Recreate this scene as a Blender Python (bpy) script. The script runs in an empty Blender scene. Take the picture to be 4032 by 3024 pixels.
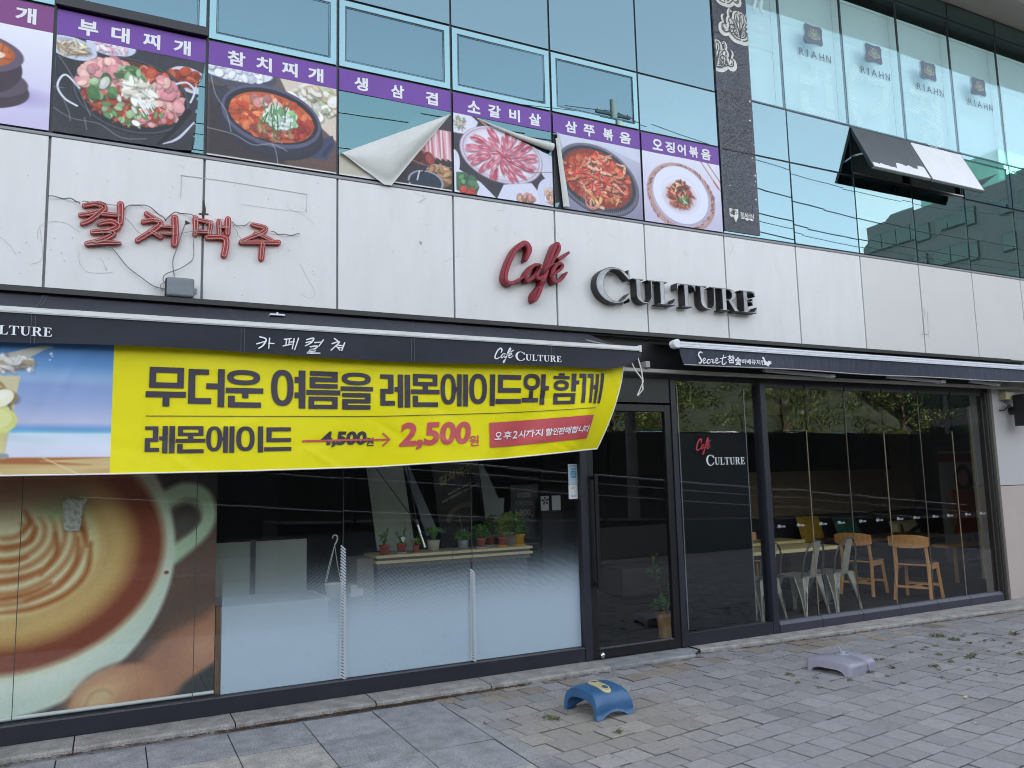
import bpy, bmesh, math, random
import numpy as np
from mathutils import Vector, Matrix
SC = bpy.context.scene
COL = SC.collection
R = math.radians
rng = random.Random(7)
NR = np.random.RandomState(5)

# ------------------------------------------------------------------ camera
CAM = np.array([0.4852, -6.3932, 1.6954])
RGT = np.array([0.89449315, -0.44642147, -0.02428727])
DWN = np.array([0.03181853, 0.11775281, -0.99253305])
FWD = np.array([0.44594796, 0.88704123, 0.11953356])
FPX = 3126.17
cd = bpy.data.cameras.new('camera'); cam = bpy.data.objects.new('camera', cd); COL.objects.link(cam)
cd.sensor_width = 36; cd.lens = 36 * FPX / 4032; cd.clip_start = 0.05; cd.clip_end = 900
M = Matrix([[RGT[i], -DWN[i], -FWD[i], CAM[i]] for i in range(3)] + [[0, 0, 0, 1]])
cam.matrix_world = M
SC.camera = cam

def A(px, py, Y=0.0):            # survey: the point of the plane y=Y seen at a pixel of the 4032 px photo
    d = RGT * ((px - 2016) / FPX) + DWN * ((py - 1512) / FPX) + FWD
    t = (Y - CAM[1]) / d[1]; p = CAM + t * d
    return (float(p[0]), float(p[2]))
def G(px, py, Z=0.0):            # the same for the level z=Z
    d = RGT * ((px - 2016) / FPX) + DWN * ((py - 1512) / FPX) + FWD
    t = (Z - CAM[2]) / d[2]; p = CAM + t * d
    return (float(p[0]), float(p[1]))

# ------------------------------------------------------------------ light
SUN_EL, SUN_AZ = R(47), R(12)          # azimuth from +y towards +x: the sun stands behind the building
w = bpy.data.worlds.new('World'); SC.world = w; w.use_nodes = True
nt = w.node_tree; bg = nt.nodes['Background']
sky = nt.nodes.new('ShaderNodeTexSky'); sky.sky_type = 'NISHITA'; sky.sun_disc = False
sky.sun_elevation = SUN_EL; sky.sun_rotation = SUN_AZ; sky.air_density = 1.0; sky.dust_density = 1.6; sky.ozone_density = 1.0
hs = nt.nodes.new('ShaderNodeHueSaturation'); hs.inputs['Saturation'].default_value = 0.36
nt.links.new(sky.outputs[0], hs.inputs['Color']); nt.links.new(hs.outputs[0], bg.inputs[0])
bg.inputs[1].default_value = 0.085
sl = bpy.data.lights.new('sun', 'SUN'); sl.energy = 5.0; sl.angle = R(0.53); sl.color = (1, 0.95, 0.87)
so = bpy.data.objects.new('sun', sl); COL.objects.link(so)
sd = Vector((math.sin(SUN_AZ) * math.cos(SUN_EL), math.cos(SUN_AZ) * math.cos(SUN_EL), math.sin(SUN_EL)))
so.rotation_euler = (-sd).to_track_quat('-Z', 'Y').to_euler(); so.location = sd * 60
SC.view_settings.view_transform = 'Standard'; SC.view_settings.look = 'None'
SC.view_settings.exposure = 3.12; SC.view_settings.gamma = 1
SC.cycles.use_denoising = True; SC.cycles.pixel_filter_type = 'BLACKMAN_HARRIS'; SC.cycles.filter_width = 1.05
SC.cycles.max_bounces = 10; SC.cycles.transparent_max_bounces = 24

# ------------------------------------------------------------------ materials
def lin(c):
    c = np.asarray(c, float) / 255.0
    return np.where(c <= 0.04045, c / 12.92, ((c + 0.055) / 1.055) ** 2.4)
MATS = {}
def mat(name, col, rough=0.5, metal=0.0, var=0.0, vscale=6.0, bump=0.0, bscale=60.0, spec=0.5, stain=None, stretch=None):
    if name in MATS: return MATS[name]
    m = bpy.data.materials.new(name); m.use_nodes = True; n = m.node_tree; b = n.nodes['Principled BSDF']
    b.inputs['Roughness'].default_value = rough; b.inputs['Metallic'].default_value = metal
    b.inputs['Specular IOR Level'].default_value = spec
    b.inputs['Base Color'].default_value = (*col, 1)
    tc = n.nodes.new('ShaderNodeTexCoord'); src = tc.outputs['Object']
    if stretch:
        mp = n.nodes.new('ShaderNodeMapping'); mp.inputs['Scale'].default_value = stretch
        n.links.new(src, mp.inputs[0]); src = mp.outputs[0]
    last = None
    if var:
        nz = n.nodes.new('ShaderNodeTexNoise'); nz.inputs['Scale'].default_value = vscale; nz.inputs['Detail'].default_value = 6
        nz.inputs['Roughness'].default_value = 0.65
        n.links.new(src, nz.inputs['Vector'])
        rp = n.nodes.new('ShaderNodeValToRGB'); rp.color_ramp.elements[0].position = 0.3; rp.color_ramp.elements[1].position = 0.72
        rp.color_ramp.elements[0].color = tuple(max(0, c * (1 - var)) for c in col) + (1,)
        rp.color_ramp.elements[1].color = tuple(min(1, c * (1 + var)) for c in col) + (1,)
        n.links.new(nz.outputs['Fac'], rp.inputs[0]); last = rp.outputs[0]
    if stain:
        n2 = n.nodes.new('ShaderNodeTexNoise'); n2.inputs['Scale'].default_value = stain[1]; n2.inputs['Detail'].default_value = 8
        n.links.new(src, n2.inputs['Vector'])
        r2 = n.nodes.new('ShaderNodeValToRGB'); r2.color_ramp.elements[0].position = stain[2]; r2.color_ramp.elements[1].position = stain[2] + stain[3]
        n.links.new(n2.outputs['Fac'], r2.inputs[0])
        mx = n.nodes.new('ShaderNodeMix'); mx.data_type = 'RGBA'
        n.links.new(r2.outputs[0], mx.inputs[0])
        if last: n.links.new(last, mx.inputs[6])
        else: mx.inputs[6].default_value = (*col, 1)
        mx.inputs[7].default_value = (*stain[0], 1); last = mx.outputs[2]
    if last: n.links.new(last, b.inputs['Base Color'])
    if bump:
        nb = n.nodes.new('ShaderNodeTexNoise'); nb.inputs['Scale'].default_value = bscale; nb.inputs['Detail'].default_value = 5
        n.links.new(src, nb.inputs['Vector'])
        bp = n.nodes.new('ShaderNodeBump'); bp.inputs['Strength'].default_value = bump; bp.inputs['Distance'].default_value = 0.01
        n.links.new(nb.outputs['Fac'], bp.inputs['Height']); n.links.new(bp.outputs[0], b.inputs['Normal'])
    MATS[name] = m; return m

def attr_mat(name, rough=0.5, noise=0.0, nscale=200, bump=0.0, bscale=60, trans=0.0, spec=0.5, speck=None):
    """base colour comes from the mesh's own colour attribute (printed pictures, tone of single pavers)"""
    m = bpy.data.materials.new(name); m.use_nodes = True; n = m.node_tree; b = n.nodes['Principled BSDF']
    at = n.nodes.new('ShaderNodeAttribute'); at.attribute_name = 'Col'
    b.inputs['Roughness'].default_value = rough; b.inputs['Specular IOR Level'].default_value = spec
    src = at.outputs['Color']
    tc = n.nodes.new('ShaderNodeTexCoord')
    if noise:
        nz = n.nodes.new('ShaderNodeTexNoise'); nz.inputs['Scale'].default_value = nscale; nz.inputs['Detail'].default_value = 5
        n.links.new(tc.outputs['Object'], nz.inputs['Vector'])
        mr = n.nodes.new('ShaderNodeMapRange'); mr.inputs[1].default_value = 0.3; mr.inputs[2].default_value = 0.7
        mr.inputs[3].default_value = 1 - noise; mr.inputs[4].default_value = 1 + noise
        n.links.new(nz.outputs['Fac'], mr.inputs[0])
        mx = n.nodes.new('ShaderNodeMix'); mx.data_type = 'RGBA'; mx.blend_type = 'MULTIPLY'; mx.inputs[0].default_value = 1
        n.links.new(src, mx.inputs[6]); n.links.new(mr.outputs[0], mx.inputs[7]); src = mx.outputs[2]
    if speck:
        nz = n.nodes.new('ShaderNodeTexNoise'); nz.inputs['Scale'].default_value = speck; nz.inputs['Detail'].default_value = 3
        n.links.new(tc.outputs['Object'], nz.inputs['Vector'])
        mr = n.nodes.new('ShaderNodeMapRange'); mr.inputs[1].default_value = 0.35; mr.inputs[2].default_value = 0.65
        mr.inputs[3].default_value = 0.72; mr.inputs[4].default_value = 1.25
        n.links.new(nz.outputs['Fac'], mr.inputs[0])
        mx = n.nodes.new('ShaderNodeMix'); mx.data_type = 'RGBA'; mx.blend_type = 'MULTIPLY'; mx.inputs[0].default_value = 1
        n.links.new(src, mx.inputs[6]); n.links.new(mr.outputs[0], mx.inputs[7]); src = mx.outputs[2]
    n.links.new(src, b.inputs['Base Color'])
    if bump:
        nb = n.nodes.new('ShaderNodeTexNoise'); nb.inputs['Scale'].default_value = bscale; nb.inputs['Detail'].default_value = 6
        n.links.new(tc.outputs['Object'], nb.inputs['Vector'])
        bp = n.nodes.new('ShaderNodeBump'); bp.inputs['Strength'].default_value = bump; bp.inputs['Distance'].default_value = 0.008
        n.links.new(nb.outputs['Fac'], bp.inputs['Height']); n.links.new(bp.outputs[0], b.inputs['Normal'])
    return m

def glass(name, tint, gloss, ior=1.5, base=0.0, rough=0.0, wavy=0.0):
    m = bpy.data.materials.new(name); m.use_nodes = True; n = m.node_tree
    for x in list(n.nodes):
        if x.type != 'OUTPUT_MATERIAL': n.nodes.remove(x)
    out = [x for x in n.nodes][0]
    t = n.nodes.new('ShaderNodeBsdfTransparent'); t.inputs[0].default_value = (*tint, 1)
    g = n.nodes.new('ShaderNodeBsdfGlossy'); g.inputs[0].default_value = (*gloss, 1); g.inputs['Roughness'].default_value = rough
    ge = n.nodes.new('ShaderNodeNewGeometry'); dt = n.nodes.new('ShaderNodeVectorMath'); dt.operation = 'DOT_PRODUCT'
    n.links.new(ge.outputs['Normal'], dt.inputs[0]); n.links.new(ge.outputs['Incoming'], dt.inputs[1])
    def mth(op, a, b=None):     # Schlick's approximation, the same from both faces of the pane
        k = n.nodes.new('ShaderNodeMath'); k.operation = op
        for i, v in enumerate((a, b)):
            if v is None: continue
            if isinstance(v, (int, float)): k.inputs[i].default_value = v
            else: n.links.new(v, k.inputs[i])
        return k.outputs[0]
    f0 = ((ior - 1) / (ior + 1)) ** 2 + base
    c1 = mth('SUBTRACT', 1.0, mth('ABSOLUTE', dt.outputs['Value'])); fac = mth('ADD', mth('MULTIPLY', mth('POWER', c1, 5.0), 1 - f0), f0)
    mx = n.nodes.new('ShaderNodeMixShader')
    n.links.new(fac, mx.inputs[0]); n.links.new(t.outputs[0], mx.inputs[1]); n.links.new(g.outputs[0], mx.inputs[2])
    if wavy:
        tc = n.nodes.new('ShaderNodeTexCoord'); nb = n.nodes.new('ShaderNodeTexNoise'); nb.inputs['Scale'].default_value = 1.6
        nb.inputs['Detail'].default_value = 1
        n.links.new(tc.outputs['Object'], nb.inputs['Vector'])
        bp = n.nodes.new('ShaderNodeBump'); bp.inputs['Strength'].default_value = wavy; bp.inputs['Distance'].default_value = 0.02
        n.links.new(nb.outputs['Fac'], bp.inputs['Height'])
        n.links.new(bp.outputs[0], g.inputs['Normal'])
    n.links.new(mx.outputs[0], out.inputs[0])
    return m

# ------------------------------------------------------------------ objects
OFF = {}
def thing(name, label, cat, loc=(0, 0, 0), rz=0.0, group=None):
    o = bpy.data.objects.new(name, None); COL.objects.link(o); o.empty_display_size = 0.1
    o.location = loc; o.rotation_euler = (0, 0, rz); o['label'] = label; o['category'] = cat
    if group: o['group'] = group
    OFF[o.name] = Vector(loc)
    return o
def tag(o, label, cat, group=None):
    o['label'] = label; o['category'] = cat
    if group: o['group'] = group
    return o
def kind(o, k): o['kind'] = k; return o

class MB:
    def __init__(s): s.v = []; s.f = []; s.mi = []; s.sm = []
    def add(s, vs, fs, mi=0, smooth=False):
        b = len(s.v); s.v.extend([tuple(v) for v in vs])
        for f in fs: s.f.append([b + i for i in f]); s.mi.append(mi); s.sm.append(smooth)
    def box(s, x0, x1, y0, y1, z0, z1, mi=0):
        s.add([(x0, y0, z0), (x1, y0, z0), (x1, y1, z0), (x0, y1, z0), (x0, y0, z1), (x1, y0, z1), (x1, y1, z1), (x0, y1, z1)],
              [(3, 2, 1, 0), (4, 5, 6, 7), (0, 1, 5, 4), (1, 2, 6, 5), (2, 3, 7, 6), (3, 0, 4, 7)], mi)
    def obox(s, c, ax, ay, az, mi=0):      # centre and three half-axis vectors
        c, ax, ay, az = map(Vector, (c, ax, ay, az)); vs = []
        for k in (-1, 1):
            for p in ((-1, -1), (1, -1), (1, 1), (-1, 1)): vs.append(c + ax * p[0] + ay * p[1] + az * k)
        s.add(vs, [(3, 2, 1, 0), (4, 5, 6, 7), (0, 1, 5, 4), (1, 2, 6, 5), (2, 3, 7, 6), (3, 0, 4, 7)], mi)
    def bar(s, p, q, w, h, up=(0, 0, 1), mi=0):
        p, q, up = Vector(p), Vector(q), Vector(up); d = (q - p)
        a = d.cross(up)
        if a.length < 1e-6: a = d.cross(Vector((1, 0, 0)))
        a.normalize(); b = a.cross(d).normalized()
        s.obox((p + q) / 2, d / 2, a * w / 2, b * h / 2, mi)
    def quad(s, a, b, c, d, mi=0): s.add([a, b, c, d], [(0, 1, 2, 3)], mi)
    def tube(s, pts, r, n=8, mi=0, cap=True, smooth=True):
        pts = [Vector(p) for p in pts]; rs = r if isinstance(r, (list, tuple)) else [r] * len(pts)
        rings = []; prev = None
        for i, p in enumerate(pts):
            d = (pts[min(i + 1, len(pts) - 1)] - pts[max(i - 1, 0)])
            if d.length < 1e-9: d = Vector((0, 0, 1))
            d.normalize()
            if prev is None:
                a = d.cross(Vector((0, 0, 1)))
                if a.length < 1e-3: a = d.cross(Vector((0, 1, 0)))
            else: a = prev - d * prev.dot(d)
            a.normalize(); prev = a; b = d.cross(a)
            rings.append([p + (a * math.cos(t) + b * math.sin(t)) * rs[i] for t in [2 * math.pi * k / n for k in range(n)]])
        vs = [v for r_ in rings for v in r_]; fs = []
        for i in range(len(pts) - 1):
            for k in range(n): fs.append((i * n + k, i * n + (k + 1) % n, (i + 1) * n + (k + 1) % n, (i + 1) * n + k))
        s.add(vs, fs, mi, smooth)
        if cap:
            s.add(rings[0], [tuple(range(n - 1, -1, -1))], mi); s.add(rings[-1], [tuple(range(n))], mi)
    def lathe(s, prof, c=(0, 0, 0), n=24, mi=0, smooth=True):
        vs = []; fs = []
        for r, z in prof:
            for k in range(n):
                t = 2 * math.pi * k / n; vs.append((c[0] + r * math.cos(t), c[1] + r * math.sin(t), c[2] + z))
        for i in range(len(prof) - 1):
            for k in range(n): fs.append((i * n + k, i * n + (k + 1) % n, (i + 1) * n + (k + 1) % n, (i + 1) * n + k))
        s.add(vs, fs, mi, smooth)
    def ball(s, c, r, n=12, mi=0, sq=(1, 1, 1)):
        vs = []; fs = []; m = n // 2
        for i in range(m + 1):
            ph = math.pi * i / m
            for k in range(n):
                t = 2 * math.pi * k / n
                vs.append((c[0] + r * sq[0] * math.sin(ph) * math.cos(t), c[1] + r * sq[1] * math.sin(ph) * math.sin(t), c[2] + r * sq[2] * math.cos(ph)))
        for i in range(m):
            for k in range(n): fs.append((i * n + k, (i + 1) * n + k, (i + 1) * n + (k + 1) % n, i * n + (k + 1) % n))
        s.add(vs, fs, mi, True)
    def prism(s, pts, y0, y1, mi=0):       # outline in x,z pushed through y
        n = len(pts)
        s.add([(x, y0, z) for x, z in pts] + [(x, y1, z) for x, z in pts],
              [tuple(range(n)), tuple(range(2 * n - 1, n - 1, -1))] + [(i, n + i, n + (i + 1) % n, (i + 1) % n) for i in range(n)], mi)
    def slab(s, pts, z0, z1, mi=0):        # outline in x,y pushed through z
        n = len(pts)
        s.add([(x, y, z0) for x, y in pts] + [(x, y, z1) for x, y in pts],
              [tuple(range(n - 1, -1, -1)), tuple(range(n, 2 * n))] + [(i, (i + 1) % n, n + (i + 1) % n, n + i) for i in range(n)], mi)
    def build(s, name, m, parent=None, bevel=0.0, local=False, colors=None, seg=2):
        me = bpy.data.meshes.new(name)
        off = Vector((0, 0, 0))
        if parent is not None and not local: off = OFF.get(parent.name, off)
        me.from_pydata([(v[0] - off[0], v[1] - off[1], v[2] - off[2]) for v in s.v], [], s.f)
        for x in (m if isinstance(m, (list, tuple)) else [m]): me.materials.append(x)
        me.polygons.foreach_set('material_index', s.mi); me.polygons.foreach_set('use_smooth', s.sm)
        if colors is not None:
            ca = me.color_attributes.new('Col', 'FLOAT_COLOR', 'POINT')
            c4 = np.ones((len(s.v), 4), np.float32); c4[:, :3] = np.asarray(colors, np.float32); ca.data.foreach_set('color', c4.ravel())
        me.update()
        o = bpy.data.objects.new(name, me); COL.objects.link(o)
        if parent is not None: o.parent = parent
        OFF[o.name] = off if parent is not None else Vector((0, 0, 0))
        if bevel:
            bv = o.modifiers.new('bevel', 'BEVEL'); bv.width = bevel; bv.segments = seg; bv.limit_method = 'ANGLE'; bv.angle_limit = R(40)
        return o
def copy_tree(o, parent=None):
    c = o.copy(); COL.objects.link(c)
    if parent is not None: c.parent = parent
    for ch in list(o.children): copy_tree(ch, c)
    return c

# ------------------------------------------------------------------ lettering
def glyphs(s, fat=0.0):
    c = bpy.data.curves.new('t', 'FONT'); c.body = s; c.size = 1; c.offset = fat; c.resolution_u = 4
    o = bpy.data.objects.new('t', c); COL.objects.link(o)
    me = bpy.data.meshes.new_from_object(o.evaluated_get(bpy.context.evaluated_depsgraph_get()))
    bpy.data.objects.remove(o); bpy.data.curves.remove(c)
    v = np.array([p.co[:2] for p in me.vertices]); f = [tuple(p.vertices) for p in me.polygons]
    bpy.data.meshes.remove(me)
    return v, f
def fit(v, x0, x1, z0, z1):
    a, b = v.min(0), v.max(0)
    return np.stack([x0 + (v[:, 0] - a[0]) / (b[0] - a[0]) * (x1 - x0), z0 + (v[:, 1] - a[1]) / (b[1] - a[1]) * (z1 - z0)], 1)
def facing(v3, f):    # turn faces towards -y
    out = []
    for q in f:
        a, b, c = [np.array(v3[i]) for i in q[:3]]
        out.append(q if np.cross(b - a, c - a)[1] <= 0 else tuple(reversed(q)))
    return out
def put_text(mb, s, x0, x1, z0, z1, y, fat=0.02, mi=0, slant=0.0, shear=0.0):
    v, f = glyphs(s, fat); p = fit(v, x0, x1, z0, z1)
    p[:, 1] += (p[:, 0] - x0) * shear; p[:, 0] += (p[:, 1] - z0) * slant
    v3 = [(x, y, z) for x, z in p]; mb.add(v3, facing(v3, f), mi)
def cut_mesh(v3, f, xs, zs):   # cut a flat mesh on x and z lines so that it can follow a curved cloth
    bm = bmesh.new(); vv = [bm.verts.new(p) for p in v3]
    for q in f:
        try: bm.faces.new([vv[i] for i in q])
        except ValueError: pass
    for x in xs: bmesh.ops.bisect_plane(bm, geom=bm.verts[:] + bm.edges[:] + bm.faces[:], plane_co=(x, 0, 0), plane_no=(1, 0, 0))
    for z in zs: bmesh.ops.bisect_plane(bm, geom=bm.verts[:] + bm.edges[:] + bm.faces[:], plane_co=(0, 0, z), plane_no=(0, 0, 1))
    bm.verts.index_update(); v = [tuple(q.co) for q in bm.verts]; ff = [tuple(x.index for x in q.verts) for q in bm.faces]
    bm.free(); return v, ff

def smooth_path(pts, n=6):
    P = [np.array(p, float) for p in pts]
    if len(P) < 3: return P
    out = []
    for i in range(len(P) - 1):
        p0, p1, p2, p3 = P[max(i - 1, 0)], P[i], P[i + 1], P[min(i + 2, len(P) - 1)]
        for k in range(n):
            t = k / n
            out.append(0.5 * ((2 * p1) + (p2 - p0) * t + (2 * p0 - 5 * p1 + 4 * p2 - p3) * t * t + (3 * p1 - p0 - 3 * p2 + p3) * t ** 3))
    out.append(P[-1]); return out
def ribbon(pts, wid, n=6, capn=4):
    """closed outline of a pen stroke; wid = one width or one per point"""
    ws = wid if isinstance(wid, (list, tuple)) else [wid] * len(pts)
    P = smooth_path([(*p, w_) for p, w_ in zip(pts, ws)], n)
    L = []; Rr = []
    for i, p in enumerate(P):
        d = P[min(i + 1, len(P) - 1)][:2] - P[max(i - 1, 0)][:2]; d = d / (np.linalg.norm(d) + 1e-9); nrm = np.array([-d[1], d[0]])
        L.append(p[:2] + nrm * p[2] / 2); Rr.append(p[:2] - nrm * p[2] / 2)
    def cap(p, d, w_):
        nrm = np.array([-d[1], d[0]]); return [p + (nrm * math.cos(t) + d * math.sin(t)) * w_ / 2 for t in [math.pi * k / (capn + 1) for k in range(1, capn + 1)]]
    d1 = P[-1][:2] - P[-2][:2]; d1 /= np.linalg.norm(d1) + 1e-9; d0 = P[0][:2] - P[1][:2]; d0 /= np.linalg.norm(d0) + 1e-9
    return L, Rr, cap(P[-1][:2], d1, P[-1][2]), cap(P[0][:2], d0, P[0][2])
def put_stroke(mb, pts, wid, y0, y1, mi=0, n=6):
    """stroke in the x,z plane as a solid from y0 (front) to y1 (back); y1=None: a flat mark"""
    L, Rr, c1, c0 = ribbon(pts, wid, n)
    N = len(L); front = [(x, y0, z) for x, z in L] + [(x, y0, z) for x, z in Rr]
    fs = [(i, i + 1, N + i + 1, N + i) for i in range(N - 1)]
    mb.add(front, facing(front, fs), mi)
    cv = [(x, y0, z) for x, z in [L[-1]] + c1 + [Rr[-1]]]; mb.add(cv, facing(cv, [tuple(range(len(cv)))]), mi)
    cv = [(x, y0, z) for x, z in [Rr[0]] + c0 + [L[0]]]; mb.add(cv, facing(cv, [tuple(range(len(cv)))]), mi)
    if y1 is not None:
        o = L + c1 + Rr[::-1] + c0; m_ = len(o)
        mb.add([(x, y0, z) for x, z in o] + [(x, y1, z) for x, z in o], [(i, (i + 1) % m_, m_ + (i + 1) % m_, m_ + i) for i in range(m_)], mi)
    return L + c1 + Rr[::-1] + c0

def arc(cx, cz, rx, rz, a0, a1, n=16): return [(cx + rx * math.cos(R(a0 + (a1 - a0) * k / n)), cz + rz * math.sin(R(a0 + (a1 - a0) * k / n))) for k in range(n + 1)]
SERIF = {   # outlines of roman capitals, height 1; value = (outer, holes, advance)
 'L': ([(0, 0), (.74, 0), (.8, .3), (.75, .3), (.66, .12), (.54, .06), (.34, .06), (.34, .93), (.38, .955), (.47, .965), (.47, 1), (0, 1), (0, .965), (.09, .955), (.13, .93), (.13, .07), (.09, .045), (0, .035)], [], .78),
 'T': ([(.2, 0), (.66, 0), (.66, .035), (.57, .045), (.53, .07), (.53, .94), (.68, .94), (.77, .88), (.81, .72), (.86, .72), (.85, 1), (.01, 1), (0, .72), (.05, .72), (.09, .88), (.18, .94), (.33, .94), (.33, .07), (.29, .045), (.2, .035)], [], .84),
 'E': ([(0, 0), (.74, 0), (.8, .28), (.75, .28), (.66, .11), (.54, .06), (.34, .06), (.34, .49), (.47, .49), (.53, .46), (.56, .36), (.6, .36), (.6, .67), (.56, .67), (.53, .58), (.47, .55), (.34, .55), (.34, .94), (.52, .94), (.63, .9), (.68, .76), (.73, .76), (.71, 1), (0, 1), (0, .965), (.09, .955), (.13, .93), (.13, .07), (.09, .045), (0, .035)], [], .8),
 'U': ([(0, .965), (.09, .955), (.13, .93), (.13, .35)] + arc(.48, .34, .35, .36, 180, 360, 14) + [(.83, .93), (.87, .955), (.95, .965), (.95, 1), (.62, 1), (.62, .965), (.71, .955), (.75, .93), (.75, .35)] + arc(.545, .34, .205, .27, 360, 180, 14) + [(.34, .93), (.38, .955), (.46, .965), (.46, 1), (0, 1)], [], .93),
 'R': ([(0, 0), (.45, 0), (.45, .035), (.38, .045), (.34, .07), (.34, .46), (.42, .46), (.7, 0), (.98, 0), (.98, .035), (.9, .06), (.85, .12), (.62, .48)] + arc(.5, .735, .31, .265, -55, 90, 12) + [(0, 1), (0, .965), (.09, .955), (.13, .93), (.13, .07), (.09, .045), (0, .035)], [[(.34, .53)] + arc(.42, .735, .17, .205, -90, 90, 10) + [(.34, .94)]], .93),
 'C': (arc(.52, .5, .52, .52, 42, 318, 30) + [(.93, .06), (.97, .3), (.91, .3)] + arc(.55, .5, .36, .455, -32, -90, 5)[1:] + arc(.58, .5, .36, .455, 270, 90, 20) + arc(.55, .5, .36, .455, 90, 32, 5)[:-1] + [(.91, .7), (.97, .7), (.95, .98), (.91, .98)], [], .98)}
def inset(loop, d, hole=False):
    n = len(loop); area = sum(loop[i][0] * loop[(i + 1) % n][1] - loop[(i + 1) % n][0] * loop[i][1] for i in range(n)); sg = (1 if area > 0 else -1) * (-1 if hole else 1); out = []
    for i in range(n):
        p, a, b = np.array(loop[i]), np.array(loop[i - 1]), np.array(loop[(i + 1) % n]); e1, e2 = p - a, b - p; e1 = e1 / (np.linalg.norm(e1) + 1e-9); e2 = e2 / (np.linalg.norm(e2) + 1e-9)
        n1, n2 = np.array([-e1[1], e1[0]]) * sg, np.array([-e2[1], e2[0]]) * sg; m_ = n1 + n2; L = np.linalg.norm(m_); m_ = m_ / (L + 1e-9); out.append(tuple(p + m_ * min(d / max(.4, L / 2), d * 1.6)))
    return out
def serif_mesh(ch):
    o, holes, adv = SERIF[ch]
    c = bpy.data.curves.new('s', 'CURVE'); c.dimensions = '2D'; c.fill_mode = 'FRONT'
    for loop in [o] + holes:
        sp = c.splines.new('POLY'); sp.points.add(len(loop) - 1)
        for p, q in zip(sp.points, loop): p.co = (q[0], q[1], 0, 1)
        sp.use_cyclic_u = True
    ob = bpy.data.objects.new('s', c); COL.objects.link(ob)
    me = bpy.data.meshes.new_from_object(ob.evaluated_get(bpy.context.evaluated_depsgraph_get()))
    v = np.array([p.co[:2] for p in me.vertices]); f = [tuple(p.vertices) for p in me.polygons]
    bpy.data.objects.remove(ob); bpy.data.curves.remove(c); bpy.data.meshes.remove(me)
    return v, f, [o] + holes, adv
SM = {k: serif_mesh(k) for k in SERIF}
def culture(mb, x0, x1, z0, z1, y, mi=0, front=None, first=1, zf=None):
    """CULTURE with a tall C; z0,z1 = small capitals; returns letter boxes"""
    wds = []; x = 0; cap = 1.45
    for i, ch in enumerate('CULTURE'):
        k = cap if i == 0 else 1.0
        wds.append((ch, x, k)); x += SM[ch][3] * k + 0.085
    s = (x1 - x0) / (x - 0.085); h = z1 - z0; res = []
    for i, (ch, xx, k) in enumerate(wds):
        if i < first - 1: continue
        v, f, loops, adv = SM[ch]; dz = -0.10 * h if i == 0 else 0
        tr = lambda p: (x0 + (xx + p[0] * k) * s, z0 + dz + p[1] * k * h)
        v3 = [(tr(p)[0], y, tr(p)[1]) for p in v]
        res.append((ch, v3, f, [[tr(p) for p in lp] for lp in loops]))
        if mb is not None: mb.add(v3, facing(v3, f), mi)
    return res
# the word Café as pen strokes, from the big sign (survey pixels of crop 1300,850 at 1.2289)
CAFE = [([(950, 212), (965, 160), (940, 132), (893, 172), (856, 255), (850, 308), (878, 326), (932, 298)], [14, 26, 24, 22, 22, 22, 18, 10]),
        ([(1018, 238), (985, 240), (950, 285), (958, 312), (990, 290), (1016, 246), (1000, 290), (1018, 302), (1040, 280)], [14, 15, 18, 17, 14, 15, 17, 15, 10]),
        ([(1034, 284), (1080, 215), (1108, 160), (1097, 136), (1072, 190), (1036, 300), (1005, 385), (988, 408), (990, 372), (1042, 312)], [9, 13, 18, 20, 20, 22, 20, 16, 12, 9]),
        ([(1066, 290), (1112, 262), (1125, 238), (1103, 232), (1076, 275), (1086, 318), (1122, 304), (1146, 274)], [10, 13, 14, 15, 18, 17, 13, 8]),
        ([(1110, 208), (1130, 196), (1154, 178)], [17, 15, 12])]
def cafe_pts(k):
    return [A(1300 + x / 1.2289, 850 + y / 1.2289) for x, y in CAFE[k][0]]
ALLC = np.array([p for k in range(5) for p in cafe_pts(k)]); C0, C1 = ALLC.min(0), ALLC.max(0)
def cafe_small(mb, x0, x1, z0, z1, y, mi=0, dy=0.0004):
    for k in range(5):
        pts = [(x0 + (p[0] - C0[0]) / (C1[0] - C0[0]) * (x1 - x0), z0 + (p[1] - C0[1]) / (C1[1] - C0[1]) * (z1 - z0)) for p in cafe_pts(k)]
        sc = (z1 - z0) / (C1[1] - C0[1])
        put_stroke(mb, pts, [w_ * 0.0023 * sc for w_ in CAFE[k][1]], y - dy * k, None, mi, n=4)

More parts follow.
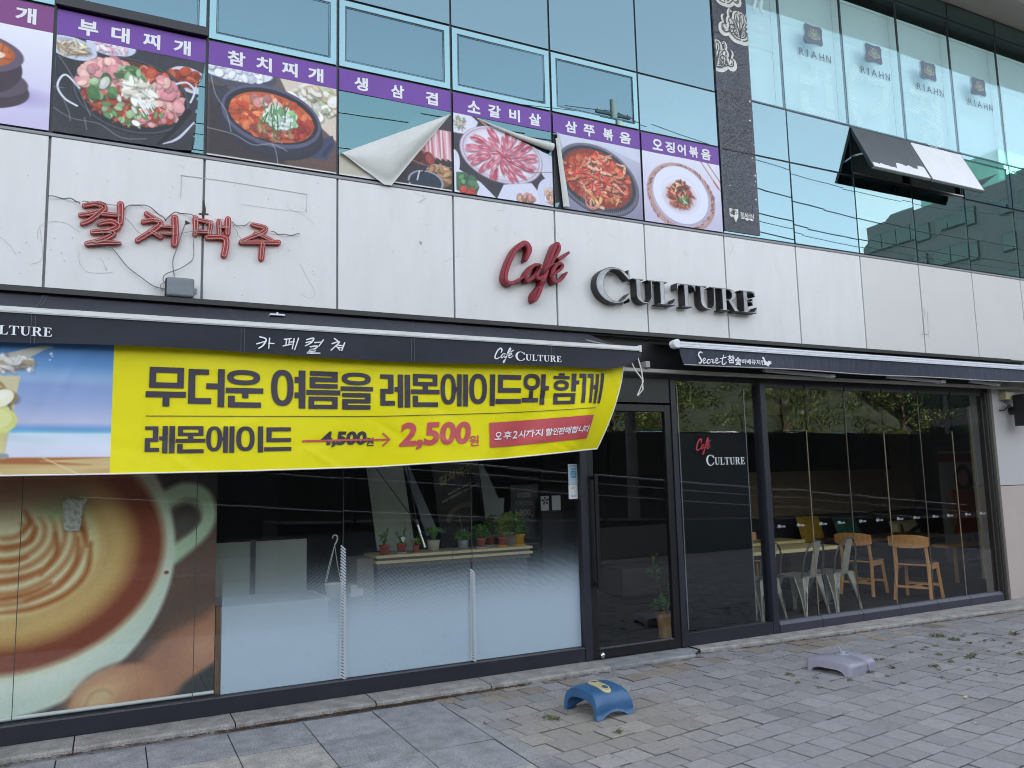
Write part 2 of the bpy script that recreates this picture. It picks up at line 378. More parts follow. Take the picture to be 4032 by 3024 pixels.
# ------------------------------------------------------------------ printed pictures (what is printed on the sheets)
class Cv:
    def __init__(s, w, h, nx, bgc):
        s.w, s.h, s.nx = w, h, nx; s.ny = max(2, int(round(nx * h / w))); s.px = w / nx
        s.X, s.Y = np.meshgrid(np.linspace(0, w, s.nx + 1), np.linspace(0, h, s.ny + 1))
        s.a = np.zeros(s.X.shape + (3,)); s.a[:] = bgc
    def put(s, m, c, sl=None):
        c = np.asarray(c, float)
        if sl is None: s.a += (c - s.a) * m[..., None]
        else: v = s.a[sl]; v += (c - v) * m[..., None]
    def win(s, x0, x1, y0, y1):
        i0 = max(0, int((x0) / s.px) - 1); i1 = min(s.nx + 1, int(x1 / s.px) + 3)
        j0 = max(0, int((y0) / s.px) - 1); j1 = min(s.ny + 1, int(y1 / s.px) + 3)
        return (slice(j0, max(j0, j1)), slice(i0, max(i0, i1)))
    def ell(s, cx, cy, rx, ry, c, rot=0, soft=1.0, al=1.0):
        r = max(rx, ry) + s.px * 3 * soft; sl = s.win(cx - r, cx + r, cy - r, cy + r)
        x, y = s.X[sl] - cx, s.Y[sl] - cy
        if x.size == 0: return
        t = R(rot); u = x * math.cos(t) + y * math.sin(t); v = -x * math.sin(t) + y * math.cos(t)
        d = (np.sqrt((u / rx) ** 2 + (v / ry) ** 2) - 1) * min(rx, ry)
        s.put(al * np.clip(0.5 - d / (s.px * 1.5 * soft), 0, 1), c, sl)
    def ring(s, cx, cy, rx, ry, wd, c, soft=1.0, al=1.0, rot=0):
        x, y = s.X - cx, s.Y - cy; t = R(rot); u = x * math.cos(t) + y * math.sin(t); v = -x * math.sin(t) + y * math.cos(t)
        d = np.abs((np.sqrt((u / rx) ** 2 + (v / ry) ** 2) - 1) * min(rx, ry)) - wd / 2
        s.put(al * np.clip(0.5 - d / (s.px * 1.5 * soft), 0, 1), c)
    def stroke(s, pts, wd, c, soft=1.0, al=1.0, n=5):
        ws = wd if isinstance(wd, (list, tuple)) else [wd] * len(pts)
        P = smooth_path([(*p, w_) for p, w_ in zip(pts, ws)], n); mw = max(ws) + s.px * 4 * soft
        xs = [p[0] for p in P]; ys = [p[1] for p in P]; sl = s.win(min(xs) - mw, max(xs) + mw, min(ys) - mw, max(ys) + mw)
        x, y = s.X[sl], s.Y[sl]
        if x.size == 0: return
        d = np.full(x.shape, 9.0)
        for p, q in zip(P[:-1], P[1:]):
            e = q[:2] - p[:2]; L = e @ e + 1e-12; t = np.clip(((x - p[0]) * e[0] + (y - p[1]) * e[1]) / L, 0, 1)
            d = np.minimum(d, np.hypot(x - p[0] - t * e[0], y - p[1] - t * e[1]) - (p[2] + (q[2] - p[2]) * t) / 2)
        s.put(al * np.clip(0.5 - d / (s.px * 1.5 * soft), 0, 1), c, sl)
    def poly(s, pts, c, soft=1.0, al=1.0):
        xs = [p[0] for p in pts]; ys = [p[1] for p in pts]; g = s.px * 3 * soft; sl = s.win(min(xs) - g, max(xs) + g, min(ys) - g, max(ys) + g)
        x, y = s.X[sl], s.Y[sl]
        if x.size == 0: return
        ins = np.zeros(x.shape, bool); d = np.full(x.shape, 9.0)
        for (ax, ay), (bx, by) in zip(pts, pts[1:] + pts[:1]):
            with np.errstate(divide='ignore', invalid='ignore'):
                cr = ((ay > y) != (by > y)) & (x < (bx - ax) * (y - ay) / (by - ay + 1e-15) + ax)
            ins ^= cr
            e = (bx - ax, by - ay); L = e[0] ** 2 + e[1] ** 2 + 1e-12; t = np.clip(((x - ax) * e[0] + (y - ay) * e[1]) / L, 0, 1)
            d = np.minimum(d, np.hypot(x - ax - t * e[0], y - ay - t * e[1]))
        d = np.where(ins, -d, d); s.put(al * np.clip(0.5 - d / (s.px * 1.5 * soft), 0, 1), c, sl)
    def noise(s, sx, sy=None, seed=0):
        sy = sy or sx; r = np.random.RandomState(seed); gx, gy = int(s.w / sx) + 3, int(s.h / sy) + 3; g = r.rand(gy, gx)
        x, y = s.X / sx, s.Y / sy; i, j = x.astype(int), y.astype(int); fx, fy = x - i, y - j; fx = fx * fx * (3 - 2 * fx); fy = fy * fy * (3 - 2 * fy)
        return (g[j, i] * (1 - fx) + g[j, i + 1] * fx) * (1 - fy) + (g[j + 1, i] * (1 - fx) + g[j + 1, i + 1] * fx) * fy
    def grad(s, c0, c1, ax=1):
        t = (s.Y / s.h if ax else s.X / s.w)[..., None]; s.a[:] = np.asarray(c0, float) * (1 - t) + np.asarray(c1, float) * t
    def mottle(s, amp, sc, seed=0, mask=None):
        n = (s.noise(sc, seed=seed) + s.noise(sc / 2.3, seed=seed + 1) * 0.6 - 0.8)[..., None] * amp
        s.a += n if mask is None else n * mask[..., None]
    def lumps(s, cx, cy, rx, ry, n, size, cols, asp=(0.5, 1.0), seed=1, ang=None, r0=0.0):
        r = np.random.RandomState(seed)
        for _ in range(n):
            t = r.rand() * 6.283; q = math.sqrt(r0 * r0 + (1 - r0 * r0) * r.rand()); x, y = cx + rx * q * math.cos(t), cy + ry * q * math.sin(t)
            a = size * (0.6 + 0.8 * r.rand()); b = a * (asp[0] + (asp[1] - asp[0]) * r.rand()); ro = r.rand() * 180 if ang is None else ang(t) + r.randn() * 15
            c = np.array(cols[r.randint(len(cols))], float) * (0.85 + 0.3 * r.rand())
            s.ell(x + a * .12, y - a * .22, a * 1.08, b * 1.08, c * 0.4, ro, 1.6, 0.42)
            s.ell(x, y, a, b, c, ro); s.ell(x - a * .12, y + b * .25, a * .62, b * .45, np.minimum(255, c * 1.18 + 8), ro, 2, 0.45)
    def out(s, fade=None):
        a = np.clip(s.a, 0, 255)
        if fade is not None: a = a * (1 - fade[1]) + np.asarray(fade[0], float) * fade[1]
        return lin(a).reshape(-1, 3)
def sheet(cv, name, m, parent, fn, keep=None, fade=None, solid=0.0):
    """the picture as a sheet: fn(x,y arrays) -> 3-D points"""
    nx, ny = cv.nx + 1, cv.ny + 1
    P = np.stack(fn(cv.X, cv.Y), -1).reshape(-1, 3).astype(np.float32); cols = cv.out(fade)
    i = np.arange(nx * ny).reshape(ny, nx); q = np.stack([i[:-1, :-1], i[:-1, 1:], i[1:, 1:], i[1:, :-1]], -1).reshape(-1, 4)
    if keep is not None:
        k = keep(cv.X, cv.Y).ravel(); q = q[k[q].all(1)]
    off = OFF.get(parent.name, Vector((0, 0, 0))) if parent is not None else Vector((0, 0, 0))
    P = P - np.array(off, np.float32)
    me = bpy.data.meshes.new(name); me.vertices.add(len(P)); me.vertices.foreach_set('co', P.ravel())
    me.loops.add(q.size); me.loops.foreach_set('vertex_index', q.ravel().astype(np.int32))
    me.polygons.add(len(q)); me.polygons.foreach_set('loop_start', np.arange(0, q.size, 4, dtype=np.int32))
    me.polygons.foreach_set('use_smooth', np.ones(len(q), bool))
    me.update(); me.validate()
    ca = me.color_attributes.new('Col', 'FLOAT_COLOR', 'POINT'); c4 = np.ones((len(P), 4), np.float32); c4[:, :3] = cols; ca.data.foreach_set('color', c4.ravel())
    me.materials.append(m); o = bpy.data.objects.new(name, me); COL.objects.link(o)
    if parent is not None: o.parent = parent
    OFF[o.name] = off
    return o

# ================================================================== ground
m_asph = mat('asphalt', (0.055, 0.056, 0.06), 0.9, var=0.25, vscale=3, bump=0.4, bscale=120)
g = MB(); g.quad((-400, -400, -0.03), (400, -400, -0.03), (400, 400, -0.03), (-400, 400, -0.03))
kind(g.build('ground', m_asph), 'structure')
m_bed = mat('paver_joint', (0.012, 0.011, 0.01), 0.95, var=0.4, vscale=30)
g = MB(); g.quad((-9, -9.0, -0.022), (24, -9.0, -0.022), (24, 0.02, -0.022), (-9, 0.02, -0.022))
kind(g.build('pavement_bed', m_bed), 'structure')

def clip(poly, a, b, c):   # keep a*x+b*y+c >= 0
    out = []
    for p, q in zip(poly, poly[1:] + poly[:1]):
        dp, dq = a * p[0] + b * p[1] + c, a * q[0] + b * q[1] + c
        if dp >= 0: out.append(p)
        if dp * dq < 0:
            t = dp / (dp - dq); out.append((p[0] + (q[0] - p[0]) * t, p[1] + (q[1] - p[1]) * t))
    return out
EDGE = lambda y: 2.812 + (-0.605 - y) * 0.1138        # slanted edge between slabs and pavers
def stones(polys, cols, top, name, m, jit=0.0018, cham=0.0045):
    V = []; F = []; CC = []
    for poly, c in zip(polys, cols):
        n = len(poly); b = len(V); cx = sum(p[0] for p in poly) / n; cy = sum(p[1] for p in poly) / n
        z = top + NR.randn() * jit; tx, ty = NR.randn(2) * 0.0045
        for p in poly: V.append((p[0], p[1], -0.03))
        for p in poly: V.append((p[0], p[1], z - cham + (p[0] - cx) * tx + (p[1] - cy) * ty))
        for p in poly:
            d = math.hypot(p[0] - cx, p[1] - cy) + 1e-9; k = 1 - cham / d
            V.append((cx + (p[0] - cx) * k, cy + (p[1] - cy) * k, z + (p[0] - cx) * tx + (p[1] - cy) * ty))
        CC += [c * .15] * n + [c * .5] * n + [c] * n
        F.append(tuple(b + 2 * n + i for i in range(n)))
        for i in range(n):
            j = (i + 1) % n
            F.append((b + i, b + j, b + n + j, b + n + i)); F.append((b + n + i, b + n + j, b + 2 * n + j, b + 2 * n + i))
    q = MB(); q.add(V, F); o = q.build(name, m, colors=CC); kind(o, 'structure'); return o
# square pavers in running bond, turned a little against the facade
TH = R(7.4); S_ = 0.2005; polys = []; cols = []
ct, st = math.cos(TH), math.sin(TH); O = (4.284, -2.719)
for j in range(-30, 24):
    for i in range(-52, 72):
        u0 = (i + (0.5 if j % 2 else 0) + NR.randn() * 0.012) * S_; v0 = j * S_; gp = 0.0042
        loc = [(u0 + gp, v0 + gp), (u0 + S_ - gp, v0 + gp), (u0 + S_ - gp, v0 + S_ - gp), (u0 + gp, v0 + S_ - gp)]
        p = [(O[0] + u * ct - v * st + NR.randn() * 0.0012, O[1] + u * st + v * ct + NR.randn() * 0.0012) for u, v in loc]
        cx, cy = sum(a[0] for a in p) / 4, sum(a[1] for a in p) / 4
        if cx < -3 or cx > 17 or cy < -7.6 or cy > 0.1: continue
        p = clip(p, 1, 0.1138, -(2.812 - 0.605 * 0.1138) - 0.004)
        if len(p) < 3: continue
        warm = np.clip(1.1 - math.hypot((cx - 3.6) / 1.1, (cy + 1.5) / 0.9), 0, 1) * 0.9 + NR.rand() * 0.22
        near = np.clip(1 - (-(cy) - 0.25) / 0.55, 0, 1)
        base = np.array([0.262, 0.258, 0.262]) * (1 - warm) + np.array([0.30, 0.275, 0.235]) * warm
        base = base * (1 - 0.22 * near * NR.rand()) * (1 + NR.randn() * 0.075)
        if near > 0.4 and NR.rand() < 0.5: base = base * np.array([1.0, 0.9, 0.76])
        polys.append(p); cols.append(base)
m_pav = attr_mat('paver_concrete', 0.9, noise=0.10, nscale=22, bump=0.5, bscale=90, speck=170, spec=0.2)
stones(polys, cols, 0.0, 'pavement', m_pav)
# large granite slabs to the left, with a wedge border
polys = []; cols = []
yj = [-0.36, -0.887, -1.42, -1.95, -2.48, -3.0, -3.55]; xj = [2.79 - 0.514 * k for k in range(0, 14)]
for a in range(len(yj) - 1):
    for b in range(len(xj) - 1):
        x1, x0 = xj[b] - 0.003, xj[b + 1] + 0.003
        polys.append([(x0, yj[a + 1] + 0.003), (x1, yj[a + 1] + 0.003), (x1, yj[a] - 0.003), (x0, yj[a] - 0.003)])
        w_ = ((a * 7 + b * 3) % 5 in (1, 3)) and a > 0
        cols.append((np.array([0.335, 0.325, 0.295]) if w_ else np.array([0.265, 0.268, 0.275])) * (1 + NR.randn() * 0.05))
for y1, y0 in zip(yj[:-1], yj[1:]):
    p = clip([(2.796, y0 + 0.002), (3.4, y0 + 0.002), (3.4, y1 - 0.002), (2.796, y1 - 0.002)], -1, -0.1138, (2.812 - 0.605 * 0.1138) - 0.002)
    if len(p) > 2: polys.append(p); cols.append(np.array([0.27, 0.27, 0.268]) * (1 + NR.randn() * 0.04))
polys.append([(-4, -0.356), (2.79, -0.356), (2.79, -0.2), (-4, -0.2)]); cols.append(np.array([0.2, 0.2, 0.2]))
m_slab = attr_mat('granite_slab', 0.85, noise=0.2, nscale=7, bump=0.3, bscale=140, speck=95, spec=0.25)
stones(polys, cols, 0.002, 'slab_paving', m_slab, jit=0.001, cham=0.003)
# kerb stones under the shop front
m_kerb = attr_mat('kerb_granite', 0.85, noise=0.25, nscale=9, bump=0.6, bscale=70, speck=120, spec=0.25)
def kerb(pts, top, c):
    polys.append((pts, top, c))
polys = []
kx = [-3.2, -2.2, -1.2, -0.2] + [G(*p, 0.04)[0] for p in [(289, 2935), (928, 2850), (1478, 2762)]] + [3.3, 4.47]
for a, b in zip(kx[:-1], kx[1:]): kerb([(a + .004, -0.288), (b - .004, -0.288), (b - .004, 0.06), (a + .004, 0.06)], 0.04, np.array([.275, .265, .245]))
kerb([(4.48, -0.275), (5.42, -0.275), (5.55, -0.16), (5.55, 0.06), (4.48, 0.06)], 0.034, np.array([.225, .235, .235]))
yy = lambda x: -0.165 - (x - 5.55) * 0.05
kx = [5.56, 6.55, 7.55, 8.7, 9.8, 10.9, 12.2, 14.5]
for a, b in zip(kx[:-1], kx[1:]): kerb([(a + .004, yy(a)), (b - .004, yy(b)), (b - .004, 0.06), (a + .004, 0.06)], 0.042, np.array([.285, .272, .25]))
q = MB(); CC = []
for pts, top, c in polys:
    n0 = len(q.v); nsub = 14
    # broken front arris: the front edge is subdivided and knocked about
    a, b = pts[0], pts[1]; fr = [(a[0] + (b[0] - a[0]) * k / nsub, a[1] + (b[1] - a[1]) * k / nsub) for k in range(nsub + 1)]
    low = [(x, y, -0.03) for x, y in fr]; mid = [(x, y, top - 0.012 + NR.randn() * .002) for x, y in fr]
    up = [(x, y + 0.012 + abs(NR.randn()) * .004, top - abs(NR.randn()) * .001) for x, y in fr]
    back = [(p[0], p[1], top) for p in pts[2:]]
    vs = low + mid + up + back; N = nsub + 1; fs = []
    for k in range(nsub):
        fs.append((k, k + 1, N + k + 1, N + k)); fs.append((N + k, N + k + 1, 2 * N + k + 1, 2 * N + k))
    fs.append(tuple(range(2 * N, 3 * N)) + tuple(3 * N + i for i in range(len(back))))
    if len(pts) == 5: pass
    q.add(vs, fs); CC += [c * (1 + NR.randn() * .05)] * len(vs)
kind(q.build('kerb', m_kerb, colors=CC), 'structure')
# needles and leaf litter swept against the kerb (nobody could count it)
q = MB()
for k in range(1500):
    x = rng.choice([rng.uniform(-0.6, 2.9), rng.uniform(1.2, 3.0), rng.uniform(1.9, 3.6), rng.uniform(3.0, 10.5), rng.uniform(6, 11.5)])
    yb = -0.29 if x < 4.47 else (-0.28 if x < 5.5 else yy(x)); y = yb - 0.006 - abs(rng.gauss(0, 0.018)); a = rng.gauss(0, 0.5); L = rng.uniform(0.008, 0.04); wd = rng.uniform(.0012, .003)
    z = rng.uniform(0.002, 0.012); dx, dy = math.cos(a) * L, math.sin(a) * L
    q.add([(x - dx, y - dy, z), (x + dx, y + dy, z + rng.uniform(-.003, .006)), (x + dx, y + dy + wd * 2, z), (x - dx, y - dy + wd * 2, z + .002)], [(0, 1, 2, 3)], k % 3)
for k in range(160):
    x = rng.uniform(-.5, 11); yb = -0.29 if x < 4.47 else (-0.28 if x < 5.5 else yy(x)); y = yb - .008 - abs(rng.gauss(0, .03)); s = rng.uniform(.004, .012); a = rng.random() * 6
    q.add([(x + s * math.cos(a + t), y + s * math.sin(a + t), .004 + rng.random() * .006) for t in (0, 1.9, 3.6)], [(0, 1, 2)], rng.randrange(3))
kind(q.build('leaf_litter', [mat('litter_red', (.13, .05, .025), .9), mat('litter_brown', (.09, .055, .03), .9), mat('litter_dark', (.035, .025, .018), .9)]), 'stuff')

# ================================================================== the building
bld = thing('cafe_building', 'cafe building with pale cladding band, blue glass upper storey and dark shop front', 'building', (4, 0, 0))
COLX = lambda i: 1.05 * (i - 1)
ZA, ZB, ZC, ZD, ZT, ZS = 5.886, 5.25, 4.276, 3.121, 7.80, 8.05
m_panel = mat('cladding_white', (0.665, 0.65, 0.64), 0.32, var=0.05, vscale=1.6, bump=0.03, bscale=6, stretch=(3.2, 1, .8), stain=((0.545, 0.52, 0.495), 2.3, 0.66, 0.3))
m_panel2 = mat('cladding_shaded', (0.61, 0.59, 0.57), 0.36, var=0.03, vscale=1.2, bump=0.03, bscale=6)  # same white cladding, light falling off to the right put into its colour
m_gasket = mat('gasket_black', (0.012, 0.012, 0.015), 0.5)
m_trim = mat('trim_grey', (0.25, 0.25, 0.27), 0.45)
m_dark = mat('frame_dark', (0.017, 0.018, 0.027), 0.4, var=0.12, vscale=5, bump=0.03, stain=((.03, .03, .034), 5, .62, .25))
m_black = mat('frame_black', (0.008, 0.008, 0.009), 0.35)
m_void = mat('void_dark', (0.015, 0.015, 0.016), 0.8)
q = MB()
for i in range(0, 16): q.box(COLX(i - 1) - .5, COLX(i), 0.03, 0.05, ZD - .05, ZC)
q = MB(); q.box(-4, 16, 0.028, 0.06, ZD - .06, ZC - .002); q.build('cladding_backing', mat('joint_grey', (.30, .30, .305), .7), bld)
for i in range(-1, 14):
    q = MB(); q.box(COLX(i) + .009, COLX(i + 1) - .009, NR.randn() * .0012, 0.027, ZD - .04, ZC - .028)
    o = q.build('cladding_panel', m_panel if i < 9 else m_panel2, bld, bevel=.002)
q = MB(); q.box(-3, 16, -0.006, 0.03, ZC - .025, ZC - .002); q.build('window_ledge', m_trim, bld, bevel=.003)
# scratches, screw holes and scuffs on the cladding
m_mark = mat('scuff', (.40, .385, .375), .7)
q = MB()
for k in range(90):
    x = rng.choice([rng.uniform(-.2, 2.0), rng.uniform(-.2, 2.0), rng.uniform(-.2, 12)]); z = rng.uniform(ZD + .05, ZC - .08); r = rng.uniform(.003, .0055)
    q.add([(x + r * math.cos(t), -.0022, z + r * math.sin(t)) for t in [k_ * 1.0472 for k_ in range(6)]], [tuple(range(6))])
for k in range(26):
    x = rng.uniform(-.1, 11.5); z = rng.uniform(ZC - .3, ZC - .05) if k % 3 else rng.uniform(ZD + .1, ZC - .1)
    pts = [(x, z)]
    for _ in range(3): pts.append((pts[-1][0] + rng.gauss(0, .03), pts[-1][1] + rng.gauss(-.01, .02)))
    put_stroke(q, pts, rng.uniform(.0015, .003), -.0024, None)
def pxs(pts, ox, oy, s, Y=0): return [A(ox + x / s, oy + y / s, Y) for x, y in pts]
for P_, w_ in (([(1128, 1092), (1127, 1160), (1124, 1228)], .004), ([(1128, 1092), (1400, 1128), (1650, 1168), (1910, 1210)], .006), ([(1908, 1212), (1906, 1322)], .002),
            ([(1500, 1272), (1700, 1300), (1906, 1322)], .002), ([(1780, 1280), (1820, 1310), (1890, 1340), (1960, 1400)], .002)):
    put_stroke(q, pxs(P_, 0, 0, 1.58), w_, -.0026, None)
for P_ in ([(235, 300), (240, 240), (290, 200), (400, 200), (495, 260)], [(0, 290), (60, 340), (100, 400)], [(250, 240), (262, 420), (190, 460)], [(490, 460), (500, 540), (560, 590), (700, 590)],
           [(1865, 460), (1920, 560), (1960, 640), (1920, 670), (1870, 640)], [(615, 420), (640, 440), (660, 500), (665, 470)]):
    put_stroke(q, pxs(P_, 0, 750 if P_[0][0] != 490 else 700, 1.58), .0022, -.0027, None)
sx, sz = A(1655, 955); q.add([(sx - .012, -.0028, sz + .015), (sx + .013, -.0028, sz + .008), (sx + .016, -.0028, sz - .012), (sx + .002, -.0028, sz - .02), (sx - .008, -.0028, sz - .004)], [(0, 4, 3, 2, 1)])
q.build('scuff_marking', m_mark, bld)
q = MB(); mk = lambda pts: [A(3200 + x / 2.6587, 1280 + y / 2.6587) for x, y in pts]
for P_ in ([(1140, 120), (1150, 70), (1185, 100), (1212, 96), (1206, 60)], [(1150, 100), (1190, 96), (1214, 120)], [(1160, -180), (1168, -120), (1160, -60), (1166, 40)], [(1200, -140), (1206, 30)]): put_stroke(q, mk(P_), .006, -.0028, None)
q.build('bracket_trace', mat('trace_grey', (.30, .28, .32), .7), bld)
m_dirt = mat('drip_dirt', (.42, .40, .38), .8)
# glazing of the upper storey: mullions first
q_m = mat('mullion_black', (0.012, 0.013, 0.018), 0.4)
for i in range(-1, 15):
    q = MB(); hw = .03 if i < 7 else .013; q.box(COLX(i) - hw, COLX(i) + hw, 0.012, 0.12 if i < 7 else .03, ZC, ZS); q.build('mullion', q_m, bld)
for z in (ZC + .004, ZB, ZA, ZT, ZS):
    q = MB(); q.box(-3, 16, 0.0125, 0.1195, z - .03, z + .03); q.build('transom', q_m, bld)
gl_l = glass('curtain_glass', (.30, .42, .44), (.285, .43, .475), 1.5, base=.44, wavy=.012)
gl_t = glass('vent_glass', (.28, .40, .42), (.235, .385, .44), 1.5, base=.42, wavy=.012)
gl_r = glass('curtain_glass_pale', (.42, .56, .57), (.375, .54, .58), 1.5, base=.42, wavy=.014)
gl_e = glass('glass_edge', (.4, .55, .55), (.36, .56, .59), 1.5, base=.50, wavy=.01)
gl_g = glass('curtain_glass_green', (.34, .5, .46), (.55, .76, .76), 1.5, base=.34, wavy=.016)
gl_b = glass('blind_glass', (.91, .985, .99), (.45, .64, .70), 1.5, base=.06, wavy=.014)
gl_low = glass('lower_glass', (.2, .36, .38), (.20, .36, .38), 1.5, base=.42, wavy=.012)
def pane(x0, x1, z0, z1, m, name='window', y=0.0, parent=None, tilt=.002):
    d = NR.randn(4) * tilt; q = MB(); vs = []
    cs = [(x0, z0), (x1, z0), (x1, z1), (x0, z1)]
    for k, (x, z) in enumerate(cs): vs.append((x, y + d[k], z))
    for k, (x, z) in enumerate(cs): vs.append((x, y + .009 + d[k], z))
    q.add(vs, [(0, 1, 2, 3), (7, 6, 5, 4), (0, 4, 5, 1), (1, 5, 6, 2), (2, 6, 7, 3), (3, 7, 4, 0)])
    return q.build(name, m, parent or bld)
GP = .011
def ring_box(q, x0, x1, z0, z1, wd, y0, y1, mi=0):
    q.box(x0, x1, y0, y1, z0, z0 + wd, mi); q.box(x0, x1, y0, y1, z1 - wd, z1, mi)
    q.box(x0, x0 + wd, y0, y1, z0 + wd, z1 - wd, mi); q.box(x1 - wd, x1, y0, y1, z0 + wd, z1 - wd, mi)
OPEN = {9: 1, 10: 1}
for i in range(-1, 14):
    x0, x1 = COLX(i) + GP, COLX(i + 1) - GP; left = i < 7
    # lower row (posters hang before it on the left), vent row, tall row, top row
    pane(x0, x1, ZC + GP + .004, ZB - GP, gl_low if left else (gl_g if i >= 9 else gl_r))
    if i in OPEN: pass
    else:
        yo = 0.0
        o = pane(x0, x1, ZB + GP, ZA - GP, gl_t if i < 6 else (gl_g if i > 10 else gl_r))
        if i < 6 or i >= 11:
            r_ = MB(); ring_box(r_, x0 + .002, x1 - .002, ZB + GP + .002, ZA - GP - .002, .05, -.004, -.0015); r_.build('vent_sash', gl_e, o)
            r_ = MB(); ring_box(r_, x0 + .052, x1 - .052, ZB + GP + .052, ZA - GP - .052, .006, -.003, -.001); ring_box(r_, x0 + .066, x1 - .066, ZB + GP + .066, ZA - GP - .066, .003, -.003, -.001); r_.build('sash_gasket', mat('gasket_teal', (.03, .08, .1), .4), o)
    pane(x0, x1, ZA + GP, ZT - GP, gl_l if left else gl_b)
    pane(x0, x1, ZT + GP, ZS - GP, gl_g)
# the vent of the second bay stands ajar: its dark lower rail shows
q = MB(); q.box(.0, 1.05, -.05, -.006, ZB + .0, ZB + .075); q.box(.0, 1.05, -.02, -.006, ZB + .076, ZB + .085); q.build('ajar_vent_rail', m_black, bld, bevel=.004)
# two top hung sashes standing open
m_film_w = mat('white_film', (.78, .78, .80), .5, var=.04, vscale=5, bump=.25, bscale=25)
m_film_d = mat('grey_film', (.105, .115, .125), .35, var=.1, vscale=5, bump=.2, bscale=20)
for i in (9, 10):
    x0, x1 = COLX(i) + GP, COLX(i + 1) - GP; hz = ZA - .02; L = .665; a = R(24.5)
    fr = lambda x, s, n: (x, -math.sin(a) * s - math.cos(a) * n, hz - math.cos(a) * s + math.sin(a) * n)    # s down the sash, n outwards
    q = MB()
    def fbox(xa, xb, sa, sb, na, nb, mb, mi=0):
        v = [fr(x, s, n) for n in (na, nb) for x, s in ((xa, sa), (xb, sa), (xb, sb), (xa, sb))]
        mb.add(v, [(3, 2, 1, 0), (4, 5, 6, 7), (0, 1, 5, 4), (1, 2, 6, 5), (2, 3, 7, 6), (3, 0, 4, 7)], mi)
    fbox(x0, x1, 0, L, .004, .011, q); sash = q.build('open_sash', m_film_d, bld)
    q = MB(); fbox(x0, x1, 0, .03, -.03, .003, q); fbox(x0, x1, L - .03, L, -.03, .003, q); fbox(x0, x0 + .03, .03, L - .03, -.03, .003, q); fbox(x1 - .03, x1, .03, L - .03, -.03, .003, q)
    q.build('sash_frame', m_black, sash)
    q = MB(); fbox(x0 - .001, x1 + .001, L - .004, L + .002, -.02, .013, q); fbox(x1 - .004, x1 + .002, 0, L, -.02, .013, q); q.build('sash_edge', mat('alu_edge', (.3, .33, .33), .4), sash)
    q = MB(); n = 26; tops = []
    for k in range(n + 1):
        t = k / n
        if i == 9: s_ = (.60 - .012 * math.sin(9 * t) + NR.randn() * .008) if t < .45 else (.50 + (t - .45) * .02 + NR.randn() * .01 if t < .75 else .535 + NR.randn() * .01 - .06 * (t > .88))
        else: s_ = .012 + (.02 if t < .03 else 0) + NR.rand() * .006
        tops.append(s_)
    for k in range(n):
        xa, xb = x0 + .012 + (x1 - x0 - .022) * k / n, x0 + .012 + (x1 - x0 - .022) * (k + 1) / n
        q.add([fr(xa, tops[k], .0135), fr(xb, tops[k + 1], .0135), fr(xb, L - .008, .0135), fr(xa, L - .008, .0135)], [(0, 3, 2, 1)])
    q.build('torn_film', m_film_w, sash)
    q = MB()
    for xx in (x0 + .02, x1 - .02): q.bar((xx, .03, hz - .35), fr(xx, .42, -.01), .012, .02)
    q.build('stay_arm', mat('alu', (.4, .4, .41), .35, .8), sash)
    q = MB(); ring_box(q, x0 - .01, x1 + .01, ZB + .015, ZA - .015, .035, .02, .09); q.build('vent_frame', m_black, bld)
    q = MB(); q.box(x0, x1, .0, .02, ZB + .035, ZB + .05); q.build('vent_sill', mat('alu', (.4, .4, .41), .35, .8), bld)
# upper storey inside
q = MB(); q.box(-4, 16, .3, 6, ZD + .0, ZC - .05); q.build('floor_slab', m_void, bld)
q = MB(); q.box(-4, 16, 3.2, 3.3, ZC - .05, ZS); q.build('upper_back_wall', mat('upper_wall', (.05, .07, .07), .8), bld)
q = MB(); q.box(-4, 16, .13, 3.2, ZS - .06, ZS + .1); q.build('upper_ceiling', mat('upper_ceiling', (.10, .11, .09), .8), bld)
m_blind = mat('blind_white', (.88, .90, .91), .6)
for i in range(7, 14):     # closed blinds behind the tall panes on the right
    x0, x1 = COLX(i) + .002, COLX(i + 1) - .002; q = MB(); top = 7.62; n = 44
    for k in range(n):
        z = ZA + .05 + (top - ZA - .05) * k / n; h = (top - ZA - .05) / n
        q.add([(x0, .145, z), (x1, .145, z), (x1, .132 + (.008 if k < 30 else 0), z + h * .93), (x0, .132 + (.008 if k < 30 else 0), z + h * .93)], [(0, 1, 2, 3)])
    q.box(x0, x1, .128, .15, top, top + .04)
    q.build('blind', m_blind, bld)
q = MB(); q.box(5.88, 6.1, .2, .23, ZC + .1, ZT); q.box(6.1, 6.27, .24, .26, ZC + .1, ZT); q.build('curtain', mat('curtain_pale', (.62, .72, .7), .8), bld)
# eaves over the top row and the unseen rest of the block
m_soff = mat('soffit_beige', (.42, .37, .33), .6, var=.06, vscale=2)
m_soffd = mat('soffit_brown', (.20, .155, .125), .6, var=.08, vscale=2)
q = MB(); q.box(-5, 18, -.42, .13, ZS + .02, ZS + .25); q.build('soffit', m_soff, bld)
q = MB(); q.box(-5, 18, -1.35, -.425, ZS + .16, ZS + .6); q.build('eaves_box', m_soffd, bld)
q = MB()
for k in range(-3, 14): q.box(COLX(k) + .3, COLX(k) + .308, -1.35, -.43, ZS + .157, ZS + .16)
q.build('eaves_joint', m_gasket, bld)
q = MB(); q.box(-5, 48, -.2, 13, ZS + .605, 20); q.box(-5, 48, 12.6, 13, 0, ZS + .6); q.box(-5, -4.7, .2, 12.6, 0, ZS + .6); q.box(16.2, 48, .2, 12.6, 0, ZS + .6)  # unseen bulk, made tall and long so that it shades the street
q.build('upper_wall', mat('sun_block_brown', (.30, .27, .25), .7), bld)

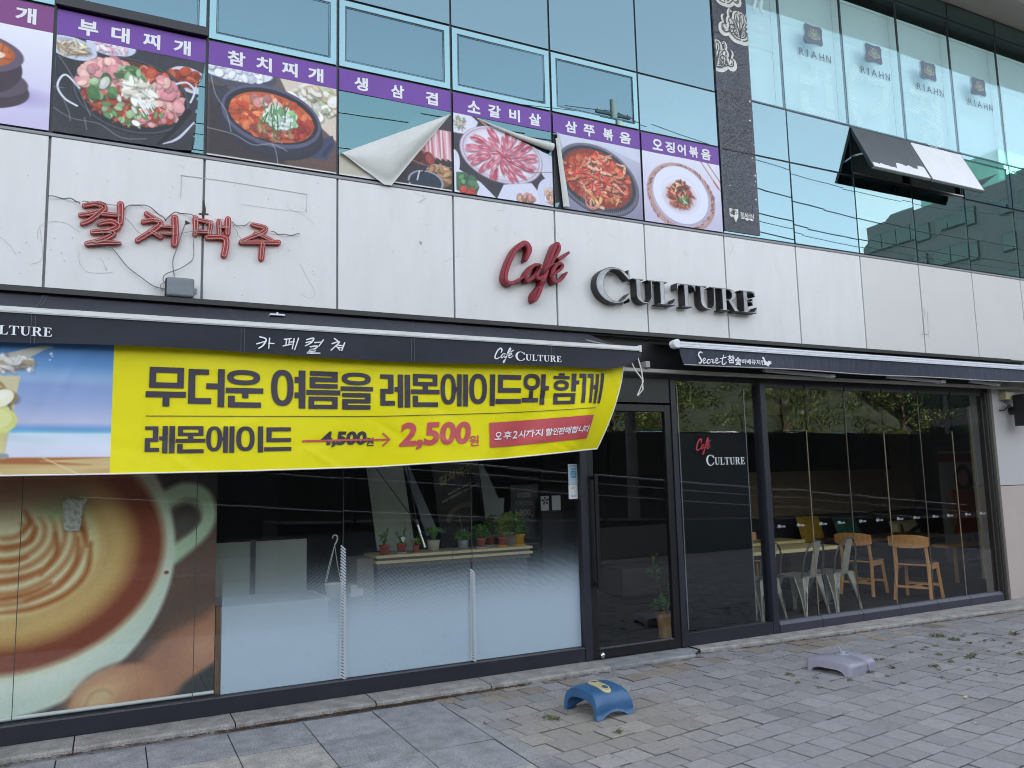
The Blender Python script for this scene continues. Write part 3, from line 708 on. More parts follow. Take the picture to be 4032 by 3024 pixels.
# ---- shop front
q = MB(); q.box(-4, 11.4, -.095, .0, ZD - .05, ZD - .02); q.box(-4, 11.0, -.10, -.094, ZD - .055, ZD - .012); q.build('hood', m_black, bld, bevel=.004)
q = MB(); q.box(-4, 10.9, .02, .12, 2.66, ZD - .055); q.build('fascia', mat('fascia_black', (.012, .012, .014), .5), bld)
q = MB(); q.box(-4, 4.372, -.012, .09, .041, .165); q.build('window_sill', m_dark, bld, bevel=.004)
q = MB(); q.box(-4, 4.372, -.016, -.0125, .158, .166); q.build('sill_lip', mat('lip_grey', (.09, .09, .1), .4), bld)
q = MB(); q.box(4.374, 4.452, -.02, .1, .041, 2.66); q.box(4.376, 4.386, -.026, -.02, .17, 2.66); q.build('door_post', m_dark, bld, bevel=.003)
q = MB(); q.box(5.47, 5.53, -.02, .1, .041, 2.66); q.build('door_post', m_dark, bld, bevel=.003)
gl_s = glass('shop_glass', (.95, .96, .95), (.95, .97, 1.0), 1.46, base=.004)
JX = [-1.19, -.065, 1.054, 2.16, 3.287, 4.374]
for a, b in zip(JX[:-1], JX[1:]): pane(a + .003, b - .003, .166, 2.66, gl_s, 'shop_window', .03, tilt=.0012)
m_seal = mat('seal_dark', (.05, .055, .055), .4)
q = MB()
for x in JX[1:-1]: q.box(x - .0025, x + .0025, .028, .032, .17, 2.65)
q.build('glass_joint', m_seal, bld)
# entrance door
door = MB(); door.box(4.458, 4.53, -.005, .05, .045, 2.40); door.box(5.392, 5.466, -.005, .05, .045, 2.40); door.box(4.53, 5.392, -.005, .05, .045, .132); door.box(4.53, 5.392, -.005, .05, 2.33, 2.40)
dr = door.build('entrance_door', m_black, bld, bevel=.004)
q = MB(); q.box(4.53, 5.392, .018, .026, .132, 2.33); q.build('door_glass', gl_s, dr)
q = MB(); q.box(4.53, 5.392, .008, .0178, .128, .138); q.build('glazing_bead', mat('bead_grey', (.1, .1, .105), .35), dr)
hx = A(2352, 2100, -.07)[0]; h0, h1 = A(2365, 2318, -.07)[1], A(2365, 1866, -.07)[1]
q = MB(); q.box(hx - .016, hx + .020, -.085, -.055, h0, h1); q.box(hx - .012, hx + .012, -.055, .0, h0 + .02, h0 + .05); q.box(hx - .012, hx + .012, -.055, .0, h1 - .05, h1 - .02)
q.build('door_handle', mat('handle_black', (.02, .02, .022), .3, .4), dr, bevel=.003)
q = MB(); q.lathe([(0, .022), (.012, .022), (.022, .012), (.024, 0)], (0, 0, 0), 18)
lx, lz = A(2371, 2580); q.v = [(lx + v[0], -.006 - v[2], lz + v[1] * 1.15) for v in q.v]; q.f = [tuple(reversed(f_)) for f_ in q.f]
q.build('floor_lock', mat('chrome', (.75, .76, .78), .15, 1.0), dr)
q = MB(); q.box(4.458, 5.466, -.004, .05, 2.42, 2.66); q.build('door_transom', m_black, bld)
# fixed pane right of the door
q = MB(); q.box(5.532, 6.652, -.012, .08, .043, .162); q.box(5.532, 6.652, -.016, -.0125, .155, .165); q.build('window_sill', m_dark, bld, bevel=.004)
o = pane(5.534, 6.648, .165, 2.66, gl_s, 'shop_window', .03, tilt=.001)
q = MB(); q.box(6.653, 6.738, -.02, .1, .043, 2.66); q.box(6.655, 6.672, -.03, -.02, .17, 2.66); q.build('window_post', m_dark, bld, bevel=.003)
# the word on the fixed pane
q = MB(); (xa, za), (xb, zb) = A(2700 + 245 / 2.765, 1450 + 1046 / 2.765), A(2700 + 660 / 2.765, 1450 + 972 / 2.765)
culture(q, xa, xb, 1.797, 1.872, .0265); cafe_small(q, *(A(2751, 1790)[0], A(2807, 1790)[0]), A(2780, 1788)[1], A(2770, 1724)[1], .0265, 1)
q.build('pane_lettering', [mat('vinyl_white', (.62, .64, .66), .5), mat('vinyl_red', (.45, .03, .05), .5)], o)
q = MB(); q.box(5.60, 5.612, .05, .055, .18, 2.6); q.box(6.49, 6.50, .05, .055, .18, 2.6); q.build('film_edge', mat('film_edge', (.16, .18, .2), .4), o)
q = MB(); q.quad((5.612, .052, .18), (6.49, .052, .18), (6.49, .052, 2.12), (5.612, .052, 2.12)); q.build('dark_film', mat('dark_film', (.005, .0075, .0095), .6, spec=.15), o)
# folding panes
FX = [6.742, 7.358, 7.984, 8.61, 9.254, 9.857, 10.497]
m_fsill = mat('folding_sill', (.038, .04, .056), .36, var=.1, vscale=6)
m_bronze = mat('pane_edge_tan', (.20, .15, .10), .4)
for k in range(6):
    a, b = FX[k], FX[k + 1]
    fw = pane(a + .006, b - .006, .165, 2.62, gl_s, 'folding_window', .03, tilt=.0016)
    q = MB(); q.add([(a + .003, -.02, .045), (b - .003, -.02, .045), (b - .003, -.02, .125), (a + .003, -.02, .125), (a + .003, .0, .158), (b - .003, .0, .158), (b - .003, .03, .164), (a + .003, .03, .164), (a + .003, .03, .045), (b - .003, .03, .045)],
                    [(0, 1, 2, 3), (3, 2, 5, 4), (4, 5, 6, 7), (8, 0, 3, 4, 7), (1, 9, 6, 5, 2)])
    q.build('bottom_rail', m_fsill, fw)
    q = MB(); q.box(a + .01, b - .01, .02, .05, 2.622, 2.66); q.build('top_rail', m_dark, fw)
    q = MB(); q.box(b - .004, b + .003, .026, .036, .14, 2.16 if k % 2 == 0 else 2.6); q.build('pane_edge', m_bronze if k % 2 == 0 else mat('pane_edge_dark', (.09, .075, .06), .4), fw)
    for t in (.25, .70):
        cx = a + (b - a) * t; q = MB(); cafe_small(q, cx - .055, cx - .02, 1.110, 1.148, .0275); culture(q, cx - .02, cx + .055, 1.118, 1.135, .0275)
        q.build('pane_decal', mat('vinyl_white', (.62, .64, .66), .5), fw)
q = MB(); q.box(10.50, 10.60, -.02, .1, .045, 2.66); q.box(10.53, 10.545, -.03, -.02, .05, 2.66); q.build('window_post', mat('post_dark_brown', (.02, .018, .016), .4), bld, bevel=.003)
q = MB(); q.box(10.601, 10.665, -.008, .1, .045, 2.72); q.build('jamb_strip', mat('jamb_tan', (.13, .105, .08), .5), bld)
m_pil = mat('pillar_beige', (.44, .37, .335), .6, var=.06, vscale=1.5, bump=.05, bscale=30)
m_pilw = mat('pillar_grey', (.45, .435, .43), .55, var=.05, vscale=1.5, bump=.05, bscale=30)
q = MB(); q.box(10.666, 15, -.004, .3, .043, 1.46); q.build('pillar', m_pil, bld, bevel=.003)
q = MB(); q.box(10.666, 15, -.004, .3, 1.468, ZD - .056); q.build('pillar', m_pilw, bld, bevel=.003)
# ---- shop inside
m_floor = mat('shop_floor', (.016, .017, .018), .6, var=.2, vscale=2)
q = MB(); q.box(-4, 15, .1, 8, -.02, .045); q.build('shop_floor', m_floor, bld)
q = MB(); q.box(-4, 15, .12, 8, 2.95, ZD - .06); q.build('shop_ceiling', mat('shop_ceiling', (.02, .02, .02), .9), bld)
q = MB(); q.box(6.4, 10.2, 4.4, 4.5, .045, 2.95); q.build('shop_wall', mat('shop_wall_dark', (.014, .015, .016), .8), bld)  # stretch of the tan wall coloured dark, standing in for the unlit room
q = MB(); q.box(10.2, 15, 4.4, 4.5, .045, 2.95); q.build('shop_wall', mat('shop_wall_tan', (.34, .235, .14), .8, var=.1), bld)
q = MB(); q.box(7.6, 14.2, 4.36, 4.4, 1.72, 2.75); q.build('dark_wall_panel', mat('wall_panel_dark', (.02, .018, .016), .6, var=.5, vscale=2.5), bld)
q = MB(); q.box(-4, 6.4, 6.5, 6.6, .045, 2.95); q.build('shop_wall', mat('shop_wall_dark', (.014, .015, .016), .8), bld)
q = MB(); q.box(14.9, 15.0, .31, 4.4, .045, 2.95); q.box(-4, -3.9, .12, 6.5, .045, 2.95); q.build('shop_wall', mat('shop_wall_grey', (.06, .055, .05), .8), bld)

# ================================================================== food posters on the glass
m_print = attr_mat('poster_print', .42, spec=.35)
m_vio = mat('header_violet', tuple(lin((104, 52, 150))), .4, var=.05, vscale=3)
m_vio0 = mat('header_plum', tuple(lin((120, 48, 120))), .4)
m_wht = mat('letter_white', (.74, .74, .76), .5)
m_back = mat('poster_back', (.60, .60, .57), .6, var=.08, vscale=4, bump=.15, bscale=12)
GREEN = [(70, 120, 60), (90, 140, 80), (60, 100, 50), (150, 180, 130)]
PINK = [(222, 150, 150), (232, 165, 160), (210, 130, 135), (240, 185, 170)]
REDS = [(190, 60, 40), (205, 85, 55), (160, 45, 30), (220, 110, 70)]
def photo(k):
    W, H = 1.03, .745
    c = Cv(W, H, 250, (30, 30, 34))
    if k == 0:
        c.grad((200, 190, 225), (232, 232, 240)); c.ell(.72, .22, .30, .07, (160, 145, 200), 0, 10, .7)
        c.ell(.55, .24, .35, .15, (62, 50, 58)); c.ell(.55, .30, .34, .13, (84, 70, 84)); c.ell(.52, .40, .33, .22, (58, 46, 56)); c.ell(.52, .50, .335, .15, (92, 78, 96)); c.ell(.51, .51, .29, .125, (180, 90, 40)); c.lumps(.51, .51, .26, .1, 60, .035, [(200, 110, 50), (235, 225, 200), (180, 80, 40)], seed=3)
        c.ell(.69, .5, .05, .025, (235, 210, 190), 10)
    if k == 1:
        c.grad((34, 34, 38), (40, 40, 46)); c.mottle(16, .2, 4)
        c.ell(.10, .66, .17, .085, (200, 205, 222), -8); c.ell(.10, .665, .14, .065, (178, 180, 196), -8); c.lumps(.10, .66, .1, .045, 60, .03, [(205, 190, 150), (150, 120, 90), (225, 215, 190)], (.12, .25), 5)
        c.ell(.36, .735, .17, .08, (205, 208, 226)); c.lumps(.36, .73, .11, .04, 40, .03, [(230, 190, 200), (240, 225, 230), (210, 150, 170)], (.2, .4), 6)
        c.ell(.92, .58, .16, .10, (205, 205, 218), -14); c.lumps(.90, .59, .12, .06, 50, .035, [(170, 60, 30), (195, 90, 50), (140, 40, 25)], (.4, .8), 7)
        c.ell(.52, .37, .41, .30, (22, 24, 28), -4); c.ring(.52, .375, .395, .285, .012, (70, 76, 88), 1.5, .8, -4); c.ell(.52, .39, .365, .255, (80, 40, 28), -4)
        c.lumps(.52, .39, .34, .235, 260, .03, REDS + [(215, 130, 90), (120, 50, 30)], (.3, .8), 8)
        c.lumps(.30, .46, .15, .13, 75, .036, PINK, (.5, .9), 9); c.lumps(.38, .55, .16, .07, 50, .04, PINK, (.5, .9), 10); c.lumps(.74, .38, .13, .16, 95, .036, PINK, (.5, .9), 11); c.lumps(.62, .24, .2, .08, 50, .04, PINK + REDS, (.5, .9), 12)
        c.lumps(.42, .28, .14, .1, 60, .06, [(200, 70, 40), (220, 130, 80), (170, 60, 35)], (.1, .2), 13); c.lumps(.50, .53, .09, .07, 34, .032, GREEN, (.3, .6), 14); c.lumps(.48, .25, .26, .12, 40, .026, GREEN + [(235, 240, 225)], (.4, .7), 15); c.lumps(.31, .39, .08, .09, 14, .04, GREEN + [(230, 235, 220)], (.5, .8), 16)
        c.lumps(.55, .42, .10, .075, 60, .05, [(232, 225, 205), (222, 212, 190), (240, 238, 225)], (.2, .4), 17); r = np.random.RandomState(3)
        for _ in range(26): x, y = .60 + r.randn() * .035, .36 + r.randn() * .035; c.stroke([(x, y), (x + .03, y - .05)], .008, (240, 238, 232)); c.ell(x, y, .009, .007, (250, 248, 240))
        for s_, p in ((1, [(.16, .36), (.08, .44), (.04, .42), (.02, .34), (.07, .26), (.15, .22)]), (1, [(.82, .53), (.90, .555), (.955, .50), (.93, .40)])): c.stroke(p, .016, (190, 194, 205)); c.stroke(p, .006, (240, 242, 248))
        for p in ([(.02, .58), (.10, .46), (.18, .30), (.24, .16)], [(.0, .34), (.06, .34)], [(.06, .26), (.10, .16), (.11, .10)], [(.0, .18), (.12, .12), (.30, .11), (.45, .03), (.62, .05)], [(.2, .14), (.22, .05)]): c.stroke(p, .006, (150, 150, 155), 1.2, .7)
        c.stroke([(.92, .32), (.82, .16), (.70, .02)], [.05, .035, .02], (14, 15, 18)); c.stroke([(.97, .24), (.86, .10), (.74, .03)], [.012, .022, .008], (200, 200, 216))
        c.poly([(.985, .0), (1.04, .0), (1.04, .76), (1.0, .62)], (62, 118, 122)); c.poly([(.99, .02), (.99, .60), (1.0, .6)], (180, 200, 196))
    if k == 2:
        c.grad((92, 66, 56), (96, 84, 80)); c.X_ = 0
        for t in range(40): c.stroke([(.55 + t * .02, -.1), (.95 + t * .02, .4)], .004, (70, 50, 44), 1, .4)
        c.poly([(0, .0), (.62, .0), (.5, .5), (0, .6)], (46, 36, 38), 8); c.ell(.2, .72, .33, .13, (64, 66, 78)); c.ell(.2, .745, .30, .10, (225, 228, 238)); c.lumps(.2, .74, .24, .07, 60, .03, [(240, 242, 248), (215, 220, 232)], seed=2)
        c.poly([(.55, .76), (1.03, .76), (1.03, .28), (.85, .42), (.62, .62)], (216, 200, 180), 2); c.lumps(.85, .6, .2, .13, 60, .05, [(226, 214, 196), (205, 180, 150), (170, 180, 140), (235, 226, 214)], (.4, .8), 4)
        c.poly([(.78, .10), (.95, .11), (1.02, .24), (1.0, .33), (.86, .26)], (52, 58, 84)); c.poly([(.93, .13), (1.0, .24), (.99, .27), (.91, .16)], (38, 42, 62)); c.poly([(0, .54), (.14, .60), (.16, .50), (.06, .42)], (46, 44, 56))
        c.ell(.50, .30, .42, .25, (36, 36, 46), -6); c.ell(.50, .36, .41, .27, (40, 40, 52), -6); c.ell(.50, .40, .40, .255, (78, 80, 108), -6); c.ell(.50, .405, .375, .225, (34, 30, 36), -6); c.ell(.50, .395, .34, .20, (196, 84, 44), -6)
        c.lumps(.5, .395, .31, .17, 170, .035, [(214, 100, 52), (200, 80, 40), (225, 120, 70), (180, 60, 36)], (.4, .9), 5); c.lumps(.66, .33, .14, .08, 50, .03, [(170, 50, 40), (150, 40, 32)], seed=6); c.lumps(.5, .27, .16, .05, 50, .028, [(170, 70, 50), (150, 60, 44), (205, 130, 90)], seed=7); c.lumps(.45, .52, .12, .04, 16, .035, [(215, 170, 160), (190, 120, 110)], seed=8)
        c.lumps(.56, .40, .13, .09, 110, .026, [(226, 238, 226), (180, 210, 180), (120, 170, 110), (235, 240, 235)], (.4, .9), 9); r = np.random.RandomState(2)
        for _ in range(22): x, y = .50 + r.randn() * .09, .38 + r.randn() * .07; c.stroke([(x, y + .05), (x + r.randn() * .03, y - .05)], .009, GREEN[r.randint(3)])
        for p in ([(.02, .66), (.06, .5), (.14, .38), (.18, .22)], [(.0, .22), (.2, .2), (.35, .14), (.5, .17), (.62, .13)], [(.5, .17), (.53, .12), (.55, .0)], [(.46, .26), (.52, .21), (.58, .19)]): c.stroke(p, .007, (170, 170, 176), 1.2, .75)
        c.stroke([(.0, .006), (1.03, .006)], .012, (215, 212, 206))
    if k == 3:
        c.grad((40, 34, 38), (52, 46, 50)); c.ell(.05, .10, .30, .17, (210, 206, 218)); c.ell(.02, .10, .25, .13, (170, 160, 120), 0, 4, .6)
        for t in range(7): x = .70 + t * .055; c.poly([(x, .30), (x + .07, .27), (x + .05, .55), (x - .03, .56)], (222, 170, 178) if t % 2 else (196, 120, 130)); c.stroke([(x + .02, .3), (x + .01, .55)], .016, (240, 214, 214))
        c.lumps(.66, .33, .10, .07, 40, .045, [(205, 130, 130), (225, 175, 170), (176, 92, 86)], (.4, .8), 3); c.lumps(.72, .26, .14, .04, 30, .04, [(150, 60, 50), (90, 36, 32)], seed=4)
        c.lumps(.9, .12, .12, .09, 60, .045, [(150, 110, 70), (110, 80, 52), (180, 140, 100)], (.3, .6), 5); c.ell(.78, .05, .16, .10, (30, 40, 56)); c.ring(.78, .05, .16, .10, .012, (150, 150, 170)); c.stroke([(.6, .02), (.72, .1), (.8, .2)], .012, (20, 20, 24)); c.stroke([(.62, .24), (.82, .20), (1.03, .22)], .006, (150, 130, 130)); c.stroke([(.7, .06), (.72, .14)], .014, (200, 200, 210))
        c.stroke([(.0, .006), (1.03, .006)], .012, (215, 212, 206))
    if k == 4:
        c.grad((44, 42, 48), (56, 54, 60)); c.mottle(10, .15, 2)
        c.poly([(0, .56), (.20, .56), (.25, .70), (.16, .76), (0, .76)], (214, 214, 230), 2); c.ell(.05, .66, .17, .10, (222, 222, 236)); c.lumps(.06, .66, .06, .05, 50, .02, [(120, 140, 90), (200, 170, 180), (225, 220, 215)], (.2, .4), 3)
        c.ell(.62, .73, .30, .05, (60, 110, 80), -8); c.ring(.58, .72, .33, .10, .014, (230, 160, 140), rot=-8)
        c.ell(.95, .55, .17, .09, (212, 210, 226), -16); c.ell(1.0, .4, .11, .15, (205, 205, 222)); c.ell(0, .28, .06, .12, (222, 220, 234))
        c.ell(.49, .42, .435, .27, (150, 140, 150), -5); c.ell(.49, .425, .425, .262, (216, 206, 220), -5); c.ring(.49, .425, .40, .245, .012, (170, 140, 160), 1, .6, -5); c.ell(.49, .43, .36, .215, (228, 222, 232), -5)
        r = np.random.RandomState(4); ML = [(196, 84, 104), (205, 104, 122), (180, 66, 84), (214, 130, 144)]
        for n_, rr, sz in ((22, .27, .075), (16, .17, .07), (9, .06, .06)):
            for t in range(n_):
                a_ = 6.283 * t / n_ + r.randn() * .08; x, y = .49 + rr * 1.12 * math.cos(a_), .42 + rr * .70 * math.sin(a_); ro = math.degrees(math.atan2(.62 * math.sin(a_), math.cos(a_))) + 12; col = ML[r.randint(4)]
                c.ell(x + .008, y - .014, sz, .021, (120, 70, 84), ro, 2, .7); c.ell(x, y, sz, .022, col, ro)
                for q_ in range(3): c.ell(x + r.randn() * .025, y + r.randn() * .008, .022, .005, (232, 190, 200), ro, 1, .8)
        c.poly([(0, .0), (0, .24), (.26, .13), (.42, .0)], (218, 218, 234)); c.poly([(.02, .02), (.02, .19), (.10, .20), (.25, .08), (.22, .0)], (66, 108, 76)); c.lumps(.12, .10, .09, .07, 40, .03, [(60, 100, 66), (90, 136, 90), (50, 84, 56)], seed=5); c.lumps(.14, .03, .07, .02, 14, .03, [(180, 60, 50)], seed=6)
        c.poly([(.43, .0), (.50, .14), (.80, .20), (.98, .0)], (216, 216, 234)); c.lumps(.74, .04, .09, .02, 24, .03, [(200, 160, 130), (176, 120, 110)], seed=7); c.ell(.98, .12, .12, .15, (208, 208, 226)); c.lumps(1.0, .11, .05, .07, 20, .03, [(190, 140, 110), (220, 200, 200)], seed=8)
        c.stroke([(.42, .47), (.6, .36), (.8, .31), (1.03, .34)], .006, (70, 50, 60), 1, .7)
    if k == 5:
        c.grad((130, 126, 152), (196, 196, 214)); c.poly([(.06, .74), (.12, .55), (.5, .72), (1.03, .60), (1.03, .76), (0, .76)], (206, 208, 224), 3)
        c.ell(.50, .33, .50, .34, (60, 58, 68), -14); c.ring(.50, .35, .48, .33, .025, (96, 96, 112), 1.5, .9, -14); c.ring(.50, .355, .44, .30, .02, (40, 38, 46), 1.5, .9, -14); c.ell(.50, .355, .41, .28, (140, 44, 30), -14)
        c.lumps(.5, .355, .38, .25, 230, .035, REDS + [(170, 70, 40)], (.4, .8), 3); r = np.random.RandomState(8)
        OC = [(214, 150, 120), (200, 120, 90), (226, 170, 140), (190, 104, 74)]
        for _ in range(46):
            x, y = .5 + r.randn() * .17, .37 + r.randn() * .11; a_ = r.rand() * 6.28; p = [(x, y)]
            for j in range(4): a_ += r.randn() * .7; p.append((p[-1][0] + .05 * math.cos(a_), p[-1][1] + .036 * math.sin(a_)))
            co = np.array(OC[r.randint(4)], float); c.stroke([(u + .008, v - .014) for u, v in p], [.034, .032, .028, .022, .014], co * .35, 1.5, .8); c.stroke(p, [.032, .03, .026, .02, .012], co); c.stroke([(u - .003, v + .006) for u, v in p], [.012, .012, .01, .008, .004], np.minimum(255, co * 1.2), 1.5, .7)
            for u, v in p[1:4]: c.ell(u, v - .004, .006, .005, (150, 60, 44), 0, 1, .8)
        for _ in range(22):
            t = r.rand() * 6.28; x, y = .5 + .30 * r.rand() * math.cos(t), .36 + .2 * math.sin(t) * r.rand(); a_ = r.rand() * 180
            c.ell(x, y, .05, .014, (196, 40, 30), a_); c.ell(x - .004, y + .004, .03, .005, (235, 110, 90), a_)
        c.lumps(.5, .16, .25, .05, 30, .04, [(205, 120, 70), (222, 160, 100), (180, 70, 40)], (.2, .4), 9)
        for t in range(30): x = .30 + t * .025; c.stroke([(x, .0), (x - .01, .06 + .001 * (t - 15) ** 2)], .004, (150, 150, 168), 1, .5)
    if k == 6:
        c.grad((196, 190, 214), (226, 224, 238)); 
        for t in range(5): c.stroke([(.1 + t * .3, .76), (-.1 + t * .3, .0)], .003, (180, 170, 196), 1, .5)
        c.ell(.49, .30, .45, .36, (150, 110, 110), -10, 2, .25); c.ring(.49, .31, .42, .34, .05, (176, 128, 120), 2, .75, -10); r = np.random.RandomState(5)
        for _ in range(150):
            t = r.rand() * 6.28; x, y = .49 + (.42 + r.randn() * .012) * math.cos(t), .31 + (.335 + r.randn() * .012) * math.sin(t); c.ell(x, y, .022, .009, [(120, 74, 70), (205, 160, 150), (150, 100, 94)][r.randint(3)], math.degrees(t) + 60, 1, .8)
        c.ell(.49, .33, .375, .315, (170, 164, 190), -10); c.ell(.485, .335, .365, .305, (228, 228, 242), -10); c.ring(.485, .335, .25, .2, .006, (205, 205, 224), 2, .7, -10)
        c.ell(.47, .31, .22, .16, (190, 160, 170), 0, 8, .5); c.lumps(.47, .33, .17, .12, 90, .05, [(170, 70, 50), (190, 96, 66), (140, 50, 40), (214, 150, 110)], (.15, .35), 6); c.lumps(.47, .35, .13, .09, 70, .05, [(205, 120, 84), (230, 180, 140), (160, 60, 44), (90, 40, 30)], (.14, .3), 7); c.lumps(.5, .31, .1, .06, 16, .03, GREEN + [(60, 30, 26)], (.2, .4), 8)
        for o_ in (0, .09): c.stroke([(.76 + o_, .76), (1.06 + o_, .42)], .016, (176, 130, 130)); c.stroke([(.94 + o_, .55), (1.0 + o_, .48)], .02, (190, 70, 80))
        c.stroke([(.75, .1), (1.0, .06)], .006, (180, 170, 190), 1, .5)
    c.a += (c.noise(.007, seed=k)[..., None] - .5) * 12 * (k not in (0, 6)) 
    return c
MENU = ['개', '부대찌개', '참치찌개', '생삼겹', '소갈비살', '삼쭈볶음', '오징어볶음']
TX = [None, [(.148, .28), (.368, .493), (.585, .707), (.802, .928)], [(1.203, 1.341), (1.425, 1.55), (1.63, 1.76), (1.845, 1.975)], [(2.242, 2.364), (2.571, 2.693), (2.895, 3.013)], [(3.305, 3.435), (3.515, 3.645), (3.735, 3.85), (3.945, 4.076)], [(4.347, 4.485), (4.56, 4.69), (4.79, 4.91), (4.99, 5.127)], [(5.399, 5.53), (5.565, 5.69), (5.725, 5.835), (5.88, 6.0), (6.045, 6.173)]]
PL = ['leftmost food poster with plum header, earthenware pot of soup on pale lilac ground', 'food poster of sausage stew in a black two handled pot, right edge peeling', 'food poster of red stew topped with green onions in a stone pot',
      'torn food poster folded down with its white back showing over raw pork', 'food poster of pink raw meat slices fanned on a round plate', 'food poster of red spicy octopus in a black pan, lower left corner curled',
      'rightmost food poster, white round plate of red squid on pale ground']
for k in range(7):
    X0 = COLX(k) + .012; X1 = COLX(k + 1) - .012; Zt = 5.238; Zh = 5.042; Zb = 4.288
    t = thing('food_poster', PL[k], 'poster', ((X0 + X1) / 2, -.01, Zb), group='food posters on the upper windows')
    q = MB(); n = 8
    for j in range(n): a, b = X0 + (X1 - X0) * j / n, X0 + (X1 - X0) * (j + 1) / n; q.add([(a, -.006, Zh), (b, -.006, Zh), (b, -.006, Zt), (a, -.006, Zt), (a, -.0035, Zh), (b, -.0035, Zh), (b, -.0035, Zt), (a, -.0035, Zt)], [(0, 1, 2, 3), (7, 6, 5, 4), (0, 4, 5, 1), (3, 2, 6, 7)])
    q.build('header_band', m_vio0 if k == 0 else m_vio, t)
    q = MB()
    if k == 0: put_text(q, '개', -.125, -.055, 5.075, 5.195, -.0085, .035); put_text(q, '개', -.125, -.055, 5.075, 5.195, -.0085, .02)
    else:
        for ch, (a, b) in zip(MENU[k], TX[k]): put_text(q, ch, a, b, 5.072, 5.193, -.0085, .034)
    if k == 0:
        q = MB(); (xa, za), (xb, zb) = A(62, 18), A(142, 103); put_text(q, '개', xa, xb, 5.075, 5.195, -.0085, .034)
    q.build('lettering', m_wht, t)
    cv = photo(k)
    def place(x, y, X0=X0, X1=X1, k=k):
        X = X0 + x / 1.03 * (X1 - X0); Z = Zb + y / .745 * (Zh - .002 - Zb); Y = np.full_like(X, -.006) - .002 * np.sin(x * 9 + k) * np.sin(y * 7)
        if k == 1:
            u = np.clip((x - .80) / .2, 0, 1) * np.clip((.45 - y) / .45, 0, 1); Y = Y - .05 * u ** 2; X = X - .03 * u; Y = Y - .004 * np.abs(np.sin(x * 30 + y * 18)) * np.clip((.3 - y) / .3, 0, 1)
        if k == 5:
            u = np.clip((.10 - x) / .10, 0, 1); X = X + .085 * u * (1 - .75 * y / .745); Y = Y - .03 * u ** 2
        return X, Y, Z
    keep = None
    xx = lambda x: (x - X0) / (X1 - X0) * 1.03; zz = lambda z: (z - Zb) / (Zh - .002 - Zb) * .745
    if k == 3: (ax, az), (bx, bz) = (xx(2.112), zz(4.47)), (xx(3.142), zz(5.02)); keep = lambda x, y: (y - az) - (bz - az) / (bx - ax) * (x - ax) < .012 * np.sin(x * 25) * 0 + 0.0
    if k == 4: keep = lambda x, y: ~((y > .745 - (x - .235) * .31) & (x > .235))
    if k == 1: keep = lambda x, y: x < 1.03 - .045 * np.clip((.66 - y) / .1, 0, 1) - .012 * (np.sin(y * 60) > .6)
    sheet(cv, 'photo_print', m_print, t, place, keep, fade=((190, 195, 215), .10 if k else .05))
    if k == 3:     # the sheet folded down over itself
        q = MB(); a, b, c_ = np.array([2.116, 4.47]), np.array([3.141, 5.02]), np.array([2.544, 4.222]); n = 16
        V = []
        for i in range(n + 1):
            for j in range(n + 1):
                s_, r_ = i / n, j / n; e = a + (b - a) * s_          # along the fold
                low = (a + (c_ - a) * s_ / .42 if s_ < .42 else c_ + (b - c_) * (s_ - .42) / .58)
                if .42 <= s_: low = low + np.array([.02, .03]) * math.sin(math.pi * (s_ - .42) / .58) * 1.6
                p = e + (low - e) * r_; V.append((p[0], -.012 - .055 * math.sin(math.pi * min(1, r_ * 1.1)) ** .8 * math.sin(math.pi * min(.97, s_ + .03)) - .03 * r_ * (1 - s_) - .003 * math.sin(31 * s_) * r_ - .006 * math.exp(-((s_ - .6 - .2 * r_) / .03) ** 2) * r_ + .005 * math.exp(-((s_ - .3 + .1 * r_) / .025) ** 2) * r_ + NR.randn() * .0012, p[1]))
        q.add(V, facing(V, [(i * (n + 1) + j, i * (n + 1) + j + 1, (i + 1) * (n + 1) + j + 1, (i + 1) * (n + 1) + j) for i in range(n) for j in range(n)]), 0, True)
        q.build('folded_flap', m_back, t)
    if k == 4:     # a torn strip rolled up below the header
        q = MB(); p, r_ = [], []
        for i in range(13): s_ = i / 12; p.append((3.40 + (4.185 - 3.40) * s_, -.02 - .012 * s_, 5.022 - .148 * s_ - .02 * math.sin(3.1 * s_))); r_.append(.004 + .036 * s_ ** 1.2)
        q.tube(p, r_, 12); q.build('rolled_strip', m_back, t)
    if k == 5:
        q = MB(); n = 14; V = []
        for i in range(n + 1):
            z = 4.29 + (4.97 - 4.29) * i / n; xb = 4.285 - (4.285 - 4.222) * (z - 4.29) / .68
            V += [(xb, -.03, z), (xb + .012, -.062, z), (xb + .03 + .03 * (1 - i / n), -.05, z + .004)]
        q.add(V, [(3 * i + j, 3 * i + j + 1, 3 * i + 4 + j, 3 * i + 3 + j) for i in range(n) for j in (0, 1)], 0, True); q.build('curled_edge', m_back, t)
        q = MB(); q.quad((4.213, -.003, 4.28), (4.30, -.003, 4.28), (4.225, -.003, 5.03), (4.213, -.003, 5.03)); q.build('bare_gap', m_gasket, t)

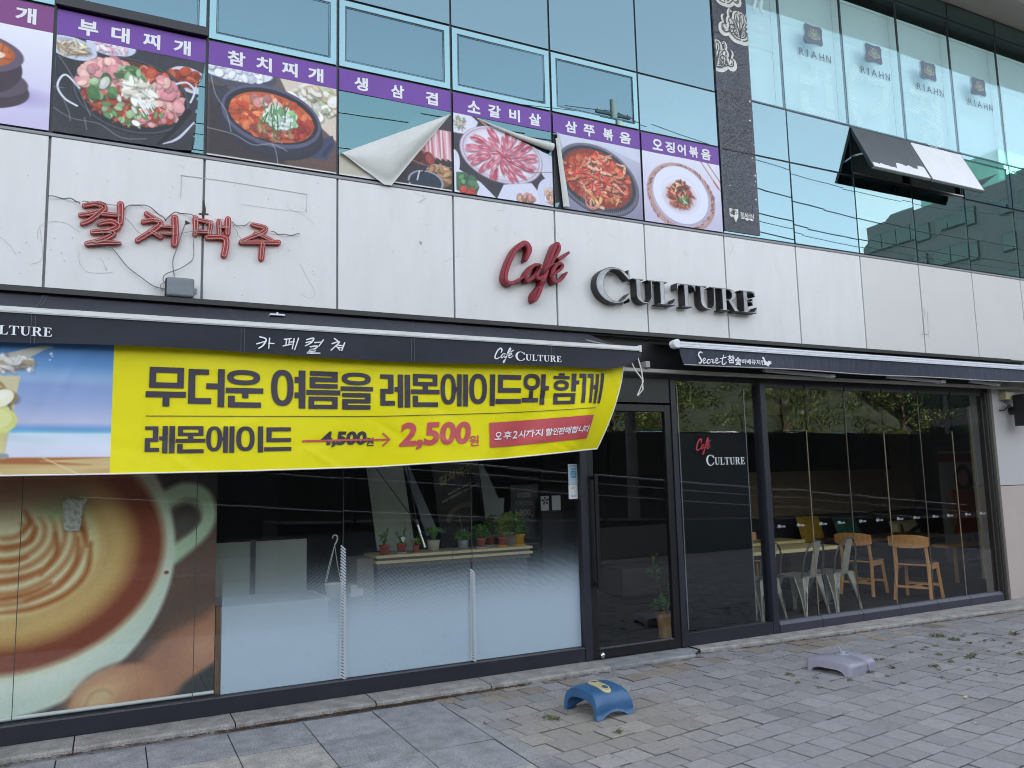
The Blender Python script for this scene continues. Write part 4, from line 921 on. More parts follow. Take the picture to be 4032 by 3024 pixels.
# ================================================================== the black column sign with peeling film
t = thing('column_sign', 'tall dark cracked vinyl column sign with white peeling ornament between glass panes', 'sign', (6.57, -.01, 4.3))
m_col = mat('column_vinyl', (.062, .066, .085), .42, var=.12, vscale=4)
n_ = m_col.node_tree; b_ = n_.nodes['Principled BSDF']; tc = n_.nodes.new('ShaderNodeTexCoord'); vo = n_.nodes.new('ShaderNodeTexVoronoi'); vo.feature = 'DISTANCE_TO_EDGE'; vo.inputs['Scale'].default_value = 30
nz = n_.nodes.new('ShaderNodeTexNoise'); nz.inputs['Scale'].default_value = 9; mxv = n_.nodes.new('ShaderNodeMix'); mxv.data_type = 'VECTOR'; mxv.inputs[0].default_value = .12
n_.links.new(tc.outputs['Object'], nz.inputs['Vector']); n_.links.new(tc.outputs['Object'], mxv.inputs[4]); n_.links.new(nz.outputs['Color'], mxv.inputs[5]); n_.links.new(mxv.outputs[1], vo.inputs['Vector'])
rp = n_.nodes.new('ShaderNodeMapRange'); rp.inputs[1].default_value = 0; rp.inputs[2].default_value = .06; n_.links.new(vo.outputs['Distance'], rp.inputs[0])
bp = n_.nodes.new('ShaderNodeBump'); bp.inputs['Strength'].default_value = .55; bp.inputs['Distance'].default_value = .01; n_.links.new(rp.outputs[0], bp.inputs['Height']); n_.links.new(bp.outputs[0], b_.inputs['Normal'])
q = MB(); q.box(6.315, 6.822, -.008, -.002, 4.312, 8.0); q.build('vinyl_panel', m_col, t)
m_sc = mat('peel_edge', (.30, .31, .34), .6)
q = MB()
for k in range(190):
    x = rng.choice([6.325 + abs(rng.gauss(0, .012)), 6.812 - abs(rng.gauss(0, .010))]); z = rng.uniform(4.33, 7.4); s_ = rng.uniform(.006, .02); a = rng.uniform(0, 6)
    put_stroke(q, [(x + s_ * math.cos(a + t_), z + s_ * math.sin(a + t_) * 1.3) for t_ in (0, .9, 1.8)], .0022, -.0092, None, n=3)
q.build('cracked_edge', m_sc, t)
q = MB()
for k in range(420):
    x = rng.uniform(6.36, 6.79); z = rng.choice([rng.uniform(5.3, 5.95), rng.uniform(5.3, 5.9), rng.uniform(4.4, 5.3)]); s_ = rng.uniform(.005, .017); a = rng.uniform(0, 6)
    put_stroke(q, [(x, z), (x + s_ * math.cos(a), z + s_ * math.sin(a)), (x + 1.8 * s_ * math.cos(a + .8), z + 1.8 * s_ * math.sin(a + .8))], rng.uniform(.002, .005), -.0091, None, n=2)
for k in range(40):
    x = 6.33 + .48 * k / 40; put_stroke(q, [(x, 5.245 + rng.gauss(0, .006)), (x + .02, 5.24 + rng.gauss(0, .006))], rng.uniform(.003, .014), -.0093, None, n=2)
q.build('crack', m_gasket, t)
q = MB()
for x, z, s_ in ((6.775, 5.64, .016), (6.77, 5.20, .012), (6.80, 5.0, .014), (6.80, 4.93, .012), (6.79, 4.72, .016), (6.42, 4.83, .009), (6.81, 5.36, .010), (6.775, 4.88, .008), (6.79, 5.87, .014)): q.add([(x - s_, -.0095, z), (x + s_ * .4, -.0095, z - s_ * .7), (x + s_ * .6, -.012, z + s_), (x - s_ * .4, -.0095, z + s_ * .6)], [(0, 1, 2, 3)])
m_orn = mat('ornament_white', (.66, .65, .60), .6, var=.15, vscale=20)
q.build('chip', m_orn, t)
def flourish(mb, cx, cz, s, y, mi=0, w=1.0, mirror=(1, -1), dy=.0003):
    base = [([(0, -.42), (.18, -.40), (.34, -.26), (.36, -.08), (.24, -.02), (.17, -.12), (.23, -.2)], [.12, .14, .16, .15, .12, .10, .08]),
            ([(.02, -.3), (.08, -.05), (.16, .12), (.15, .3), (.06, .36), (.03, .25)], [.13, .15, .13, .11, .09, .06]),
            ([(.16, -.02), (.26, .10), (.36, .14), (.40, .04), (.35, .0)], [.08, .11, .11, .09, .06]),
            ([(.36, -.22), (.5, -.3), (.62, -.24), (.62, -.1), (.52, -.06), (.48, -.15)], [.12, .15, .15, .12, .10, .07]),
            ([(.30, .12), (.36, .26), (.32, .38), (.25, .36)], [.06, .09, .07, .05]), ([(.54, -.02), (.58, .12), (.53, .2)], [.05, .07, .04]), ([(0, -.36), (.0, 0), (.0, .42)], [.16, .12, .02]), ([(.1, -.34), (.2, -.26), (.14, -.2)], [.1, .12, .08])]
    i = 0
    for sg in mirror:
        for pts, ws in base: put_stroke(mb, [(cx + sg * x * s, cz + z * s) for x, z in pts], [v * s * w for v in ws], y - dy * i, None, mi, n=4); i += 1
q = MB(); flourish(q, 6.70, 6.75, .44, -.0095, w=1.15); q.v = [(min(v[0], 6.822), v[1], v[2]) for v in q.v]; n0 = len(q.v); flourish(q, 6.33, 6.34, .42, -.0095, w=1.15, mirror=(1,)); q.v = q.v[:n0] + [(max(v[0], 6.318), v[1], v[2]) for v in q.v[n0:]]; flourish(q, 6.50, 7.12, .36, -.0095, w=1.1)
q.build('ornament', m_orn, t)
q = MB(); flourish(q, 6.705, 6.76, .42, -.0135, w=.26); flourish(q, 6.325, 6.35, .40, -.0135, w=.26, mirror=(1,)); flourish(q, 6.50, 7.13, .34, -.0135, w=.26); flourish(q, 6.70, 6.72, .26, -.0142, w=.3); flourish(q, 6.33, 6.30, .26, -.0142, w=.3, mirror=(1,)); q.v = [(min(max(v[0], 6.318), 6.822), v[1], v[2]) for v in q.v]; q.build('ornament_line', mat('peel_line', (.07, .075, .09), .6), t)
q = MB(); put_stroke(q, [(6.402, 4.53), (6.512, 4.53)], .10, -.0095, None); q2 = q; q = MB()
q.add([(6.394, -.0096, 4.573), (6.394, -.0096, 4.492), (6.42, -.012, 4.47), (6.44, -.0096, 4.49), (6.468, -.018, 4.415), (6.513, -.012, 4.489), (6.52, -.0096, 4.576), (6.46, -.0096, 4.568)], [(0, 1, 2, 3, 4, 5, 6, 7)])
put_text(q, 'RIAHN', 6.552, 6.74, 4.492, 4.548, -.0096, .02); q.add([(6.556, -.013, 4.488), (6.556, -.011, 4.468), (6.59, -.016, 4.472), (6.60, -.011, 4.482), (6.63, -.017, 4.455), (6.67, -.012, 4.476), (6.70, -.018, 4.458), (6.735, -.011, 4.478), (6.72, -.0098, 4.488)], [tuple(range(9))])
q.build('lettering', m_orn, t); q = MB(); flourish(q, 6.455, 4.535, .075, -.0102, w=.7); q.build('emblem', m_gasket, t)

# crests and dot letters on the right hand panes
m_cr = mat('crest_grey', (.13, .165, .235), .5); m_crw = mat('crest_gold', (.35, .42, .34), .5); m_shine = mat('dot_pale', (.72, .92, .93), .4); m_vw = mat('vinyl_pale', (.55, .66, .72), .5)
for k in range(4):
    cx = 7.885 + 1.052 * k; cz = 6.94
    t = thing('window_crest', ['first blue grey crest decal with lettering, on the pane right of the plain narrow one', 'second crest decal with lettering, above the open dark sash', 'third crest decal with lettering, above the open white sash', 'last crest decal with lettering, on the pane nearest the eaves'][k], 'decal', (cx, -.002, cz), group='crest decals on the right windows')
    q = MB(); h = .125; w_ = .155; nn = .022; q.add([(x, -.0075, z) for x, z in [(cx - w_ + nn, cz - h), (cx, cz - h + .012), (cx + w_ - nn, cz - h), (cx + w_ - nn, cz - h + nn), (cx + w_, cz - h + nn), (cx + w_ - .012, cz), (cx + w_, cz + h - nn), (cx + w_ - nn, cz + h - nn), (cx + w_ - nn, cz + h), (cx, cz + h - .012), (cx - w_ + nn, cz + h), (cx - w_ + nn, cz + h - nn), (cx - w_, cz + h - nn), (cx - w_ + .012, cz), (cx - w_, cz - h + nn), (cx - w_ + nn, cz - h + nn)]], [tuple(range(16))])
    q.build('crest', m_cr, t); q = MB(); flourish(q, cx + .005, cz + .01, .16, -.0085, w=.6); q.build('emblem', m_crw, t)
    q = MB()
    for ch, f0, f1 in (('R', 0, .15), ('I', .24, .28), ('A', .37, .55), ('H', .63, .78), ('N', .85, 1)): put_text(q, ch, cx - .26 + .53 * f0, cx - .26 + .53 * f1, 6.63 , 6.725, -.0085, .012)
    q.build('lettering', m_cr, t)
def dots(segs, name, label):
    q = MB(); seen = set()
    for pts, wd in segs:
        P = smooth_path(pts, 8) if len(pts) > 2 else [np.array(p, float) for p in pts]
        for p, e in zip(P[:-1], P[1:]):
            L = max(2, int(np.linalg.norm(e - p) / .008))
            for i in range(L + 1):
                c_ = p + (e - p) * i / L; d = (e - p) / (np.linalg.norm(e - p) + 1e-9); nrm = np.array([-d[1], d[0]])
                for s_ in np.linspace(-wd / 2, wd / 2, 7):
                    g_ = c_ + nrm * s_; r_ = round(g_[1] / .021); key = (round((g_[0] - (r_ % 2) * .012) / .024), r_)
                    if key in seen: continue
                    seen.add(key); x, z = key[0] * .024 + (r_ % 2) * .012, r_ * .021
                    q.add([(x + .0070 * math.cos(a), -.0065, z + .0070 * math.sin(a)) for a in (.0, 1.05, 2.1, 3.14, 4.19, 5.24)], [(0, 1, 2, 3, 4, 5)])
    return tag(q.build(name, m_shine), label, 'decal')
SCL = lambda x, z: (.4852 + (x - .4852) * .9818, 1.6954 + (z - 1.6954) * .9818)
D = lambda *p: [SCL(*a) for a in p]
dots([(D((7.95, 6.60), (8.05, 6.58)), .10), (D((8.19, 6.545), (8.26, 6.53)), .10), (D((7.79, 6.40), (8.05, 6.42)), .09), (D((7.79, 6.36), (7.79, 6.48)), .08), (D((8.02, 6.40), (8.06, 6.48)), .08), (D((8.22, 6.43), (8.23, 6.12)), .10), (D((7.79, 6.25), (7.81, 6.02)), .11), (D((7.79, 6.03), (8.28, 6.03)), .07)], 'dotted_letter', 'pale dotted block letter on the pane under the first crest')
dots([(D((8.76, 6.80), (8.63, 6.55), (8.64, 6.25), (8.75, 6.02)), .09), (D((8.93, 6.64), (9.29, 6.66)), .08), (D((9.29, 6.66), (9.24, 6.42), (9.10, 6.30), (8.93, 6.20)), .09)], 'dotted_letter', 'pale dotted bracket and curved letter on the pane under the second crest')
dots([(D((9.76, 6.66), (10.05, 6.66)), .08), (D((9.98, 6.64), (9.92, 6.48), (9.75, 6.36)), .08), (D((9.95, 6.5), (10.17, 6.38)), .08), (D((10.30, 6.74), (10.28, 6.33)), .07), (D((10.17, 6.56), (10.28, 6.55)), .07), (D((10.12, 6.27), (9.97, 6.20), (9.93, 6.08), (10.1, 5.99), (10.26, 6.02), (10.32, 6.14), (10.24, 6.25), (10.12, 6.27)), .06)], 'dotted_letter', 'pale dotted block letter on the pane under the third crest')
q = MB(); put_text(q, '2108-7757', 6.882, 7.172, 6.748, 6.80, -.0065, .01); put_stroke(q, [(6.95, 7.04), (7.0, 7.2), (7.03, 7.26), (7.08, 7.2), (7.06, 7.05), (7.1, 7.04)],   .03, -.0065, None); put_stroke(q, [(6.862, 6.573), (7.226, 6.569)], .012, -.0065, None)
tag(q.build('phone_lettering', m_vw), 'pale phone number lettering on the narrow pane beside the column sign', 'lettering')

# ================================================================== signs on the cladding
m_red = mat('channel_red', (.22, .008, .02), .5, var=.12, vscale=10); m_redb = mat('channel_red_dark', (.15, .012, .025), .45)
t = thing('script_sign', 'red raised script channel sign spelling a four letter word', 'sign', (4.0, -.05, 3.35))
q = MB()
for k in range(4):
    pts = cafe_pts(k); f = lambda p: (.4852 + (p[0] - .4852) * (6.3932 - .095) / 6.3932, 1.6954 + (p[1] - 1.6954) * (6.3932 - .095) / 6.3932)
    put_stroke(q, [f(p) for p in pts], [w_ * .0021 for w_ in CAFE[k][1]], -.095 - .0012 * k, -.01, 0, n=8)
q.build('script_lettering', m_red, t, bevel=.0)
q = MB(); k = 4; put_stroke(q, [f(p) for p in cafe_pts(4)], [w_ * .0021 for w_ in CAFE[4][1]], -.1, -.01, 0, n=8); q.build('accent_mark', m_red, t)
q = MB()
for k in range(5): put_stroke(q, [(f(p)[0] + .0, f(p)[1]) for p in cafe_pts(k)], [max(.008, w_ * .0021 - .022) for w_ in CAFE[k][1]], -.1025 - .0006 * k, None, 0, n=8)
q.build('letter_face', mat('channel_face_red', (.31, .014, .034), .5, var=.1, vscale=8), t)
m_cs = mat('channel_black', (.012, .012, .013), .45); m_cf = mat('channel_steel', (.36, .36, .37), .42, .2, var=.35, vscale=7)
t = thing('channel_letter_sign', 'dark raised serif channel letters with worn steel faces', 'sign', (5.7, -.06, 3.4))
f2 = lambda p, y: (.4852 + (p[0] - .4852) * (6.3932 + y) / 6.3932, 1.6954 + (p[1] - 1.6954) * (6.3932 + y) / 6.3932)
yF = -.105; (xa, zc) = f2((4.640, 3.41), yF); (xb, z1_) = f2((6.715, 3.735), yF)
for ch, v3, fs, loops in culture(None, xa, xb, f2((5, 3.425), yF)[1], f2((5, 3.668), yF)[1], yF):
    q = MB(); q.add(v3, facing(v3, fs))
    for lp in loops:
        m_ = len(lp); q.add([(x, yF, z) for x, z in lp] + [(x, -.012, z) for x, z in lp], [(i, (i + 1) % m_, m_ + (i + 1) % m_, m_ + i) for i in range(m_)])
    o = q.build('letter', m_cs, t)
    q = MB(); sc = []
    # the steel face stands inside the black rim
    old = [l for lp in loops for l in lp]; new = [l for k_, lp in enumerate(loops) for l in inset(lp, .0062, k_ > 0)]; oa = np.array(old)
    v_ = []
    for a_ in v3: l = new[int(((oa - np.array([a_[0], a_[2]])) ** 2).sum(1).argmin())]; v_.append((l[0], yF - .004, l[1]))
    q.add(v_, facing(v_, fs))
    q.build('letter_face', m_cf, o)
# the brush written neon sign
m_nr = mat('neon_backing', (.40, .022, .022), .5, var=.15, vscale=12); m_nt = mat('neon_tube', (.50, .38, .34), .3); m_wire = mat('wire_grey', (.22, .21, .2), .6)
NEON = [[([(525, 172), (590, 162), (650, 180), (618, 218), (560, 262), (510, 284)], [24, 26, 30, 30, 26, 22]), ([(500, 230), (560, 222), (612, 206)], [22, 24, 20]), ([(750, 165), (752, 215), (748, 280)], [34, 34, 30]), ([(640, 226), (740, 234)], [24, 24]), ([(615, 285), (690, 272), (735, 300), (680, 328), (575, 338)], [22, 30, 32, 30, 24]), ([(575, 338), (650, 332), (708, 345), (640, 385), (540, 410)], [22, 26, 28, 26, 24]), ([(545, 412), (650, 402), (748, 406)], [26, 28, 14])],
        [([(912, 222), (990, 268)], [26, 24]), ([(890, 272), (960, 262), (998, 285), (955, 325), (855, 388)], [24, 26, 32, 30, 26]), ([(935, 330), (1000, 366)], [24, 28]), ([(1087, 250), (1090, 335), (1086, 412)], [36, 38, 34]), ([(1000, 302), (1078, 306)], [18, 18]), ([(1005, 345), (1078, 350)], [18, 18])],
        [([(1216, 250), (1220, 300), (1214, 350)], [30, 30, 26]), ([(1220, 258), (1290, 272), (1312, 284)], [22, 24, 20]), ([(1312, 280), (1302, 348)], [28, 26]), ([(1222, 334), (1306, 338)], [24, 22]), ([(1362, 270), (1366, 350)], [26, 26]), ([(1418, 258), (1415, 345)], [32, 32]), ([(1366, 306), (1415, 310)], [18, 18]), ([(1290, 372), (1402, 378), (1394, 480)], [28, 34, 34])],
        [([(1572, 290), (1650, 312), (1630, 340), (1560, 370), (1500, 394)], [24, 28, 28, 24, 20]), ([(1590, 342), (1690, 388)], [22, 24]), ([(1498, 402), (1732, 402)], [22, 30]), ([(1634, 408), (1626, 500)], [32, 32])]]
t = thing('neon_sign', 'broken red brush written neon sign, four letters with loose tubes and wires', 'sign', (.9, -.03, 3.5))
m_px = 1 / 1.58 * .00205 * 1.02
for li, L_ in enumerate(NEON):
    q = MB(); outl = []
    for si, (pts, ws) in enumerate(L_):
        pp = [A(x / 1.58, 700 + y / 1.58, -.03) for x, y in pts]; outl.append(put_stroke(q, pp, [w_ * m_px * 1.06 for w_ in ws], -.034 - .0013 * si, -.0, 0, n=6))
    o = q.build('letter', m_nr, t); q = MB()
    for si, (pts, ws) in enumerate(L_):
        pp = [A(x / 1.58, 700 + y / 1.58, -.045) for x, y in pts]; L1, R1, c1, c0 = ribbon(pp, [w_ * m_px * .55 for w_ in ws], 6); lp = L1 + c1 + R1[::-1] + c0
        q.tube([(p[0], -.052, p[1]) for p in lp[::2]] + [(lp[0][0], -.052, lp[0][1])], .0026, 6)
    q.build('neon_tube', m_nt, o)
q = MB()
def wire(px, r=.004, y0=-.02, s=1.58, oy=700, sag=None):
    q.tube([(p[0], y0 - (0.02 * math.sin(math.pi * i / max(1, len(px) - 1))), p[1]) for i, p in enumerate(smooth_path([A(x / s, oy + y / s, y0) for x, y in px], 5))], r, 6)
wire([(300, 115), (400, 125), (470, 140), (497, 160)]); wire([(770, 200), (830, 165), (920, 180), (1000, 230), (1030, 268)]); wire([(1030, 268), (1060, 230), (1120, 215), (1210, 240)]); wire([(1440, 280), (1500, 300), (1560, 275)], .003); wire([(1690, 335), (1770, 355), (1865, 350)]); wire([(620, 180), (610, 260), (650, 380)], .002, -.06); wire([(700, 215), (800, 270), (880, 345), (1000, 350), (1110, 345), (1260, 310), (1290, 270)], .002, -.06); wire([(1440, 270), (1470, 330), (1500, 385)], .002, -.06); wire([(510, 150), (620, 150), (740, 180)], .003, -.05); wire([(1205, 350), (1205, 480), (1190, 520)], .0025)
q.build('loose_wire', m_wire, t)
q = MB(); cx, cz = A(1163 / 1.58, 700 + 280 / 1.58); q.add([(cx + r_ * math.cos(a), -.003, cz + r_ * .8 * math.sin(a)) for a, r_ in [(k * .7, .014 + .012 * (k % 3 == 0)) for k in range(9)]], [tuple(range(9))])
cx, cz = A(1268 / 1.58, 700 + 190 / 1.58); put_stroke(q, [(cx - .004, cz + .06), (cx + .004, cz), (cx, cz - .04)], [.008, .02, .03], -.0031, None); put_stroke(q, [(cx - .03, cz - .05), (cx + .03, cz - .045)], .014, -.0032, None)
q.build('burnt_hole', mat('soot', (.06, .05, .045), .9), t)
# transformer box below it
x0, z1 = A(1035 / 1.58, 700 + 612 / 1.58, -.12); x1, z0 = A(1208 / 1.58, 700 + 745 / 1.58, -.12)
t = thing('transformer_box', 'grey metal transformer box with cables below the broken neon sign', 'transformer', ((x0 + x1) / 2, -.06, z0))
q = MB(); q.box(x0, x1, -.125, -.012, z0, z1); q.build('casing', mat('box_grey', (.17, .19, .21), .45, var=.1, vscale=14, bump=.05), t, bevel=.018, seg=3)
q = MB(); q.box(x0 - .004, x0 + .006, -.118, -.03, z0 + .012, z1 - .012); q.build('end_plate', m_void, t)
q = MB(); q.box(x1 - .002, x1 + .028, -.016, -.012, z0 + .055, z0 + .095); q.build('mounting_tab', mat('tab_grey', (.3, .32, .34), .5), t)
q = MB()
put_text(q, 'DAEHAN', 0, .10, 0, .022, 0, .006); q.v = [(x1 - .035 - v[0], -.1262, z1 - .062 - v[2]) for v in q.v]; q.f = [tuple(f_) for f_ in q.f]; q.build('embossed_lettering', mat('emboss', (.22, .245, .26), .4), t)
q = MB()
q.tube([(p[0], -.03, p[1]) for p in smooth_path([A(x / 1.58, 700 + y / 1.58, -.03) for x, y in [(1150, 290), (1100, 440), (1075, 520), (1085, 615)]], 6)], .0045, 6)
q.tube([(p[0], -.03, p[1]) for p in smooth_path([A(x / 1.58, 700 + y / 1.58, -.03) for x, y in [(655, 430), (700, 440), (790, 550), (880, 620), (960, 675), (1035, 693)]], 6)], .004, 6)
q.tube([(p[0], -.05, p[1]) for p in smooth_path([A(x / 1.58, 700 + y / 1.58, -.05) for x, y in [(1190, 520), (1120, 565), (1030, 600), (1015, 640), (1035, 650)]], 6)], .004, 6)
q.tube([(p[0], -.07, p[1]) for p in smooth_path([A(x / 1.58, 700 + y / 1.58, -.07) for x, y in [(1030, 650), (1000, 665), (1005, 700), (1030, 690)]], 6)], .003, 6)
q.build('cable', m_wire, t)

# ================================================================== awnings
m_cloth = mat('awning_navy', (.016, .018, .028), .75, var=.15, vscale=3, bump=.15, bscale=160)
m_cloth2 = mat('awning_faded', (.036, .041, .062), .8, var=.35, vscale=3.5, bump=.15, bscale=160, stretch=(9, 1, 1.2))
m_bar = mat('awning_bar', (.62, .62, .60), .4, var=.15, vscale=12, stretch=(.3, 3, 3)); m_bar2 = mat('awning_bar_white', (.66, .68, .72), .4, var=.08, vscale=20)
m_arm = mat('awning_arm', (.33, .31, .28), .5)
t = thing('awning', 'extended dark navy awning with worn white front bar over the left shop window', 'awning', (2.2, -.5, 2.75))
def cloth(fx, fn, nx, ny, mb, mi=0):
    V = []
    for j in range(ny + 1):
        for i in range(nx + 1): V.append(fn(i / nx, j / ny))
    mb.add(V, [(j * (nx + 1) + i, j * (nx + 1) + i + 1, (j + 1) * (nx + 1) + i + 1, (j + 1) * (nx + 1) + i) for j in range(ny) for i in range(nx)], mi, True)
XL, XR, YB, ZBAR = -2.2, 4.485, -.868, 2.80
q = MB(); cloth(None, lambda u, v: (XL + (XR - XL) * u, -.09 + (YB + .09) * v, 3.045 + (ZBAR + .005 - 3.045) * v - .022 * math.sin(math.pi * v) * (1 + .35 * math.sin(u * 40))), 120, 12, q)
q.build('canopy', m_cloth, t)
q = MB()
for sx_ in (.012, 1.225, 2.43, 3.62):
    for d in (0, .022): cloth(None, lambda u, v, d=d, sx_=sx_: (sx_ + d + .004 * u, -.11 + (YB + .11) * v, 3.043 + (ZBAR + .0085 - 3.043) * v - .02 * math.sin(math.pi * v) * (1 + .35 * math.sin((sx_ - XL) / (XR - XL) * 40)) + .004), 1, 12, q); q.box(sx_ + d, sx_ + d + .003, YB - .013, YB - .0115, 2.58, 2.775)
q.build('canopy_seam', mat('seam_thread', (.10, .10, .12), .8), t)
q = MB(); q.box(XL, XR, YB - .02, YB + .03, 2.762, ZBAR); q.box(XL, XR, YB - .024, YB - .0205, 2.768, 2.782); q.build('front_bar', m_bar, t, bevel=.006)
q = MB(); q.box(XR, XR + .014, YB - .03, YB + .04, 2.752, ZBAR + .012); q.build('bar_end_cap', mat('cap_white', (.7, .7, .7), .4), t, bevel=.004)
def val(u, v): x = XL + (4.50 - XL) * u; zb = 2.585 + .012 * math.sin(x * 2.1); zb += max(0, (x - 4.12)) ** 2 * .9; return (x, YB - .010 + .006 * math.sin(x * 5 + 2 * v) * v, 2.763 + (zb - 2.763) * v)
q = MB(); cloth(None, val, 130, 6, q); o = q.build('valance', m_cloth, t)
q = MB(); y_ = YB - .0185; culture(q, -.300, .126, 2.627, 2.682, y_); cafe_small(q, 3.112, 3.275, 2.602, 2.722, y_); culture(q, 3.29, 3.708, 2.630, 2.680, y_)
BR1 = [[(1740, 385), (1782, 400), (1765, 440), (1733, 462)], [(1720, 432), (1776, 416)], [(1806, 394), (1800, 462)], [(1800, 428), (1836, 430)], [(1905, 402), (1952, 396)], [(1920, 402), (1914, 444)], [(1940, 400), (1934, 440)], [(1897, 446), (1952, 434)], [(1948, 420), (1972, 418)], [(1970, 398), (1958, 466)], [(2000, 394), (1974, 472)], [(2055, 404), (2102, 394), (2084, 424), (2044, 446)], [(2050, 424), (2090, 414)], [(2166, 406), (2136, 448)], [(2108, 424), (2150, 420)], [(2078, 452), (2126, 446), (2108, 466), (2070, 474), (2116, 476), (2056, 492), (2144, 494)]]
for i, P_ in enumerate(BR1): put_stroke(q, [A(x / 1.7015, 1100 + y / 1.7015, -.886) for x, y in P_], [.009] + [.011] * (len(P_) - 2) + [.007], y_ - .0003 * (i % 5), None, n=4)
for i, P_ in enumerate([[(184, 210), (206, 226)], [(170, 242), (218, 230), (164, 282)], [(194, 254), (218, 282)], [(248, 236), (230, 284)], [(208, 252), (242, 256)], [(204, 266), (236, 268)]]): put_stroke(q, [A(1200 + x / 1.58, 1200 + y / 1.58, -.886) for x, y in P_], [.009] * len(P_), y_ - .0003 * i, None, n=4)
q.build('lettering', m_wht, o)
q = MB(); q.bar((4.3, -.12, 2.99), (4.25, YB + .03, 2.785), .04, .03); q.build('folding_arm', m_arm, t); q = MB(); q.bar((.6, -.12, 2.99), (.62, YB + .03, 2.785), .04, .03); q.build('folding_arm', m_arm, t)
q = MB(); q.tube([(4.43, YB, 2.77), (4.47, YB - .01, 2.70), (4.50, YB - .01, 2.6), (4.52, YB, 2.5), (4.46, YB, 2.39)], .0055, 6); q.tube([(4.40, YB, 2.68), (4.44, YB, 2.60), (4.50, YB - .015, 2.52), (4.50, YB - .02, 2.43), (4.465, YB, 2.385)], .0055, 6)
q.ball((4.46, YB, 2.385), .010); tag(q.build('rope', mat('rope_white', (.6, .59, .56), .8)), 'white rope end dangling from the right end of the left awning', 'rope')
q = MB(); (x_, z_) = A(600 * 1.8228, 680 * 1.8228, -.3); q.box(x_ - .06, x_ + .05, -.32, -.26, z_ - .008, z_ + .004); q.box(x_ - .008, x_ + .004, -.3, -.28, z_, z_ + .02); q.build('clamp_plate', m_bar2, t)
t = thing('awning', 'retracted faded navy awning with white cassette bar on the right', 'awning', (8, -.3, 2.8))
YB2, X0_, X1_ = -.375, 5.30, 12.5
q = MB(); q.box(X0_, X1_, YB2 - .02, YB2 + .05, 2.918, 2.975); q.box(X0_, X1_, YB2 - .024, YB2 - .0205, 2.955, 2.965); q.box(X0_, X1_, YB2 - .023, YB2 - .0205, 2.93, 2.936); q.build('front_bar', m_bar2, t, bevel=.006)
q = MB(); q.prism([(X0_ - .045, 2.915), (X0_ + .0, 2.905), (X0_ + .012, 2.925), (X0_ + .012, 2.985), (X0_ - .01, 3.0), (X0_ - .06, 2.975), (X0_ - .065, 2.945)], YB2 - .03, YB2 + .05); q.build('bar_end_cap', mat('cap_white', (.7, .7, .7), .4), t, bevel=.008)
q = MB(); cloth(None, lambda u, v: (X0_ + (X1_ - X0_) * u, YB2 + .04 + (.30) * v, 2.985 + .05 * v + .012 * math.sin(u * 60) * math.sin(v * 3)), 80, 4, q); q.build('canopy', mat('awning_black', (.014, .013, .016), .8, bump=.3, bscale=40), t)
def val2(u, v): x = X0_ + .02 + (X1_ - X0_ - .02) * u; zb = 2.758 + .004 * math.sin(x * 3); return (x + (.055 * v ** 2 * math.exp(-((x - X0_) / .12) ** 2)), YB2 - .004 + .02 * v * math.sin(x * 1.7), 2.92 + (zb - 2.92) * v)
q = MB(); cloth(None, val2, 140, 6, q); o = q.build('valance', m_cloth2, t)
q = MB(); q.tube([val2(u, 1.0) for u in np.linspace(0, 1, 60)], .006, 6); q.build('hem', mat('hem_grey', (.35, .34, .33), .8), o)
q = MB(); Yv = -.40; SEC = [([(735, 305), (715, 292), (692, 320), (716, 365), (726, 395), (704, 418), (698, 405)], [6, 11, 14, 15, 14, 11, 8]), ([(738, 396), (766, 378), (758, 360), (740, 380), (750, 414), (780, 402)], [6, 8, 8, 10, 10, 6]), ([(822, 382), (800, 374), (786, 398), (800, 418), (830, 396)], [7, 9, 11, 10, 6]), ([(828, 372), (846, 376), (852, 372), (846, 396), (852, 414), (872, 398)], [6, 8, 10, 11, 9, 6]), ([(874, 398), (902, 378), (892, 360), (876, 384), (888, 416), (930, 396)], [6, 8, 8, 10, 10, 6]), ([(966, 326), (950, 385), (950, 420), (968, 428), (996, 402)], [8, 11, 12, 10, 6]), ([(926, 366), (992, 350)], [7, 9])]
for i, (P_, ws) in enumerate(SEC): put_stroke(q, [A(2500 + x / 2.765, 1280 + y / 2.765, Yv) for x, y in P_], [w_ * .0011 for w_ in ws], Yv - .0004 * i, None, n=5)
(xa, _), (xb, _) = A(2500 + 1005 / 2.765, 1390, Yv), A(2500 + 1082 / 2.765, 1390, Yv); put_text(q, '참', xa, xb, 2.789, 2.868, Yv, .03); (xa, _), (xb, _) = A(2500 + 1084 / 2.765, 1390, Yv), A(2500 + 1152 / 2.765, 1390, Yv); put_text(q, '숯', xa, xb, 2.772, 2.853, Yv, .03)
(xa, _), (xb, _) = A(2500 + 1158 / 2.765, 1390, Yv), A(2500 + 1412 / 2.765, 1390, Yv); put_text(q, '바베큐치킨', xa, xb, 2.789, 2.840, Yv, .02)
hen = [(1385, 350), (1398, 344), (1408, 358), (1414, 372), (1424, 392), (1444, 402), (1456, 386), (1462, 396), (1470, 384), (1474, 398), (1488, 396), (1480, 412), (1490, 418), (1472, 428), (1456, 440), (1464, 450), (1446, 448), (1436, 440), (1416, 434), (1406, 416), (1404, 392), (1398, 372), (1384, 364)]
hv = [(*(lambda p: (p[0], Yv - .0005, p[1]))(A(2500 + x / 2.765, 1280 + y / 2.765, Yv)),) for x, y in hen]; q.add(hv, facing(hv, [tuple(range(len(hv)))]))
q.build('lettering', m_wht, o)
